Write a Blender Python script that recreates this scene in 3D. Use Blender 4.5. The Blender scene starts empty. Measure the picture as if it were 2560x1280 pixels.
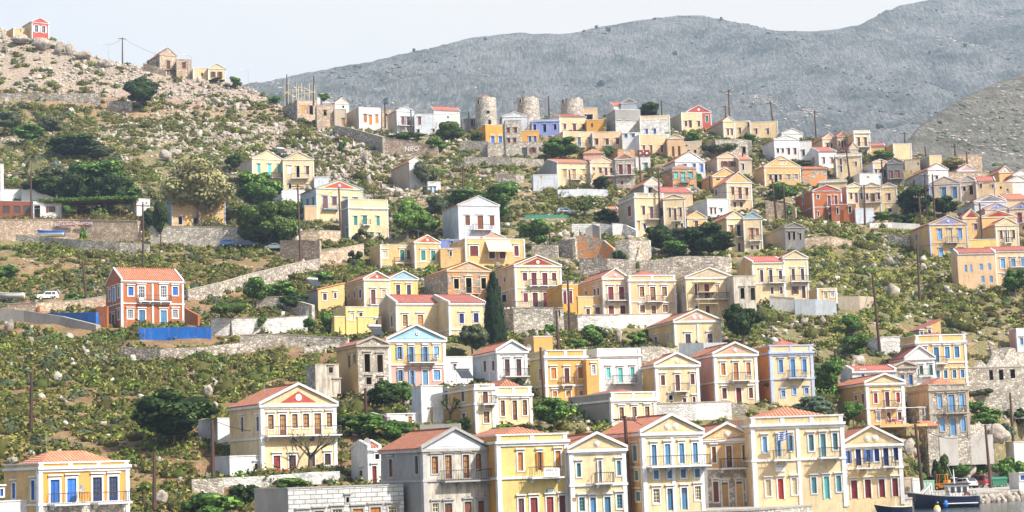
import bpy, math, random
import numpy as np
from math import sin, cos, pi, radians, atan2
D2=bpy.data
SC=bpy.context.scene
COL=SC.collection
rnd=random.Random(7)
# ------------------------------------------------------------------ camera
FPX=4777.; CX=1280.; CY=640.; H0=5.7
PITCH=math.atan(540/FPX); ROLL=.035
_cp,_sp,_cr,_sr=cos(PITCH),sin(PITCH),cos(ROLL),sin(ROLL)
VF=np.array([0,_cp,_sp]); _R0=np.array([1.,0,0]); _U0=np.array([0,-_sp,_cp])
VR=_cr*_R0-_sr*_U0; VU=_cr*_U0+_sr*_R0
cd=D2.cameras.new('camera'); cam=D2.objects.new('camera',cd); COL.objects.link(cam)
cd.sensor_width=36; cd.lens=36*FPX/2560; cd.clip_start=1; cd.clip_end=30000
from mathutils import Matrix, Vector
cam.matrix_world=Matrix(((VR[0],VU[0],-VF[0],0),(VR[1],VU[1],-VF[1],0),(VR[2],VU[2],-VF[2],H0),(0,0,0,1)))
SC.camera=cam
# ------------------------------------------------------------------ light
SUN_AZ=radians(60); SUN_EL=radians(44)   # azimuth measured from -Y (towards the camera) to +X
sdir=Vector((sin(SUN_AZ)*cos(SUN_EL),-cos(SUN_AZ)*cos(SUN_EL),sin(SUN_EL)))
w=D2.worlds.new('World'); SC.world=w; w.use_nodes=True
nt=w.node_tree; bg=nt.nodes['Background']
sky=nt.nodes.new('ShaderNodeTexSky'); sky.sky_type='NISHITA'; sky.sun_disc=False
sky.sun_elevation=SUN_EL; sky.sun_rotation=pi-SUN_AZ
sky.air_density=1.0; sky.dust_density=3.0; sky.ozone_density=1.0; sky.altitude=0
_tc=nt.nodes.new('ShaderNodeTexCoord'); _n=nt.nodes.new('ShaderNodeTexNoise'); _n.inputs['Scale'].default_value=2.2; _n.inputs['Detail'].default_value=5
_mp=nt.nodes.new('ShaderNodeMapping'); _mp.inputs['Scale'].default_value=(1,1,2.5); nt.links.new(_tc.outputs['Generated'],_mp.inputs[0]); nt.links.new(_mp.outputs[0],_n.inputs['Vector'])
_sx=nt.nodes.new('ShaderNodeSeparateXYZ'); nt.links.new(_tc.outputs['Generated'],_sx.inputs[0])
_ma=nt.nodes.new('ShaderNodeMath'); _ma.operation='MULTIPLY_ADD'; nt.links.new(_sx.outputs[0],_ma.inputs[0]); _ma.inputs[1].default_value=.9; nt.links.new(_n.outputs[0],_ma.inputs[2])
_cr_=nt.nodes.new('ShaderNodeMapRange'); _cr_.inputs['From Min'].default_value=.18; _cr_.inputs['From Max'].default_value=.55; _cr_.inputs['To Min'].default_value=.62; _cr_.inputs['To Max'].default_value=.97; nt.links.new(_ma.outputs[0],_cr_.inputs[0])
_mx=nt.nodes.new('ShaderNodeMix'); _mx.data_type='RGBA'; _el=nt.nodes.new('ShaderNodeMapRange'); _el.interpolation_type='SMOOTHSTEP'; _el.inputs['From Min'].default_value=.22; _el.inputs['From Max'].default_value=.62; _el.inputs['To Min'].default_value=1.; _el.inputs['To Max'].default_value=.12; nt.links.new(_sx.outputs[2],_el.inputs[0])
_mm=nt.nodes.new('ShaderNodeMath'); _mm.operation='MULTIPLY'; nt.links.new(_cr_.outputs[0],_mm.inputs[0]); nt.links.new(_el.outputs[0],_mm.inputs[1]); nt.links.new(_mm.outputs[0],_mx.inputs[0]); nt.links.new(sky.outputs[0],_mx.inputs[6]); _mx.inputs[7].default_value=(4.5,4.12,3.62,1)
nt.links.new(_mx.outputs[2],bg.inputs[0]); bg.inputs[1].default_value=.12
sl=D2.lights.new('sun','SUN'); sl.energy=4.7; sl.angle=radians(.5); sl.color=(1,.95,.87)
so=D2.objects.new('sun',sl); COL.objects.link(so)
so.rotation_mode='QUATERNION'; so.rotation_quaternion=sdir.to_track_quat('Z','Y')
SC.view_settings.view_transform='Standard'; SC.view_settings.look='None'
SC.view_settings.exposure=1.10; SC.view_settings.gamma=1
SC.cycles.volume_bounces=0; SC.cycles.max_bounces=5; SC.cycles.diffuse_bounces=3
SC.cycles.volume_step_rate=5; SC.cycles.use_adaptive_sampling=True
# ------------------------------------------------------------------ mapping
def ray(px,py):
    px=np.asarray(px,float)[...,None]; py=np.asarray(py,float)[...,None]
    v=VF+(px-CX)/FPX*VR+(CY-py)/FPX*VU
    return v/v[...,1:2]
def proj(X,Y,Z):
    q=np.stack([X,Y,Z-H0],-1); c=q@VF
    return CX+FPX*(q@VR)/c, CY-FPX*(q@VU)/c
YT=np.array([1275,1266,1180,1050,900,750,600,450,300,150,50,-400][::-1],float)
ST=np.array([23,20.9,19.7,18.0,16.3,14.4,12.5,10.9,9.4,8.7,8.3,7.0][::-1],float)
EX=[-400,0,640,1280,1600,1920,2130,2270,2445,2560,3000]
EY=[1358,1345,1320,1295,1282,1268,1251,1242,1229,1221,1190]
ZQ=1.3
def sstep(t): t=np.clip(t,0,1); return t*t*(3-2*t)
def yhor(px): return 1180-.035*(np.asarray(px,float)-1280)
def yedge_depth(px): return (H0-ZQ)*FPX/(np.interp(px,EX,EY)-yhor(px))
def depth(px,py):
    kk=sstep((py-700)/480.)
    yp=py+kk*(1275-np.interp(px,EX,EY))
    s=np.interp(yp,YT,ST)
    return FPX/s*(1+kk*(yedge_depth(px)/207.7-1))
CRX=[-400,0,40,120,180,280,370,480,560,640,700,760,840,940,1080,1200,1300,1400,1500,1650,1800,1900,2000,2100,2200,2280,2400,2480,2560,3000]
CRY=[20,68,75,92,122,155,165,192,202,224,262,290,318,330,338,325,298,288,288,293,318,330,342,360,372,385,420,440,450,500]
def at(px,py,Y):
    r=ray(px,py); return Vector((r[0]*Y,Y,H0+r[2]*Y))
# ------------------------------------------------------------------ tags
def tag(o,label=None,cat=None,group=None,kind=None):
    if label: o['label']=label
    if cat: o['category']=cat
    if group: o['group']=group
    if kind: o['kind']=kind
    return o
def empty(name,loc,rz=0,label=None,cat=None,group=None):
    o=D2.objects.new(name,None); COL.objects.link(o); o.location=loc; o.rotation_euler=(0,0,rz); o.empty_display_size=.3
    return tag(o,label,cat,group)
class MB:
    def __init__(s): s.v=[]; s.f=[]; s.m=[]; s.mi=0
    def add(s,vs,fs):
        n=len(s.v); s.v+=[tuple(p) for p in vs]; s.f+=[tuple(i+n for i in f) for f in fs]; s.m+=[s.mi]*len(fs)
        return s
    def box(s,x0,x1,y0,y1,z0,z1):
        return s.add([(x0,y0,z0),(x1,y0,z0),(x1,y1,z0),(x0,y1,z0),(x0,y0,z1),(x1,y0,z1),(x1,y1,z1),(x0,y1,z1)],
            [(0,3,2,1),(4,5,6,7),(0,1,5,4),(1,2,6,5),(2,3,7,6),(3,0,4,7)])
    def bar(s,a,b,r,r2=None,n=5):
        a=Vector(a); b=Vector(b); d=b-a
        if d.length<1e-6: return s
        d.normalize(); t=Vector((0,0,1)) if abs(d.z)<.9 else Vector((1,0,0))
        p=d.cross(t).normalized(); q=d.cross(p); r2=r if r2 is None else r2
        vs=[]
        for c,rr in ((a,r),(b,r2)):
            for k in range(n):
                an=2*pi*k/n; vs.append(c+p*cos(an)*rr+q*sin(an)*rr)
        fs=[(k,(k+1)%n,n+(k+1)%n,n+k) for k in range(n)]+[tuple(range(n))[::-1],tuple(range(n,2*n))]
        return s.add(vs,fs)
    def prism(s,pts,y0,y1):     # polygon in x,z extruded along y
        n=len(pts); vs=[(x,y0,z) for x,z in pts]+[(x,y1,z) for x,z in pts]
        return s.add(vs,[tuple(range(n)),tuple(range(2*n-1,n-1,-1))]+[(k,n+k,n+(k+1)%n,(k+1)%n) for k in range(n)])
    def ball(s,c,r,n=8,m=5,sz=1.):
        vs=[(c[0],c[1],c[2]+r*sz)]; 
        for i in range(1,m):
            t=pi*i/m
            for k in range(n): vs.append((c[0]+r*sin(t)*cos(2*pi*k/n),c[1]+r*sin(t)*sin(2*pi*k/n),c[2]+r*sz*cos(t)))
        vs.append((c[0],c[1],c[2]-r*sz)); L=len(vs)-1
        fs=[(0,1+k,1+(k+1)%n) for k in range(n)]
        for i in range(m-2):
            for k in range(n):
                a=1+i*n+k; b=1+i*n+(k+1)%n; fs.append((a,a+n,b+n,b))
        fs+=[(L,1+(m-2)*n+(k+1)%n,1+(m-2)*n+k) for k in range(n)]
        return s.add(vs,fs)
    def disc(s,c,r,y,n=12,d=.06):  # disc in xz plane proud of y
        vs=[(c[0]+r*cos(2*pi*k/n),y,c[1]+r*sin(2*pi*k/n)) for k in range(n)]+[(c[0]+r*cos(2*pi*k/n),y+d,c[1]+r*sin(2*pi*k/n)) for k in range(n)]
        return s.add(vs,[tuple(range(n)),tuple(range(2*n-1,n-1,-1))]+[(k,n+k,n+(k+1)%n,(k+1)%n) for k in range(n)])
    def build(s,name,mats,parent=None,smooth=False):
        if not s.f: return None
        me=D2.meshes.new(name); me.from_pydata(s.v,[],s.f)
        if not isinstance(mats,(list,tuple)): mats=[mats]
        for m in mats: me.materials.append(m)
        if len(mats)>1: me.polygons.foreach_set('material_index',s.m)
        if smooth: me.polygons.foreach_set('use_smooth',[True]*len(s.f))
        o=D2.objects.new(name,me); COL.objects.link(o); o.parent=parent
        return o
def fast_mesh(name,V,Fc,mats,attrs=None,mi=None):
    """V (n,3), Fc (m,k) same-size faces"""
    me=D2.meshes.new(name); V=np.asarray(V,np.float32); Fc=np.asarray(Fc,np.int32)
    me.vertices.add(len(V)); me.vertices.foreach_set('co',V.ravel())
    k=Fc.shape[1]; me.loops.add(Fc.size); me.loops.foreach_set('vertex_index',Fc.ravel())
    me.polygons.add(len(Fc)); me.polygons.foreach_set('loop_start',np.arange(0,Fc.size,k,dtype=np.int32))
    try: me.polygons.foreach_set('loop_total',np.full(len(Fc),k,np.int32))
    except Exception: pass
    for m in mats: me.materials.append(m)
    if mi is not None: me.polygons.foreach_set('material_index',np.asarray(mi,np.int32))
    for n_,(dom,ar) in (attrs or {}).items():
        a=me.attributes.new(n_,'FLOAT',dom); a.data.foreach_set('value',np.asarray(ar,np.float32))
    me.update(calc_edges=True); me.validate()
    return me
def link(name,me,parent=None):
    o=D2.objects.new(name,me); COL.objects.link(o); o.parent=parent; return o
# ------------------------------------------------------------------ materials
def newmat(name):
    m=D2.materials.new(name); m.use_nodes=True; t=m.node_tree; b=t.nodes['Principled BSDF']
    b.inputs['Roughness'].default_value=.85; b.inputs['Specular IOR Level'].default_value=.25
    return m,t,b
def N(t,ty,**k):
    n=t.nodes.new(ty)
    for a,v in k.items():
        if a[0]=='_': n.inputs[int(a[1:]) if a[1:].isdigit() else a[1:].replace('_',' ')].default_value=v
        else: setattr(n,a,v)
    return n
def noise(t,sc,det=4,rough=.6,co='Object',sx=None):
    tc=N(t,'ShaderNodeTexCoord'); out=tc.outputs[co]
    if sx:
        mp=N(t,'ShaderNodeMapping'); mp.inputs['Scale'].default_value=sx; t.links.new(out,mp.inputs[0]); out=mp.outputs[0]
    n=N(t,'ShaderNodeTexNoise'); n.inputs['Scale'].default_value=sc; n.inputs['Detail'].default_value=det; n.inputs['Roughness'].default_value=rough
    t.links.new(out,n.inputs['Vector']); return n
def ramp(t,src,stops):
    r=N(t,'ShaderNodeValToRGB'); e=r.color_ramp.elements
    while len(e)<len(stops): e.new(.5)
    for i,(p,c) in enumerate(stops): e[i].position=p; e[i].color=(*c,1) if len(c)==3 else c
    t.links.new(src,r.inputs[0]); return r
def mix(t,f,a,b,mode='MIX'):
    m=N(t,'ShaderNodeMix',data_type='RGBA',blend_type=mode)
    for i,s in ((0,f),(6,a),(7,b)):
        if hasattr(s,'links') or hasattr(s,'is_linked'): t.links.new(s,m.inputs[i])
        else: m.inputs[i].default_value=s if i==0 else (*s,1)
    return m.outputs[2]
def bump(t,b,src,dist,st=1.):
    u=N(t,'ShaderNodeBump'); u.inputs['Distance'].default_value=dist; u.inputs['Strength'].default_value=st
    t.links.new(src,u.inputs['Height']); t.links.new(u.outputs[0],b.inputs['Normal'])
def sc3(c,k): return tuple(min(1,x*k) for x in c)
def orand(t,col,lo,hi):
    oi=N(t,'ShaderNodeObjectInfo'); mr=N(t,'ShaderNodeMapRange'); mr.inputs['To Min'].default_value=lo; mr.inputs['To Max'].default_value=hi; t.links.new(oi.outputs['Random'],mr.inputs[0])
    return mix(t,1.,col,mr.outputs[0],'MULTIPLY')
def plaster(name,c,worn=.5,stain=(.3,.27,.23)):
    m,t,b=newmat(name); worn=worn+.2; c=sc3(c,.87)
    n1=noise(t,.55,5,.65); r1=ramp(t,n1.outputs[0],[(.32,sc3(c,.76)),(.52,c),(.75,sc3(c,1.08))])
    n2=noise(t,1.1,6,.75,sx=(1.6,1.6,.28)); r2=ramp(t,n2.outputs[0],[(.56-.08*worn,(0,0,0)),(.74-.08*worn,(.38+.5*worn,)*3)])
    c2=mix(t,r2.outputs[0],r1.outputs[0],stain)
    n4=noise(t,.28,7,.75); r4=ramp(t,n4.outputs[0],[(.50,(1,)*3),(.57,(.82,.80,.78))]); c2=mix(t,.9,c2,r4.outputs[0],'MULTIPLY')
    n3=noise(t,6,3); r3=ramp(t,n3.outputs[0],[(.3,(.92,)*3),(.7,(1.04,)*3)])
    t.links.new(orand(t,mix(t,1.,c2,r3.outputs[0],'MULTIPLY'),.93,1.05),b.inputs[0]); bump(t,b,n3.outputs[0],.015,.5)
    return m
def flat(name,c,rough=.6,spec=.3,metal=0,var=.12):
    m,t,b=newmat(name); n=noise(t,3,3); r=ramp(t,n.outputs[0],[(.3,sc3(c,1-var)),(.7,sc3(c,1+var))])
    t.links.new(r.outputs[0],b.inputs[0]); b.inputs['Roughness'].default_value=rough; b.inputs['Specular IOR Level'].default_value=spec; b.inputs['Metallic'].default_value=metal
    return m
def bricks(name,c1,c2,mort,sc):
    m,t,b=newmat(name); tc=N(t,'ShaderNodeTexCoord'); sp=N(t,'ShaderNodeSeparateXYZ'); t.links.new(tc.outputs['Object'],sp.inputs[0]); ad=N(t,'ShaderNodeMath',operation='ADD'); t.links.new(sp.outputs[0],ad.inputs[0]); t.links.new(sp.outputs[1],ad.inputs[1])
    cb=N(t,'ShaderNodeCombineXYZ'); t.links.new(ad.outputs[0],cb.inputs[0]); t.links.new(sp.outputs[2],cb.inputs[1])
    k=N(t,'ShaderNodeTexBrick'); k.inputs['Color1'].default_value=(*c1,1); k.inputs['Color2'].default_value=(*c2,1); k.inputs['Mortar'].default_value=(*mort,1); k.inputs['Scale'].default_value=1; k.inputs['Mortar Size'].default_value=.035; k.inputs['Brick Width'].default_value=sc*2.6; k.inputs['Row Height'].default_value=sc
    t.links.new(cb.outputs[0],k.inputs['Vector']); n=noise(t,.6,6,.7); r=ramp(t,n.outputs[0],[(.35,(.72,)*3),(.6,(1.08,)*3)]); t.links.new(mix(t,1.,k.outputs[0],r.outputs[0],'MULTIPLY'),b.inputs[0]); bump(t,b,k.outputs['Fac'],-.03); return m
def wood(name,c):
    m,t,b=newmat(name); n=noise(t,9,4,.6,sx=(3,3,.25)); r=ramp(t,n.outputs[0],[(.3,sc3(c,.72)),(.7,sc3(c,1.18))])
    t.links.new(orand(t,r.outputs[0],.72,1.25),b.inputs[0]); b.inputs['Roughness'].default_value=.6; bump(t,b,n.outputs[0],.01)
    return m
def stone(name,c1,c2,mort,sc=2.6,patch=None):
    m,t,b=newmat(name)
    tc=N(t,'ShaderNodeTexCoord'); mp=N(t,'ShaderNodeMapping'); mp.inputs['Scale'].default_value=(1,1,1.5); t.links.new(tc.outputs['Object'],mp.inputs[0])
    nz=N(t,'ShaderNodeTexNoise'); nz.inputs['Scale'].default_value=3; t.links.new(mp.outputs[0],nz.inputs['Vector'])
    ad=N(t,'ShaderNodeMix',data_type='RGBA',blend_type='LINEAR_LIGHT'); ad.inputs[0].default_value=.06
    t.links.new(mp.outputs[0],ad.inputs[6]); t.links.new(nz.outputs['Color'],ad.inputs[7])
    v=N(t,'ShaderNodeTexVoronoi'); v.inputs['Scale'].default_value=sc; t.links.new(ad.outputs[2],v.inputs['Vector'])
    v2=N(t,'ShaderNodeTexVoronoi',feature='DISTANCE_TO_EDGE'); v2.inputs['Scale'].default_value=sc; t.links.new(ad.outputs[2],v2.inputs['Vector'])
    sep=N(t,'ShaderNodeSeparateColor'); t.links.new(v.outputs['Color'],sep.inputs[0])
    rc=ramp(t,sep.outputs[0],[(.0,sc3(c1,.75)),(.45,c1),(.8,c2),(1.,sc3(c2,1.2))])
    rm=ramp(t,v2.outputs[0],[(.02,(1,)*3),(.09,(0,)*3)])
    col=mix(t,rm.outputs[0],rc.outputs[0],mort)
    n=noise(t,.5,4); r=ramp(t,n.outputs[0],[(.35,(.8,)*3),(.65,(1.1,)*3)])
    col=mix(t,1.,col,r.outputs[0],'MULTIPLY')
    if patch:
        pn=noise(t,.45,6,.7); pr=ramp(t,pn.outputs[0],[(.47,(0,)*3),(.53,(1,)*3)]); col=mix(t,pr.outputs[0],col,patch)
    t.links.new(col,b.inputs[0]); bump(t,b,v2.outputs[0],.12,.8)
    return m
def tiles(name,c,ax):
    m,t,b=newmat(name)
    tc=N(t,'ShaderNodeTexCoord'); wv=N(t,'ShaderNodeTexWave',wave_type='BANDS',bands_direction=ax); wv.inputs['Scale'].default_value=.85; wv.inputs['Distortion'].default_value=.15
    t.links.new(tc.outputs['Object'],wv.inputs[0])
    n=noise(t,1.6,5,.7); r=ramp(t,n.outputs[0],[(.3,sc3(c,.72)),(.5,c),(.72,sc3(c,1.3))])
    n2=noise(t,.5,5,.7); r2=ramp(t,n2.outputs[0],[(.5,(0,)*3),(.75,(.5,)*3)])
    c1=mix(t,r2.outputs[0],r.outputs[0],(.36,.29,.22))
    rw=ramp(t,wv.outputs[0],[(.1,(.5,)*3),(.6,(1.12,)*3)])
    t.links.new(orand(t,mix(t,1.,c1,rw.outputs[0],'MULTIPLY'),.80,1.12),b.inputs[0]); bump(t,b,wv.outputs[0],.08)
    return m
WALL=dict(
 c=plaster('cream_plaster',(.80,.625,.37),.35), y=plaster('ochre_plaster',(.78,.505,.215),.35), p=plaster('peach_plaster',(.79,.54,.32),.35),
 w=plaster('white_plaster',(.80,.79,.77),.3,(.5,.46,.4)), g=plaster('grey_render',(.36,.345,.325),.7), t=plaster('terracotta_plaster',(.47,.145,.05),.4), G=plaster('golden_yellow_plaster',(.76,.42,.12),.35), B=wood('red_brown_timber',(.20,.06,.035)),
 r=plaster('red_plaster',(.52,.10,.08),.2), b=plaster('blue_plaster',(.22,.28,.62),.4), k=plaster('pink_plaster',(.72,.40,.33),.3),
 l=plaster('lemon_plaster',(.80,.60,.22),.3), o=plaster('golden_plaster',(.72,.36,.07),.4), d=plaster('dark_cement',(.20,.20,.21),.6),
 e=plaster('beige_plaster',(.58,.48,.36),.5), v=plaster('weathered_cream_plaster',(.66,.60,.50),1.3),m=plaster('maroon_plaster',(.32,.05,.04),.2),
 L=plaster('sky_blue_plaster',(.36,.58,.72),.2), u=plaster('vivid_blue_plaster',(.02,.17,.62),.2), W=plaster('bluish_whitewash',(.66,.70,.76),.4),
 s=stone('rubble_stone',(.40,.36,.30),(.60,.55,.47),(.22,.19,.16)), q=stone('warm_rubble_stone',(.46,.34,.24),(.62,.50,.38),(.30,.22,.16)),
 x=stone('patched_orange_stone',(.36,.30,.24),(.50,.43,.34),(.24,.2,.16),2.6,(.55,.23,.08)), z=stone('whitewashed_stone',(.62,.60,.57),(.76,.74,.70),(.48,.46,.44),2.2),
 a=bricks('ashlar_blocks',(.50,.50,.48),(.60,.59,.56),(.24,.23,.22),.42), n=plaster('blue_grey_render',(.45,.50,.56),.5),
 j=stone('brown_dry_stone',(.34,.30,.25),(.52,.46,.39),(.13,.11,.09),2.0))
TR=dict(w=plaster('white_trim',(.82,.82,.82),.15,(.5,.47,.42)), L=plaster('pale_blue_trim',(.42,.60,.76),.1), g=plaster('grey_trim',(.45,.44,.42),.5),
 b=plaster('lilac_blue_trim',(.52,.58,.76),.1), c=plaster('cream_trim',(.78,.68,.48),.2), s=plaster('stone_trim',(.48,.42,.35),.4))
SH=dict(R=wood('maroon_paint',(.20,.035,.035)),K=wood('brown_timber',(.15,.052,.026)),B=wood('blue_paint',(.035,.14,.46)),L=wood('light_blue_paint',(.17,.36,.62)),
 G=wood('green_paint',(.05,.22,.16)),T=wood('turquoise_paint',(.13,.50,.46)),W=wood('white_paint',(.72,.72,.72)),O=wood('orange_timber',(.50,.19,.04)),
 D=flat('painted_interior_shade',(.012,.012,.014),.9,.1),N=wood('navy_paint',(.02,.035,.16)),Y=wood('honey_timber',(.58,.36,.14)),E=wood('teal_paint',(.10,.26,.29)),
 P=wood('purple_brown_paint',(.17,.06,.07)),C=wood('cream_paint',(.6,.5,.3)),A=wood('red_paint',(.42,.05,.03)),M=wood('mid_blue_paint',(.085,.22,.38)))
GLASS=flat('window_glass',(.05,.06,.07),.15,.6); CURT=flat('lit_curtain',(.46,.28,.11),.8)
RX=tiles('terracotta_tiles',(.52,.20,.115),'X'); RY=tiles('terracotta_roof_tiles',(.52,.20,.115),'Y')
RXr=tiles('red_tiles',(.42,.135,.105),'X'); RYr=tiles('red_roof_tiles',(.42,.135,.105),'Y')
IRON=flat('iron_railing',(.05,.045,.045),.6,.4); CONC=plaster('concrete',(.40,.385,.36),.7); GREYR=flat('grey_roofing',(.33,.33,.34),.8,.2)
POLEM=wood('creosoted_pole',(.085,.045,.035)); WHITEP=flat('white_gloss',(.75,.75,.75),.4,.5); CAB=flat('black_cable',(.03,.03,.035),.7)
BARK=wood('bark',(.13,.10,.075)); METAL=flat('galvanised_metal',(.42,.43,.44),.4,.5,.5)
# ------------------------------------------------------------------ house frames
FRAMES=[]
class Frame:
    def __init__(s,xs,xl,xr,ye,yb,S=None,rel=None,dep=None,dz=0):
        d=float(depth(xl,yb)); s.S=FPX/d
        s.C=at(xl,yb,d); th=atan2(s.C.x,s.C.y)
        if rel is None: rel=20 if xs<xl-1 else (4 if xs<=xl else -12)
        s.a=radians(rel)-th; s.cs,s.sn=cos(s.a),sin(s.a)
        s.xs,s.xl,s.xr,s.ye,s.yb=xs,xl,xr,ye,yb
        s.H=s.loc(xl,ye)[1]; s.W=s.loc(xr,(ye+yb)/2)[0]
        if xs<xl-1: s.D=min(max(s.side(xs,ye)[0],3.5),26)
        else: s.D=dep or 8.
        if dep: s.D=dep
        FRAMES.append(s)
    def _hit(s,px,py,nx,ny,off=0):
        r=ray(px,py); O=Vector((0,0,H0)); r=Vector(r)
        n=Vector((nx,ny,0)); t=(n.dot(s.C-O)-off)/n.dot(r)
        return O+r*t-s.C
    def loc(s,px,py,back=0):       # point on the plane BACK metres behind the facade -> (u,z)
        p=s._hit(px,py,s.sn,-s.cs,back); return p.x*s.cs+p.y*s.sn, p.z
    def side(s,px,py):             # point on the left side wall -> (distance back, z)
        p=s._hit(px,py,-s.cs,-s.sn); return -p.x*s.sn+p.y*s.cs, p.z
    def world(s,u,v,z): return s.C+Vector((s.cs*u-s.sn*v,s.sn*u+s.cs*v,z))
def wallgrid(mb,rects,U0,U1,Z0,Z1,put,dep=.16):
    """a wall between U0..U1, Z0..Z1 with openings; put(u,depth,z)->xyz"""
    us=sorted({U0,U1,*[r[0] for r in rects],*[r[1] for r in rects]}); zs=sorted({Z0,Z1,*[r[2] for r in rects],*[r[3] for r in rects]})
    us=[u for u in us if U0<=u<=U1]; zs=[z for z in zs if Z0<=z<=Z1]
    for i in range(len(us)-1):
        for j in range(len(zs)-1):
            uc=(us[i]+us[i+1])/2; zc=(zs[j]+zs[j+1])/2
            if any(r[0]<uc<r[1] and r[2]<zc<r[3] for r in rects): continue
            mb.add([put(us[i],0,zs[j]),put(us[i+1],0,zs[j]),put(us[i+1],0,zs[j+1]),put(us[i],0,zs[j+1])],[(0,1,2,3)])
    for a,b,c,d in rects:
        for (p,q) in (((a,c),(b,c)),((b,c),(b,d)),((b,d),(a,d)),((a,d),(a,c))):
            mb.add([put(p[0],0,p[1]),put(q[0],0,q[1]),put(q[0],dep,q[1]),put(p[0],dep,p[1])],[(3,2,1,0)])
def opening(root,kind,col,rect,put,far,trim):
    a,b,c,d=rect; w=b-a; h=d-c; isd=kind[0].isupper(); k=kind[0].lower(); nf='n' in kind[1:]
    def bx(mb,u0,u1,y0,y1,z0,z1):
        P=[put(u0,y0,z0),put(u1,y0,z0),put(u1,y1,z0),put(u0,y1,z0),put(u0,y0,z1),put(u1,y0,z1),put(u1,y1,z1),put(u0,y1,z1)]
        mb.add(P,[(0,3,2,1),(4,5,6,7),(0,1,5,4),(1,2,6,5),(2,3,7,6),(3,0,4,7)])
    nm='door' if isd else 'window'
    fr=MB(); fw=min(.24,max(.14,w*.2))*(.72 if far else 1); e=-.06
    if not nf:
        bx(fr,a-fw,a,e,.05,c-(.0 if isd else fw),d+fw); bx(fr,b,b+fw,e,.05,c-(0 if isd else fw),d+fw); bx(fr,a,b,e,.05,d,d+fw)
        if not isd: bx(fr,a,b,e,.05,c-fw,c)
        bx(fr,a-fw-.1,b+fw+.1,e-.14,.04,d+fw+(.04 if far else .12),d+fw+(.14 if far else .26))
    lf=MB(); lf.mi=1; sh=MB(); sh.mi=2
    y=.09
    mats=[trim,SH.get(col,SH['K']),GLASS]
    if k in 's':       # two closed leaves
        g=.015; m=(a+b)/2
        for u0,u1 in ((a,m-g),(m+g,b)):
            bx(lf,u0,u1,y,y+.05,c,d); st=min(.07,w*.08)
            bx(lf,u0,u0+st,y-.025,y,c,d); bx(lf,u1-st,u1,y-.025,y,c,d)
            for q in (0,.5,1): zz=c+(h-.09)*q; bx(lf,u0+st,u1-st,y-.025,y,zz,zz+.09)
    elif k=='t':
        bx(lf,a,b,y,y+.05,c,d); bx(lf,a,b,y-.03,y,d-.1,d); bx(lf,a,b,y-.03,y,c+h*.7,c+h*.7+.07)
        bx(lf,a,a+.08,y-.03,y,c,d-.1); bx(lf,b-.08,b,y-.03,y,c,d-.1); bx(lf,(a+b)/2-.04,(a+b)/2+.04,y-.028,y,c,c+h*.7)
        if h>2: bx(sh,a+.08,b-.08,y-.012,y-.004,c+h*.7+.07,d-.1)
    elif k in 'gb':
        cu=2 if k=='b' else 1; t_=.045 if k=='b' else .05
        if k=='b': mats[2]=CURT
        bx(sh,a,b,y+.03,y+.05,c,d)
        nb=3 if k=='b' else (2 if w>.7 else 1); nr=2 if k=='b' else (3 if h>1.2 else 2)
        if isd: nr+=1
        bx(lf,a,a+.09,y-.03,y+.03,c,d); bx(lf,b-.09,b,y-.03,y+.03,c,d); bx(lf,a+.09,b-.09,y-.03,y+.03,c,c+.09); bx(lf,a+.09,b-.09,y-.03,y+.03,d-.09,d)
        for i in range(1,nb+1):
            u=a+w*i/(nb+1); bx(lf,u-t_/2,u+t_/2,y-.01,y+.03,c+.09,d-.09)
        for i in range(1,nr+1):
            z=c+h*i/(nr+1); bx(lf,a+.09,b-.09,y-.02,y+.028,z-t_/2,z+t_/2)
        if isd: bx(lf,a+.09,b-.09,y-.005,y+.029,c+.09,c+h*.25)
    elif k=='a':      # leaves folded open against the wall
        bx(sh,a,b,y+.03,y+.05,c,d)
        for u0,u1 in ((a-w*.5,a-.02),(b+.02,b+w*.5)): bx(lf,u0,u1,-.13,-.09,c,d)
        wh=MB()
        bx(lf,(a+b)/2-.03,(a+b)/2+.03,y,y+.03,c,d); bx(lf,a,b,y-.01,y+.029,c+h*.6,c+h*.6+.05)
    elif k=='r':      # arched leaf under a dark fanlight
        bx(lf,a,b,y,y+.05,c,d-w*.35); bx(sh,a,b,y+.01,y+.04,d-w*.35,d); bx(lf,a,b,y-.02,y,d-w*.4,d-w*.33); bx(lf,(a+b)/2-.03,(a+b)/2+.03,y-.02,y,c,d-w*.4)
    if k=='r' and not nf:
        n=10; R_=w/2+fw
        for i in range(n):
            t0,t1=pi*i/n,pi*(i+1)/n; m=(a+b)/2
            P=[]
            for yy in (e-.02,e+.06):
                for rr,tt in ((w/2,t0),(R_,t0),(R_,t1),(w/2,t1)): P.append(put(m+rr*cos(tt),yy,d+fw+rr*sin(tt)*.9))
            fr.add(P,[(0,1,2,3),(7,6,5,4),(1,5,6,2),(3,7,4,0)])
    if k=='o':
        if nf: return
    if far or not (lf.f or sh.f):
        M=MB(); 
        for q,i in ((fr,0),(lf,1),(sh,2)): M.mi=i; M.add(q.v,q.f)
        return M.build(nm,mats,root)
    base=fr if fr.f else lf
    o=base.build(nm,[trim] if fr.f else [mats[1]],root) if fr.f else None
    if o is None:
        lf.m=[0]*len(lf.f); o=lf.build(nm,mats[1],root)
    else:
        lf.m=[0]*len(lf.f); lf.build({'s':'shutter','a':'shutter','t':'door_leaf','r':'door_leaf'}.get(k,'sash'),mats[1],o)
    if sh.f: sh.m=[0]*len(sh.f); sh.build('pane',mats[2],o)
    return o
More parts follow.
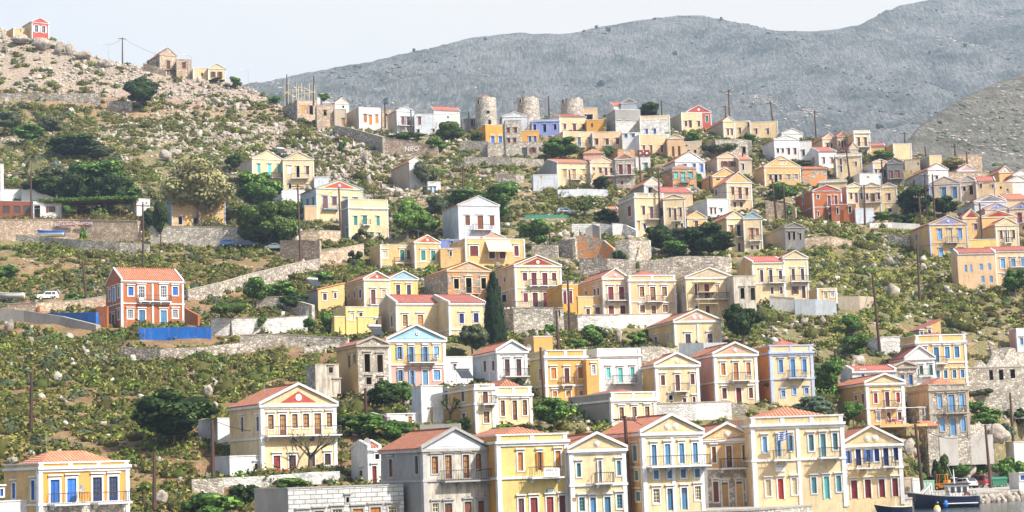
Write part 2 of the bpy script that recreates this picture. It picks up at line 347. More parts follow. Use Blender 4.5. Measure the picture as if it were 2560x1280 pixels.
def parse(rows,f):
    out=[]
    for row in rows.split(';'):
        row=row.strip()
        if not row: continue
        head,xs=row.split(':'); tk=head.split(); sd=tk[0].startswith('<'); kc=tk[0].lstrip('<')
        y0,y1,w=float(tk[1]),float(tk[2]),float(tk[3]); kind=kc[0]+kc[2:]; col=kc[1]
        z=None
        for x in xs.split():
            x=float(x); g=(f.side if sd else f.loc)
            if z is None: z=(g(x,y1)[1],g(x,y0)[1]) if not sd else (g(x,y1)[1],g(x,y0)[1])
            u0=g(x-w/2,(y0+y1)/2)[0]; u1=g(x+w/2,(y0+y1)/2)[0]
            if u0>u1: u0,u1=u1,u0
            out.append((sd,kind,col,[u0,u1,z[0],z[1]]))
    return out
def balcony(root,u0,u1,z,dep=1.0,mat=None,rail=True,solid=False,far=False):
    m=MB(); m.box(u0,u1,-dep,0,z-.14,z)
    for u in ((u0+.3,u1-.3) if u1-u0<5 else (u0+.3,u0+(u1-u0)/3,u0+2*(u1-u0)/3,u1-.3)):
        m.prism([(u-.09,z-.14),(u-.09,z-.5),(u+.09,z-.5),(u+.09,z-.14)],-.45,-.0); m.box(u-.08,u+.08,-.8,-.45,z-.3,z-.141)
    b=m.build('balcony',mat or TR['w'],root)
    if rail:
        r=MB(); t=.03; h=1.0; r.box(u0+.03,u1-.03,-dep+.0,-dep+.07,z+h-.05,z+h+.02); r.box(u0+.03,u1-.03,-dep+.02,-dep+.06,z+.08,z+.11)
        for u in (u0+.03,u1-.06): r.box(u,u+.04,-dep+.06,-.02,z+h-.04,z+h); r.box(u,u+.04,-dep+.06,-.02,z+.08,z+.11)
        n=max(2,int((u1-u0)/(.32 if far else .18)))
        for i in range(n+1):
            u=u0+.04+(u1-u0-.08)*i/n; r.box(u-t/2,u+t/2,-dep+.03,-dep+.05,z,z+h-.04)
        for i in range(1,4):
            v=-dep*i/4
            for u in (u0+.04,u1-.05): r.box(u,u+t,v,v+t,z,z+h-.04)
        r.build('railing',IRON,b)
    return b
def H(label,geo,roof,wall='c',rows='',bal='',side=None,trim='w',bands='',S=None,rel=None,dep=None,ped=None,med=0,pil=2,chim='',name='house',cat='house',low=None,par=None,red=0,dado=None,under=4.,front=3.):
    xs,xl,xr,ye,yb=[float(q) for q in geo.split()]
    f=Frame(xs,xl,xr,ye,yb,S,rel,dep); f.front=front; f.under=under
    return (f,dict(label=label,roof=roof,wall=wall,rows=rows,bal=bal,side=side,trim=trim,bands=bands,ped=ped,med=med,pil=pil,chim=chim,name=name,cat=cat,low=low,par=par,red=red,dado=dado))
def build_house(f,o):
    root=empty(o['name'],f.C,f.a,o['label'],o['cat']); W,Hh,Dp=f.W,f.H,f.D; far=f.S<13.2
    wm=WALL[o['wall']]; sm=WALL[o['side'] or o['wall']]; lm=WALL[o['low']] if o['low'] else wm; tm=TR[o['trim']]
    ops=parse(o['rows'],f); fo=[p for p in ops if not p[0]]; so_=[p for p in ops if p[0]]
    putF=lambda u,y,z:(u,y,z); putS=lambda u,y,z:(y,u,z)
    B=-f.under; R=o['roof'].split(); rk=R[0]; ra=float(R[1]) if len(R)>1 else None
    M=MB()
    fr=[p[3] for p in fo if p[3][1]<W and p[3][0]>0]; sr=[p[3] for p in so_ if p[3][0]>0 and p[3][1]<Dp]
    bz=[f.loc(f.xl,float(q))[1] for q in o['bands'].split()]
    # walls
    if o['low'] and bz:
        zb=bz[-1]
        M.mi=2; wallgrid(M,[r for r in fr if r[3]<=zb+.4],0,W,B,zb,putF)
        M.mi=0; wallgrid(M,[r for r in fr if r[3]>zb+.4],0,W,zb,Hh,putF)
    else:
        M.mi=0; wallgrid(M,fr,0,W,B,Hh,putF)
    M.mi=1
    ms=MB(); wallgrid(ms,sr,0,Dp,B,Hh,putS); M.add(ms.v,[q[::-1] for q in ms.f])
    M.add([(W,0,B),(W,Dp,B),(W,Dp,Hh),(W,0,Hh)],[(0,1,2,3)]); M.add([(0,Dp,B),(W,Dp,B),(W,Dp,Hh),(0,Dp,Hh)],[(3,2,1,0)])
    T=MB(); K=min(1.,max(.5,(f.S-7)/11.)); RM=RYr if o['red'] else RY; RMx=RXr if o['red'] else RX
    if o['red']==2: RM=RMx=GREYR
    if rk=='g':
        za=f.loc((f.xl+f.xr)/2,ra)[1]; h=za-Hh
        M.mi=1; M.add([(0,Dp,Hh),(W,Dp,Hh),(W/2,Dp,za)],[(2,1,0)])
        pm=WALL[o['ped']] if o['ped'] else wm
        p=MB(); p.add([(0,.0,Hh),(W,.0,Hh),(W/2,.0,za)],[(0,1,2)])
        po=p.build('pediment',wm if o['ped'] not in ('W','L') else pm,root); iz=.25 if 'six brown grilles' in o['label'] else .17
        if o['ped'] and h>.9:
            q=MB(); q.prism([(W*iz*1.05,Hh+h*.10),(W*(1-iz*1.05),Hh+h*.10),(W/2,za-h*iz*1.25)],-.035,-.001); q.build('tympanum_panel',pm,po)
        if o['med']:
            for k in range(o['med']):
                u=W/2+(k-(o['med']-1)/2)*.14*W; q=MB(); r_=min(.4,h*.19); q.disc((u,Hh+h*.36),r_,-.10); q.disc((u,Hh+h*.36),r_*.55,-.15,d=.04); q.build('medallion',tm,po)
        # raking cornices
        L=math.hypot(W/2,h); nx,nz=h/L,W/2/L; th=.24*K
        for sg in (0,1):
            P=[(-.25*K,Hh-.02),(W/2,za+.04),(W/2,za+.04+th/nz),(-.25*K,Hh+th*1.1)]
            if sg: P=[(W-x,z) for x,z in P][::-1]
            T.prism(P,-.28*K,.22)
        T.box(-.25*K,W+.25*K,-.26*K,.0,Hh-.30*K,Hh-.03); T.box(-.12*K,W+.12*K,-.12*K,.0,Hh-.5*K,Hh-.30*K)
        T.box(-.25*K,.0,0.0,Dp,Hh-.3*K,Hh-.03)
        r=MB(); t=.14
        for sg in (1,-1):
            xe=-.28 if sg==1 else W+.28; ze=Hh-.03
            P=[(xe,ze),(W/2,za+.02),(W/2,za+.02+t),(xe,ze+t)]
            r.prism(P if sg==1 else P[::-1],.23,Dp+.15)
        r.box(W/2-.12,W/2+.12,.23,Dp+.1,za+.14,za+.25)
        r.build('roof',RM,root)
    elif rk=='s':
        zr=f.loc(f.xl,ra,Dp/2)[1] ; zr=max(zr,Hh+.6); M.mi=1
        M.add([(0,0,Hh),(0,Dp,Hh),(0,Dp/2,zr)],[(0,2,1)]); M.add([(W,0,Hh),(W,Dp,Hh),(W,Dp/2,zr)],[(0,1,2)])
        r=MB(); t=.14
        def slab(y0,z0,y1,z1):
            r.add([(.3,y0,z0),(W-.3,y0,z0),(W-.3,y1,z1),(.3,y1,z1),(.3,y0,z0+t),(W-.3,y0,z0+t),(W-.3,y1,z1+t),(.3,y1,z1+t)],[(0,3,2,1),(4,5,6,7),(0,1,5,4),(1,2,6,5),(2,3,7,6),(3,0,4,7)])
        slab(-.2,Hh-.02,Dp/2,zr+.02); slab(Dp+.2,Hh-.02,Dp/2,zr+.02)
        r.box(.3,W-.3,Dp/2-.12,Dp/2+.12,zr+.12,zr+.25); r.build('roof',RMx,root)
        for u in (-.06,W-.36*K+.06):   # verge copings
            T.add([(u,-.25,Hh-.05),(u+.36*K,-.25,Hh-.05),(u+.36*K,Dp/2,zr),(u,Dp/2,zr),(u,-.25,Hh+.3*K),(u+.36*K,-.25,Hh+.3*K),(u+.36*K,Dp/2,zr+.32*K),(u,Dp/2,zr+.32*K)],[(0,3,2,1),(4,5,6,7),(0,1,5,4),(1,2,6,5),(2,3,7,6),(3,0,4,7)])
            T.add([(u,Dp+.2,Hh-.05),(u+.36*K,Dp+.2,Hh-.05),(u+.36*K,Dp/2,zr),(u,Dp/2,zr),(u,Dp+.2,Hh+.3*K),(u+.36*K,Dp+.2,Hh+.3*K),(u+.36*K,Dp/2,zr+.32*K),(u,Dp/2,zr+.32*K)],[(0,1,2,3),(7,6,5,4),(1,0,4,5),(2,1,5,6),(3,2,6,7),(0,3,7,4)])
        T.box(-.1,W+.1,-.26*K,.0,Hh-.28*K,Hh-.025); T.box(-.04,W+.04,-.12*K,.0,Hh-.48*K,Hh-.28*K)
    elif rk in 'hp':
        ph=0
        if rk=='p':
            zc=f.loc(f.xl,float(R[2]))[1] if len(R)>2 else Hh-1.2; ph=Hh-zc
            T.box(-.2*K,W+.2*K,-.28*K,0,zc-.15*K,zc+.12*K); T.box(-.1*K,W+.1*K,-.14*K,0,zc-.4*K,zc-.15*K)
            T.box(-.2,0,.0,Dp,zc-.15,zc+.1)
            T.box(-.08,W+.08,-.1,.25,Hh,Hh+.16); T.box(-.08,.2,.25,Dp,Hh,Hh+.14); T.box(W-.2,W+.08,.25,Dp,Hh,Hh+.14)
            nn=max(2,int(W/3.2))
            for i in range(nn+1):
                u=.25+(W-.5)*i/nn; T.box(u-.22,u+.22,-.06,-.001,zc+.12,Hh)
            e0,ze=.3,Hh-.15
        else:
            T.box(-.28*K,W+.28*K,-.28*K,0,Hh-.3*K,Hh-.01); T.box(-.28*K,0,0,Dp,Hh-.3*K,Hh-.01); T.box(-.12*K,W+.12*K,-.12*K,0,Hh-.55*K,Hh-.3*K)
            e0,ze=-.3,Hh
        zr=f.loc((f.xl+f.xr)/2,ra,Dp/2)[1]
        if zr>ze+.3:
            r=MB(); a,b,c,d=e0,W-e0,e0,Dp-e0; rr=min((b-a),(d-c))/2
            if (b-a)>=(d-c): p1=(a+rr,(c+d)/2,zr); p2=(b-rr,(c+d)/2,zr); fs=[(0,1,5,4),(2,3,4,5),(1,2,5),(3,0,4)]
            else: p1=((a+b)/2,c+rr,zr); p2=((a+b)/2,d-rr,zr); fs=[(0,1,4),(1,2,5,4),(2,3,5),(3,0,4,5)]
            r.add([(a,c,ze),(b,c,ze),(b,d,ze),(a,d,ze),p1,p2],fs+[(3,2,1,0)]); r.build('roof',RMx,root)
        else:
            r=MB(); r.box(.25,W-.25,.25,Dp,Hh-.3,Hh-.2); r.build('roof',GREYR,root)
    elif rk=='f':
        r=MB(); r.box(.2,W-.2,.2,Dp-.1,Hh-.35,Hh-.25); r.build('roof',GREYR,root)
        if o['trim']: T.box(-.06,W+.06,-.06,.22,Hh,Hh+.12); T.box(-.06,.22,.22,Dp,Hh,Hh+.12)
        if ra:
            zc=f.loc(f.xl,ra)[1]; T.box(-.2,W+.2,-.25,0,zc-.15,zc+.1); T.box(-.2,0,0,Dp,zc-.15,zc+.1)
            T.box(-.1,W+.1,-.12,0,zc-.35,zc-.15)
    elif rk=='m':     # lean-to: high at the back (ra = pixel row of the back edge)
        zr=f.loc(f.xl,ra,Dp)[1]; M.mi=1; M.add([(0,0,Hh),(0,Dp,Hh),(0,Dp,zr)],[(0,2,1)]); M.add([(W,0,Hh),(W,Dp,Hh),(W,Dp,zr)],[(0,1,2)]); M.add([(0,Dp,Hh),(W,Dp,Hh),(W,Dp,zr),(0,Dp,zr)],[(3,2,1,0)])
        r=MB(); t=.14; r.add([(-.15,-.25,Hh),(W+.15,-.25,Hh),(W+.15,Dp+.1,zr),(-.15,Dp+.1,zr),(-.15,-.25,Hh+t),(W+.15,-.25,Hh+t),(W+.15,Dp+.1,zr+t),(-.15,Dp+.1,zr+t)],[(0,3,2,1),(4,5,6,7),(0,1,5,4),(1,2,6,5),(2,3,7,6),(3,0,4,7)]); r.build('roof',RMx,root)
    elif rk=='w':     # gable whose slope runs across the facade: low left, high right or reverse
        zl=Hh; zr=f.loc(f.xr,ra)[1]; M.mi=0; M.add([(0,0,Hh),(W,0,Hh),(W,0,zr)],[(0,1,2)]); M.mi=1; M.add([(W,0,Hh),(W,Dp,Hh),(W,Dp,zr),(W,0,zr)],[(0,1,2,3)]); M.add([(0,Dp,Hh),(W,Dp,Hh),(W,Dp,zr)],[(2,1,0)])
        r=MB(); r.prism([(-.2,Hh),(W+.1,zr),(W+.1,zr+.15),(-.2,Hh+.15)],-.15,Dp); r.build('roof',RM,root)
    wl=M.build('wall',[wm,sm,lm],root)
    # pilasters and bands
    if o['pil']:
        zt=Hh-.5 if rk in 'gsh' else (zc-.4 if rk=='p' else Hh)
        pw=.38*K; ps=[(-.05,pw),(W-pw,W+.05)]+([(W/2-pw/2,W/2+pw/2)] if o['pil']==3 else [])
        for a_,b_ in ps: T.box(a_,b_,-.09,-.001,max(-.4,B),zt)
        T.box(-.091,-.001,0,.35,max(-.4,B),Hh-.5)
    for z in bz: T.box(-.15*K,W+.15*K,-.14*K,-.0015,z-.12*K,z+.12*K); T.box(-.14*K,-.0015,0,Dp,z-.1*K,z+.1*K)
    if o['dado']:
        zd=f.loc(f.xl,float(o['dado'].split()[1]))[1]; dd=MB(); dd.box(-.03,W+.03,-.04,-.002,B,zd); dd.build('plinth',WALL[o['dado'].split()[0]],root)
    T.build('trim',tm,root)
    for sd,kind,col,rc in ops:
        if (not sd and not(rc[1]<W+.1 and rc[0]>-.1)) or (sd and not (rc[0]>-.1 and rc[1]<Dp+.1)): continue
        opening(root,kind,col,rc,putS if sd else putF,far,tm)
    for bs in o['bal'].split(','):
        bs=bs.strip()
        if not bs: continue
        q=bs.split(); x0,x1=map(float,q[0].split('-')); y=float(q[1]); u0=f.loc(x0,y)[0]; u1=f.loc(x1,y)[0]; z=f.loc(x0,y)[1]
        balcony(root,u0,u1,z,float(q[2]) if len(q)>2 else .95,tm,far=far)
    if o['chim']:
        cx,ct,cb=map(float,o['chim'].split()); c=f.loc(cx,cb,Dp*.5); ct_=f.loc(cx,ct,Dp*.5)[1]
        m=MB(); m.box(c[0]-.35,c[0]+.35,Dp*.5-.35,Dp*.5+.35,c[1]-.6,ct_); m.box(c[0]-.43,c[0]+.43,Dp*.5-.43,Dp*.5+.43,ct_,ct_+.15); m.build('chimney',WALL['w'],root)
    if not far and not o['chim'] and o['wall'] not in 'sxvd' and 'roofless' not in o['label'] and rk in 'gsp' and len(o['label'])%2==0:
        zz=Hh+.4; m=MB(); u=W*.32; v=Dp*.62; m.bar((u,v,zz-1),(u,v,zz+2.3),.025,.02,5); m.bar((u-.6,v,zz+2.15),(u+.6,v,zz+2.15),.012,.012,4)
        for q in (-.5,-.25,0,.25,.5): m.bar((u+q,v-.28,zz+2.15),(u+q,v+.28,zz+2.15),.01,.01,4)
        m.build('aerial',METAL,root)
    return root
HS=[
# --- hill top, left
H('small red-fronted house with cream side wall perched highest on the left ridge','60 80 122 54 92','g 46','r',"aW 64 80 8: 91 109",side='c',ped='r',S=9.3,dep=8),
H('low cream wall building with flat top attached left of the hilltop red house','30 34 78 70 92','f','y',"oD 73 80 3: 52",S=9.2,dep=6),
H('abandoned stone house with pediment and shuttered balcony door on the ridge','361 400 442 137 184','g 121','q',"SK 153 173 9: 421; <oD 155 167 3: 392; <oD 153 160 3: 371",side='j',trim='s',bal='405-443 174',S=9.2,dep=11),
H('flat-roofed stone block joined right of the ridge stone house','441 442 478 149 192','f','q',"sK 157 171 9: 460",trim='s',S=9.2),
H('low cream wing with flat roof left of the cream ridge house','482 483 521 170 198','f','c',"sKn 182 190 6: 505",S=9.2,dep=7),
H('cream pedimented house with two windows rightmost on the left ridge','520 521 563 171 200','g 160','c',"aK 180 194 6: 533 550",S=9.2,dep=8),
# --- top row
H('unfinished stone house crowned with timber scaffolding posts','705 744 793 250 302','f','q',"sYn 263 285 11: 757; sOn 266 286 4: 768; OD 265 286 9: 778",side='j',trim='s',S=9.6),
H('ruined stone house with tall white chimney beside the scaffolded house','792 793 836 262 318','f','q',"oD 276 289 7: 813",trim='s',chim='797 246 262',S=9.7,dep=7),
H('small white gable house half hidden behind the ruined stone house','806 807 834 257 285','g 250','W',"",S=9.0,dep=7,pil=0),
H('white gabled house with red roof and brown side annex on the crest','822 838 872 258 288','g 245','w',"oDn 264 270 5: 858",ped='c',S=9.0,red=1),
H('grey plank lean-to with orange door left of the orange-shuttered house','836 837 866 274 318','f','e',"TO 296 314 6: 859",trim='s',S=9.8,dep=5),
H('white flat-roofed house with three orange shutters and a grey side wall','864 898 952 268 322','f','w',"sO 286 306 8: 913 942; SO 288 312 8: 926",side='e',S=9.9,pil=0),
H('low stone house in bushes between the orange-shuttered and grey-white houses','954 955 984 275 302','f','q',"oDn 284 290 4: 966",trim='s',S=9.3,dep=6),
H('pale grey-white gabled house with two maroon doors over a long terrace','968 993 1036 277 335','g 267','W',"SP 292 312 8: 1007 1021; oD 322 330 7: 1018",side='e',bal='994-1090 314 1.3',S=9.7,pil=0),
H('low grey-white wing with one maroon door right of the pale gabled house','1036 1037 1088 286 335','f','W',"SP 292 312 8: 1049; oD 324 333 6: 1046; oD 323 330 5: 1084",S=9.7,dep=6,pil=0),
H('white house with red ridge roof near the red-capped windmill','1070 1085 1150 275 306','s 268','w',"oDn 290 296 4: 1120",S=9.2,red=1,pil=0),
H('low dark-grey shed between the pine and the red-capped windmill','1154 1155 1190 297 318','f','d',"oDn 300 316 5: 1180",trim='g',S=9.4,dep=5,pil=0),
H('bright orange-gold house with two arched blue windows','1213 1215 1265 312 364','f','o',"rB 341 361 9: 1232 1251",S=10.0,dep=7,pil=0),
H('grey stone house with small maroon windows between two orange-gold blocks','1264 1265 1304 302 392','f','s',"sR 320 332 7: 1271 1289; sR 346 357 7: 1272 1287",trim='s',S=9.9,dep=9,pil=0),
H('small orange-gold block with two blue windows beside the big arch','1302 1303 1348 327 358','f','o',"sB 341 357 7: 1325 1338",S=10.0,dep=6,pil=0),
H('grey stone terrace base pierced by one wide dark arch','1219 1220 1358 358 392','f','s',"rN 371 390 34: 1301; aR 370 382 8: 1333; sRn 368 377 5: 1350",trim='s',S=10.3,dep=7,pil=0),
H('white gable wall rising behind the grey stone house','1256 1257 1318 292 330','g 280','W',"",S=9.4,dep=8,pil=0),
H('blue house with three dark windows and a grey parapet pediment','1330 1331 1399 300 338','f 303','b',"oD 312 326 7: 1337 1388; OD 311 330 8: 1362",trim='b',S=9.7,dep=8,pil=2),
H('cream house with three maroon windows and red eaves below the third windmill','1398 1400 1466 291 332','s 288','c',"sR 310 323 7: 1412 1459; SR 310 328 8: 1436",S=9.9,dep=9,red=1),
H('peach cube house with a wide dark opening just right of the third windmill','1454 1455 1494 271 302','f','p',"oD 287 300 20: 1472",S=9.3,dep=7,pil=0),
H('narrow ochre house squeezed right of the cream maroon-windowed house','1466 1467 1510 300 335','f','o',"sKn 308 318 5: 1480",S=9.8,dep=6,pil=0),
H('peach terrace house with white-sashed windows above the large round tree','1408 1410 1482 329 380','f','p',"gW 344 354 7: 1421; GE 344 367 8: 1448; gW 344 360 7: 1474",bal='1437-1463 368',S=10.4,dep=9,pil=1),
H('long peach house with three brown-shuttered windows next to white sashes','1482 1483 1557 331 378','f','p',"sK 347 362 8: 1492 1544; SK 347 364 8: 1518",bal='1508-1532 364',S=10.4,dep=9),
H('white cottage with red roof and blue-lined gable on the crest','1517 1535 1582 264 285','s 257','w',"",S=9.0,red=1,pil=0),
H('dark-grey gable house peeking behind the white crest cottage','1552 1553 1592 258 285','g 247','n',"",ped='d',S=8.8,dep=6,pil=0,red=2),
H('grey concrete parapet house over a whitewashed stone front','1515 1540 1602 274 340','f','g',"oD 302 305 7: 1550 1571 1597",bands='304',low='z',side='g',S=9.7,pil=0),
H('yellow-topped house with whitewashed stone front and two blue windows','1601 1602 1675 291 350','f','c',"sB 323 335 6: 1617 1637",bands='300',low='z',S=9.8,dep=8,pil=1),
H('tall white wall house with two oval blue windows','1556 1557 1600 333 382','f','w',"sM 335 344 8: 1565 1583",S=10.4,dep=7,pil=0),
H('peach cube house with white corner and three brown windows','1585 1600 1670 337 388','f','p',"sK 364 375 6: 1610; SK 364 382 6: 1628; sK 364 381 6: 1655",side='w',S=10.6),
H('narrow beige gable house with two tall brown doors','1669 1670 1710 346 396','g 337','p',"SKn 366 391 6: 1683 1698",ped='p',S=10.6,dep=8,pil=0),
H('low beige flat house right of the two-door gable house','1709 1710 1755 355 390','f','e',"sKn 362 366 5: 1716; oDn 375 383 6: 1722 1738",S=10.5,dep=6,pil=0),
H('cream house with slanted left wall and three brown windows on the crest','1676 1705 1755 282 327','f','c',"sK 303 316 6: 1715 1747; SK 302 319 7: 1726",side='e',S=9.6),
H('red house with red pediment, white frames and one green shutter','1716 1718 1778 280 318','g 264','r',"sG 290 305 7: 1767",ped='r',med=1,S=9.3,dep=8),
H('cream gabled house with long grey side wall at crest pylons','1762 1810 1837 303 345','g 292','c',"sK 322 338 5: 1820 1830",side='e',S=9.7),
H('plain yellow flat house right of the crest gable at the pylons','1836 1837 1876 304 342','f','c',"sK 320 334 5: 1850; oD 306 318 6: 1872",S=9.7,dep=7),
H('pale yellow flat house with cream parapet left of the leaning crest pole','1875 1876 1945 306 345','f','c',"sR 322 336 5: 1891; sR 322 336 5: 1920",S=9.7,dep=8),
H('old stone house above the ochre blue-trimmed house','1757 1790 1870 350 395','f','s',"oD 368 384 8: 1860",side='j',trim='s',S=10.2,pil=0),
# --- upper middle rows
H('cream house with yellow shutters and big blank grey side wall','1345 1395 1475 407 474','s 400','c',"sY 424 444 9: 1412; SY 424 448 9: 1435; sY 424 441 9: 1459; sY 459 470 9: 1437 1461",side='g',bal='1422-1452 449',S=11.0),
H('low white annex leaning on the blank grey side wall','1333 1334 1396 438 478','f','W',"sCn 440 449 6: 1352",S=11.2,dep=6,pil=0),
H('pink-roofed low house above the small ochre gable house','1458 1459 1508 384 404','h 374','k',"",S=10.7,dep=7,pil=0),
H('ochre gable house with three brown windows beside the dark stone one','1476 1478 1537 405 470','g 393','p',"sK 420 433 7: 1501 1528; SK 420 440 7: 1515; sK 452 464 6: 1529; oD 420 426 4: 1485",ped='p',bal='1505-1533 440',S=11.0,dep=10),
H('dark stone house with orange pediment and two maroon doors','1539 1540 1587 398 468','g 385','s',"SR 412 437 10: 1552 1573; sR 452 462 8: 1555",ped='t',bal='1544-1587 438',S=11.0,dep=10,pil=0),
H('ochre-stained stone wall house behind the dark stone house','1520 1545 1587 374 400','f','x',"",S=10.7,pil=0,trim='s'),
H('white shop wall with a brown patterned panel pair','1589 1590 1626 392 425','f','w',"sG 408 422 9: 1615",S=11.0,dep=5,pil=0),
H('white-lilac pedimented house with blue windows','1652 1690 1762 403 445','g 380','W',"sM 411 425 7: 1713; sB 410 425 7: 1736; SB 410 430 7: 1754",side='w',S=10.9,ped='W'),
H('ochre house with blue pediment corner and open brown shutters','1753 1795 1847 394 435','g 381','p',"aK 404 417 9: 1812 1830; <SN 410 432 5: 1765",side='e',ped='p',S=10.9),
H('small red-roofed wing right of the ochre open-shutter house','1846 1848 1880 399 438','s 390','e',"oD 410 425 5: 1858",S=10.9,dep=7,pil=0),
H('bare stone house with turquoise shutters and red hip roof','1657 1683 1741 419 475','p 411 421','x',"sT 431 447 9: 1690; ST 432 455 9: 1708; sT 431 445 9: 1727; sT 463 470 7: 1692 1711 1730",trim='s',bal='1700-1722 456',S=11.5,pil=0),
H('small grey-white gable house with one dark window and tiled side roof','1573 1612 1655 462 500','g 444','W',"oD 469 484 11: 1626",ped='c',side='g',S=11.6),
H('ochre gable house behind the peach red-roofed house','1745 1783 1850 441 480','g 422','y',"oDn 446 450 9: 1795",S=11.5,pil=0),
H('peach house with ochre pediment, red tiles and central balcony','1783 1820 1880 456 528','g 431','p',"sK 468 487 8: 1832; SK 469 497 9: 1850; sK 470 489 8: 1867; sK 505 518 7: 1837 1853; <sK 475 490 6: 1791",side='e',bal='1834-1866 499',bands='500',S=11.8,ped='y'),
H('low peach house under a plain red hip roof','1648 1650 1732 482 512','s 470','p',"",S=11.9,dep=8,red=1,pil=0),
H('white flat house with balustrade terrace and small brown windows','1712 1770 1825 498 545','f','w',"sP 520 535 5: 1778 1788; sM 522 530 5: 1803",S=12.2),
H('large cream house with parapet and maroon side shutter','1545 1590 1661 484 592','p 486 494','c',"sK 516 537 7: 1609; SP 518 547 8: 1629; sK 520 541 7: 1654; sN 560 573 6: 1612; <sR 515 541 9: 1574; sY 553 577 7: 1597",side='e',bal='1617-1650 548',bands='550',S=12.4),
H('cream house with small red pediment joined to the parapet house','1661 1662 1714 497 592','g 487','c',"sK 521 543 5: 1675 1702; SK 522 551 6: 1688; sK 560 575 6: 1691 1705",ped='t',bal='1682-1704 553',S=12.4,dep=10),
H('small cream gable house with brown window among dark trees','1718 1720 1768 545 592','g 529','y',"sK 553 568 9: 1741",S=12.6,dep=9),
H('left twin yellow gable house with open dark balcony door','1772 1820 1862 546 622','g 529','c',"sO 564 584 8: 1829; OD 563 590 9: 1847; TK 608 632 7: 1848",side='y',bal='1838-1860 592',S=12.8),
H('right twin yellow gable house with pale blue pediment','1861 1862 1906 546 625','g 531','c',"SO 571 598 8: 1880; sO 572 589 8: 1893; sK 614 624 7: 1880 1894",ped='L',trim='w',bal='1872-1904 602 .6',S=12.8,dep=10),
H('white wall strip house left of the parapet house ruins','1517 1518 1545 524 548','s 519','k',"oDn 530 542 5: 1540",S=12.2,dep=6,pil=0),
# --- right, upper
H('white gable house high right with long red side roof','1905 1938 1998 349 405','g 339','w',"oD 372 382 5: 1945; sR 372 382 5: 1957; sR 371 386 6: 1972; sR 371 386 6: 1988",med=1,S=10.3),
H('white gable house behind and above the long red side roof','1915 1955 2007 333 350','g 322','w',"",S=9.8,pil=0),
H('plain white block with one dark window right of the high white gable','1998 1999 2030 354 402','f','w',"oD 375 390 6: 2009",S=10.3,dep=7,pil=0),
H('peach house with red roof and two narrow windows on the crest right','2014 2058 2092 347 380','g 334','c',"sK 358 374 5: 2069 2079",side='y',ped='k',S=9.9),
H('white house with three red shutters under a red ridge roof','2013 2048 2092 379 418','s 370','w',"sA 394 409 5: 2060 2080; <sA 396 409 5: 2034",S=10.5,red=1,pil=0),
H('tall cream tower-like house with small balcony on the skyline','2118 2138 2176 327 395','f 332','c',"SK 344 365 7: 2147 2164; sK 374 388 6: 2149 2165",side='y',bal='2143-2174 368',S=9.9),
H('stone gable house with grey posts left of the tower-like house','2093 2095 2121 341 385','g 329','q',"sKn 352 366 4: 2098; oDn 352 368 4: 2106 2113",trim='s',ped='t',S=9.9,dep=8,pil=0),
H('red-roofed peach house below the tower-like house','2092 2125 2146 372 398','g 357','e',"",ped='p',S=10.1,pil=0,red=1),
H('yellow two-part house with tall brown shutters beside the pole','2091 2092 2155 386 445','f 391','c',"sK 397 413 6: 2102; sY 399 409 5: 2114; sK 405 415 5: 2140; sN 415 430 5: 2103",S=10.7,dep=9),
H('low cream house with red eaves right of the tower-like house','2175 2176 2213 366 390','s 361','y',"",S=9.9,dep=7,red=1,pil=0),
H('plain orange-sided cream block on the right skyline','2212 2235 2279 360 402','f','c',"",side='o',S=10.1),
H('ochre pedimented house with twin attic windows and white frames','1885 1913 2002 417 465','g 391','y',"oD 402 411 6: 1953 1962; sK 437 450 7: 1926 1951; OD 437 456 8: 1940; gW 437 450 8: 1972 1991",side='y',ped='y',S=11.1),
H('ochre and stone ruin with a thin red roof line','2004 2006 2068 423 460','s 419','x',"",trim='s',S=11.1,dep=6,pil=0),
H('low white house in front of the cream pediment on the right','2126 2150 2206 434 465','f','w',"oDn 441 444 6: 2170; sLn 440 446 5: 2199",S=11.3,pil=0),
H('cream gable house with brown windows behind the dark grey house','2157 2185 2220 405 455','g 399','c',"sK 424 434 5: 2190 2201; SK 424 444 6: 2212",side='W',S=11.0),
H('dark grey gable house with two red balcony doors','2219 2220 2259 408 465','g 395','d',"SA 427 448 6: 2230 2247; SR 453 463 6: 2247",trim='g',ped='d',bal='2222-2258 448',S=11.0,dep=10,pil=0),
H('white house with grey side wall and red roof right of the dark grey house','2260 2323 2372 424 475','g 409','w',"sK 440 448 6: 2342; <sK 450 462 5: 2285",side='W',S=11.2,pil=0),
H('stone-walled flat house on the far right crest','2262 2263 2300 400 425','f','e',"oDn 406 412 4: 2295",trim='s',S=10.4,dep=7,pil=0),
H('long rendered wall house with pale block on the right crest','2298 2325 2355 389 425','f','c',"",side='g',S=10.4,pil=0),
H('long low stone house behind a blossoming tree on the right crest','2358 2395 2455 388 420','f','q',"",trim='s',S=10.3,pil=0),
H('white gable house with pink pediment and red roof near the right crest','2372 2395 2442 427 450','g 412','w',"",ped='k',S=10.9,pil=0,red=1),
H('cream house with red roof and round-windowed white gable','2466 2500 2530 431 465','g 416','y',"",ped='w',med=1,S=10.8,pil=0),
H('white gable house cut by the right frame edge upper','2500 2535 2580 438 475','g 425','w',"",side='c',S=11.1,pil=0),
H('stone-walled house with grey lean-to roof above the blue-shuttered pediment','2372 2374 2465 432 462','f','q',"",trim='s',S=11.0,dep=6,pil=0),
H('beige pedimented house with three tall light-blue shutters','2316 2325 2402 461 505','g 442','e',"sM 468 486 5: 2331; SM 469 496 11: 2360; SM 468 496 11: 2387",ped='e',trim='b',S=11.8,dep=9,rel=8),
H('grey-blue pedimented house with two dark windows joined on the right','2402 2403 2442 453 500','g 439','e',"oD 467 478 7: 2411; OD 464 486 9: 2428",ped='n',S=11.6,dep=9),
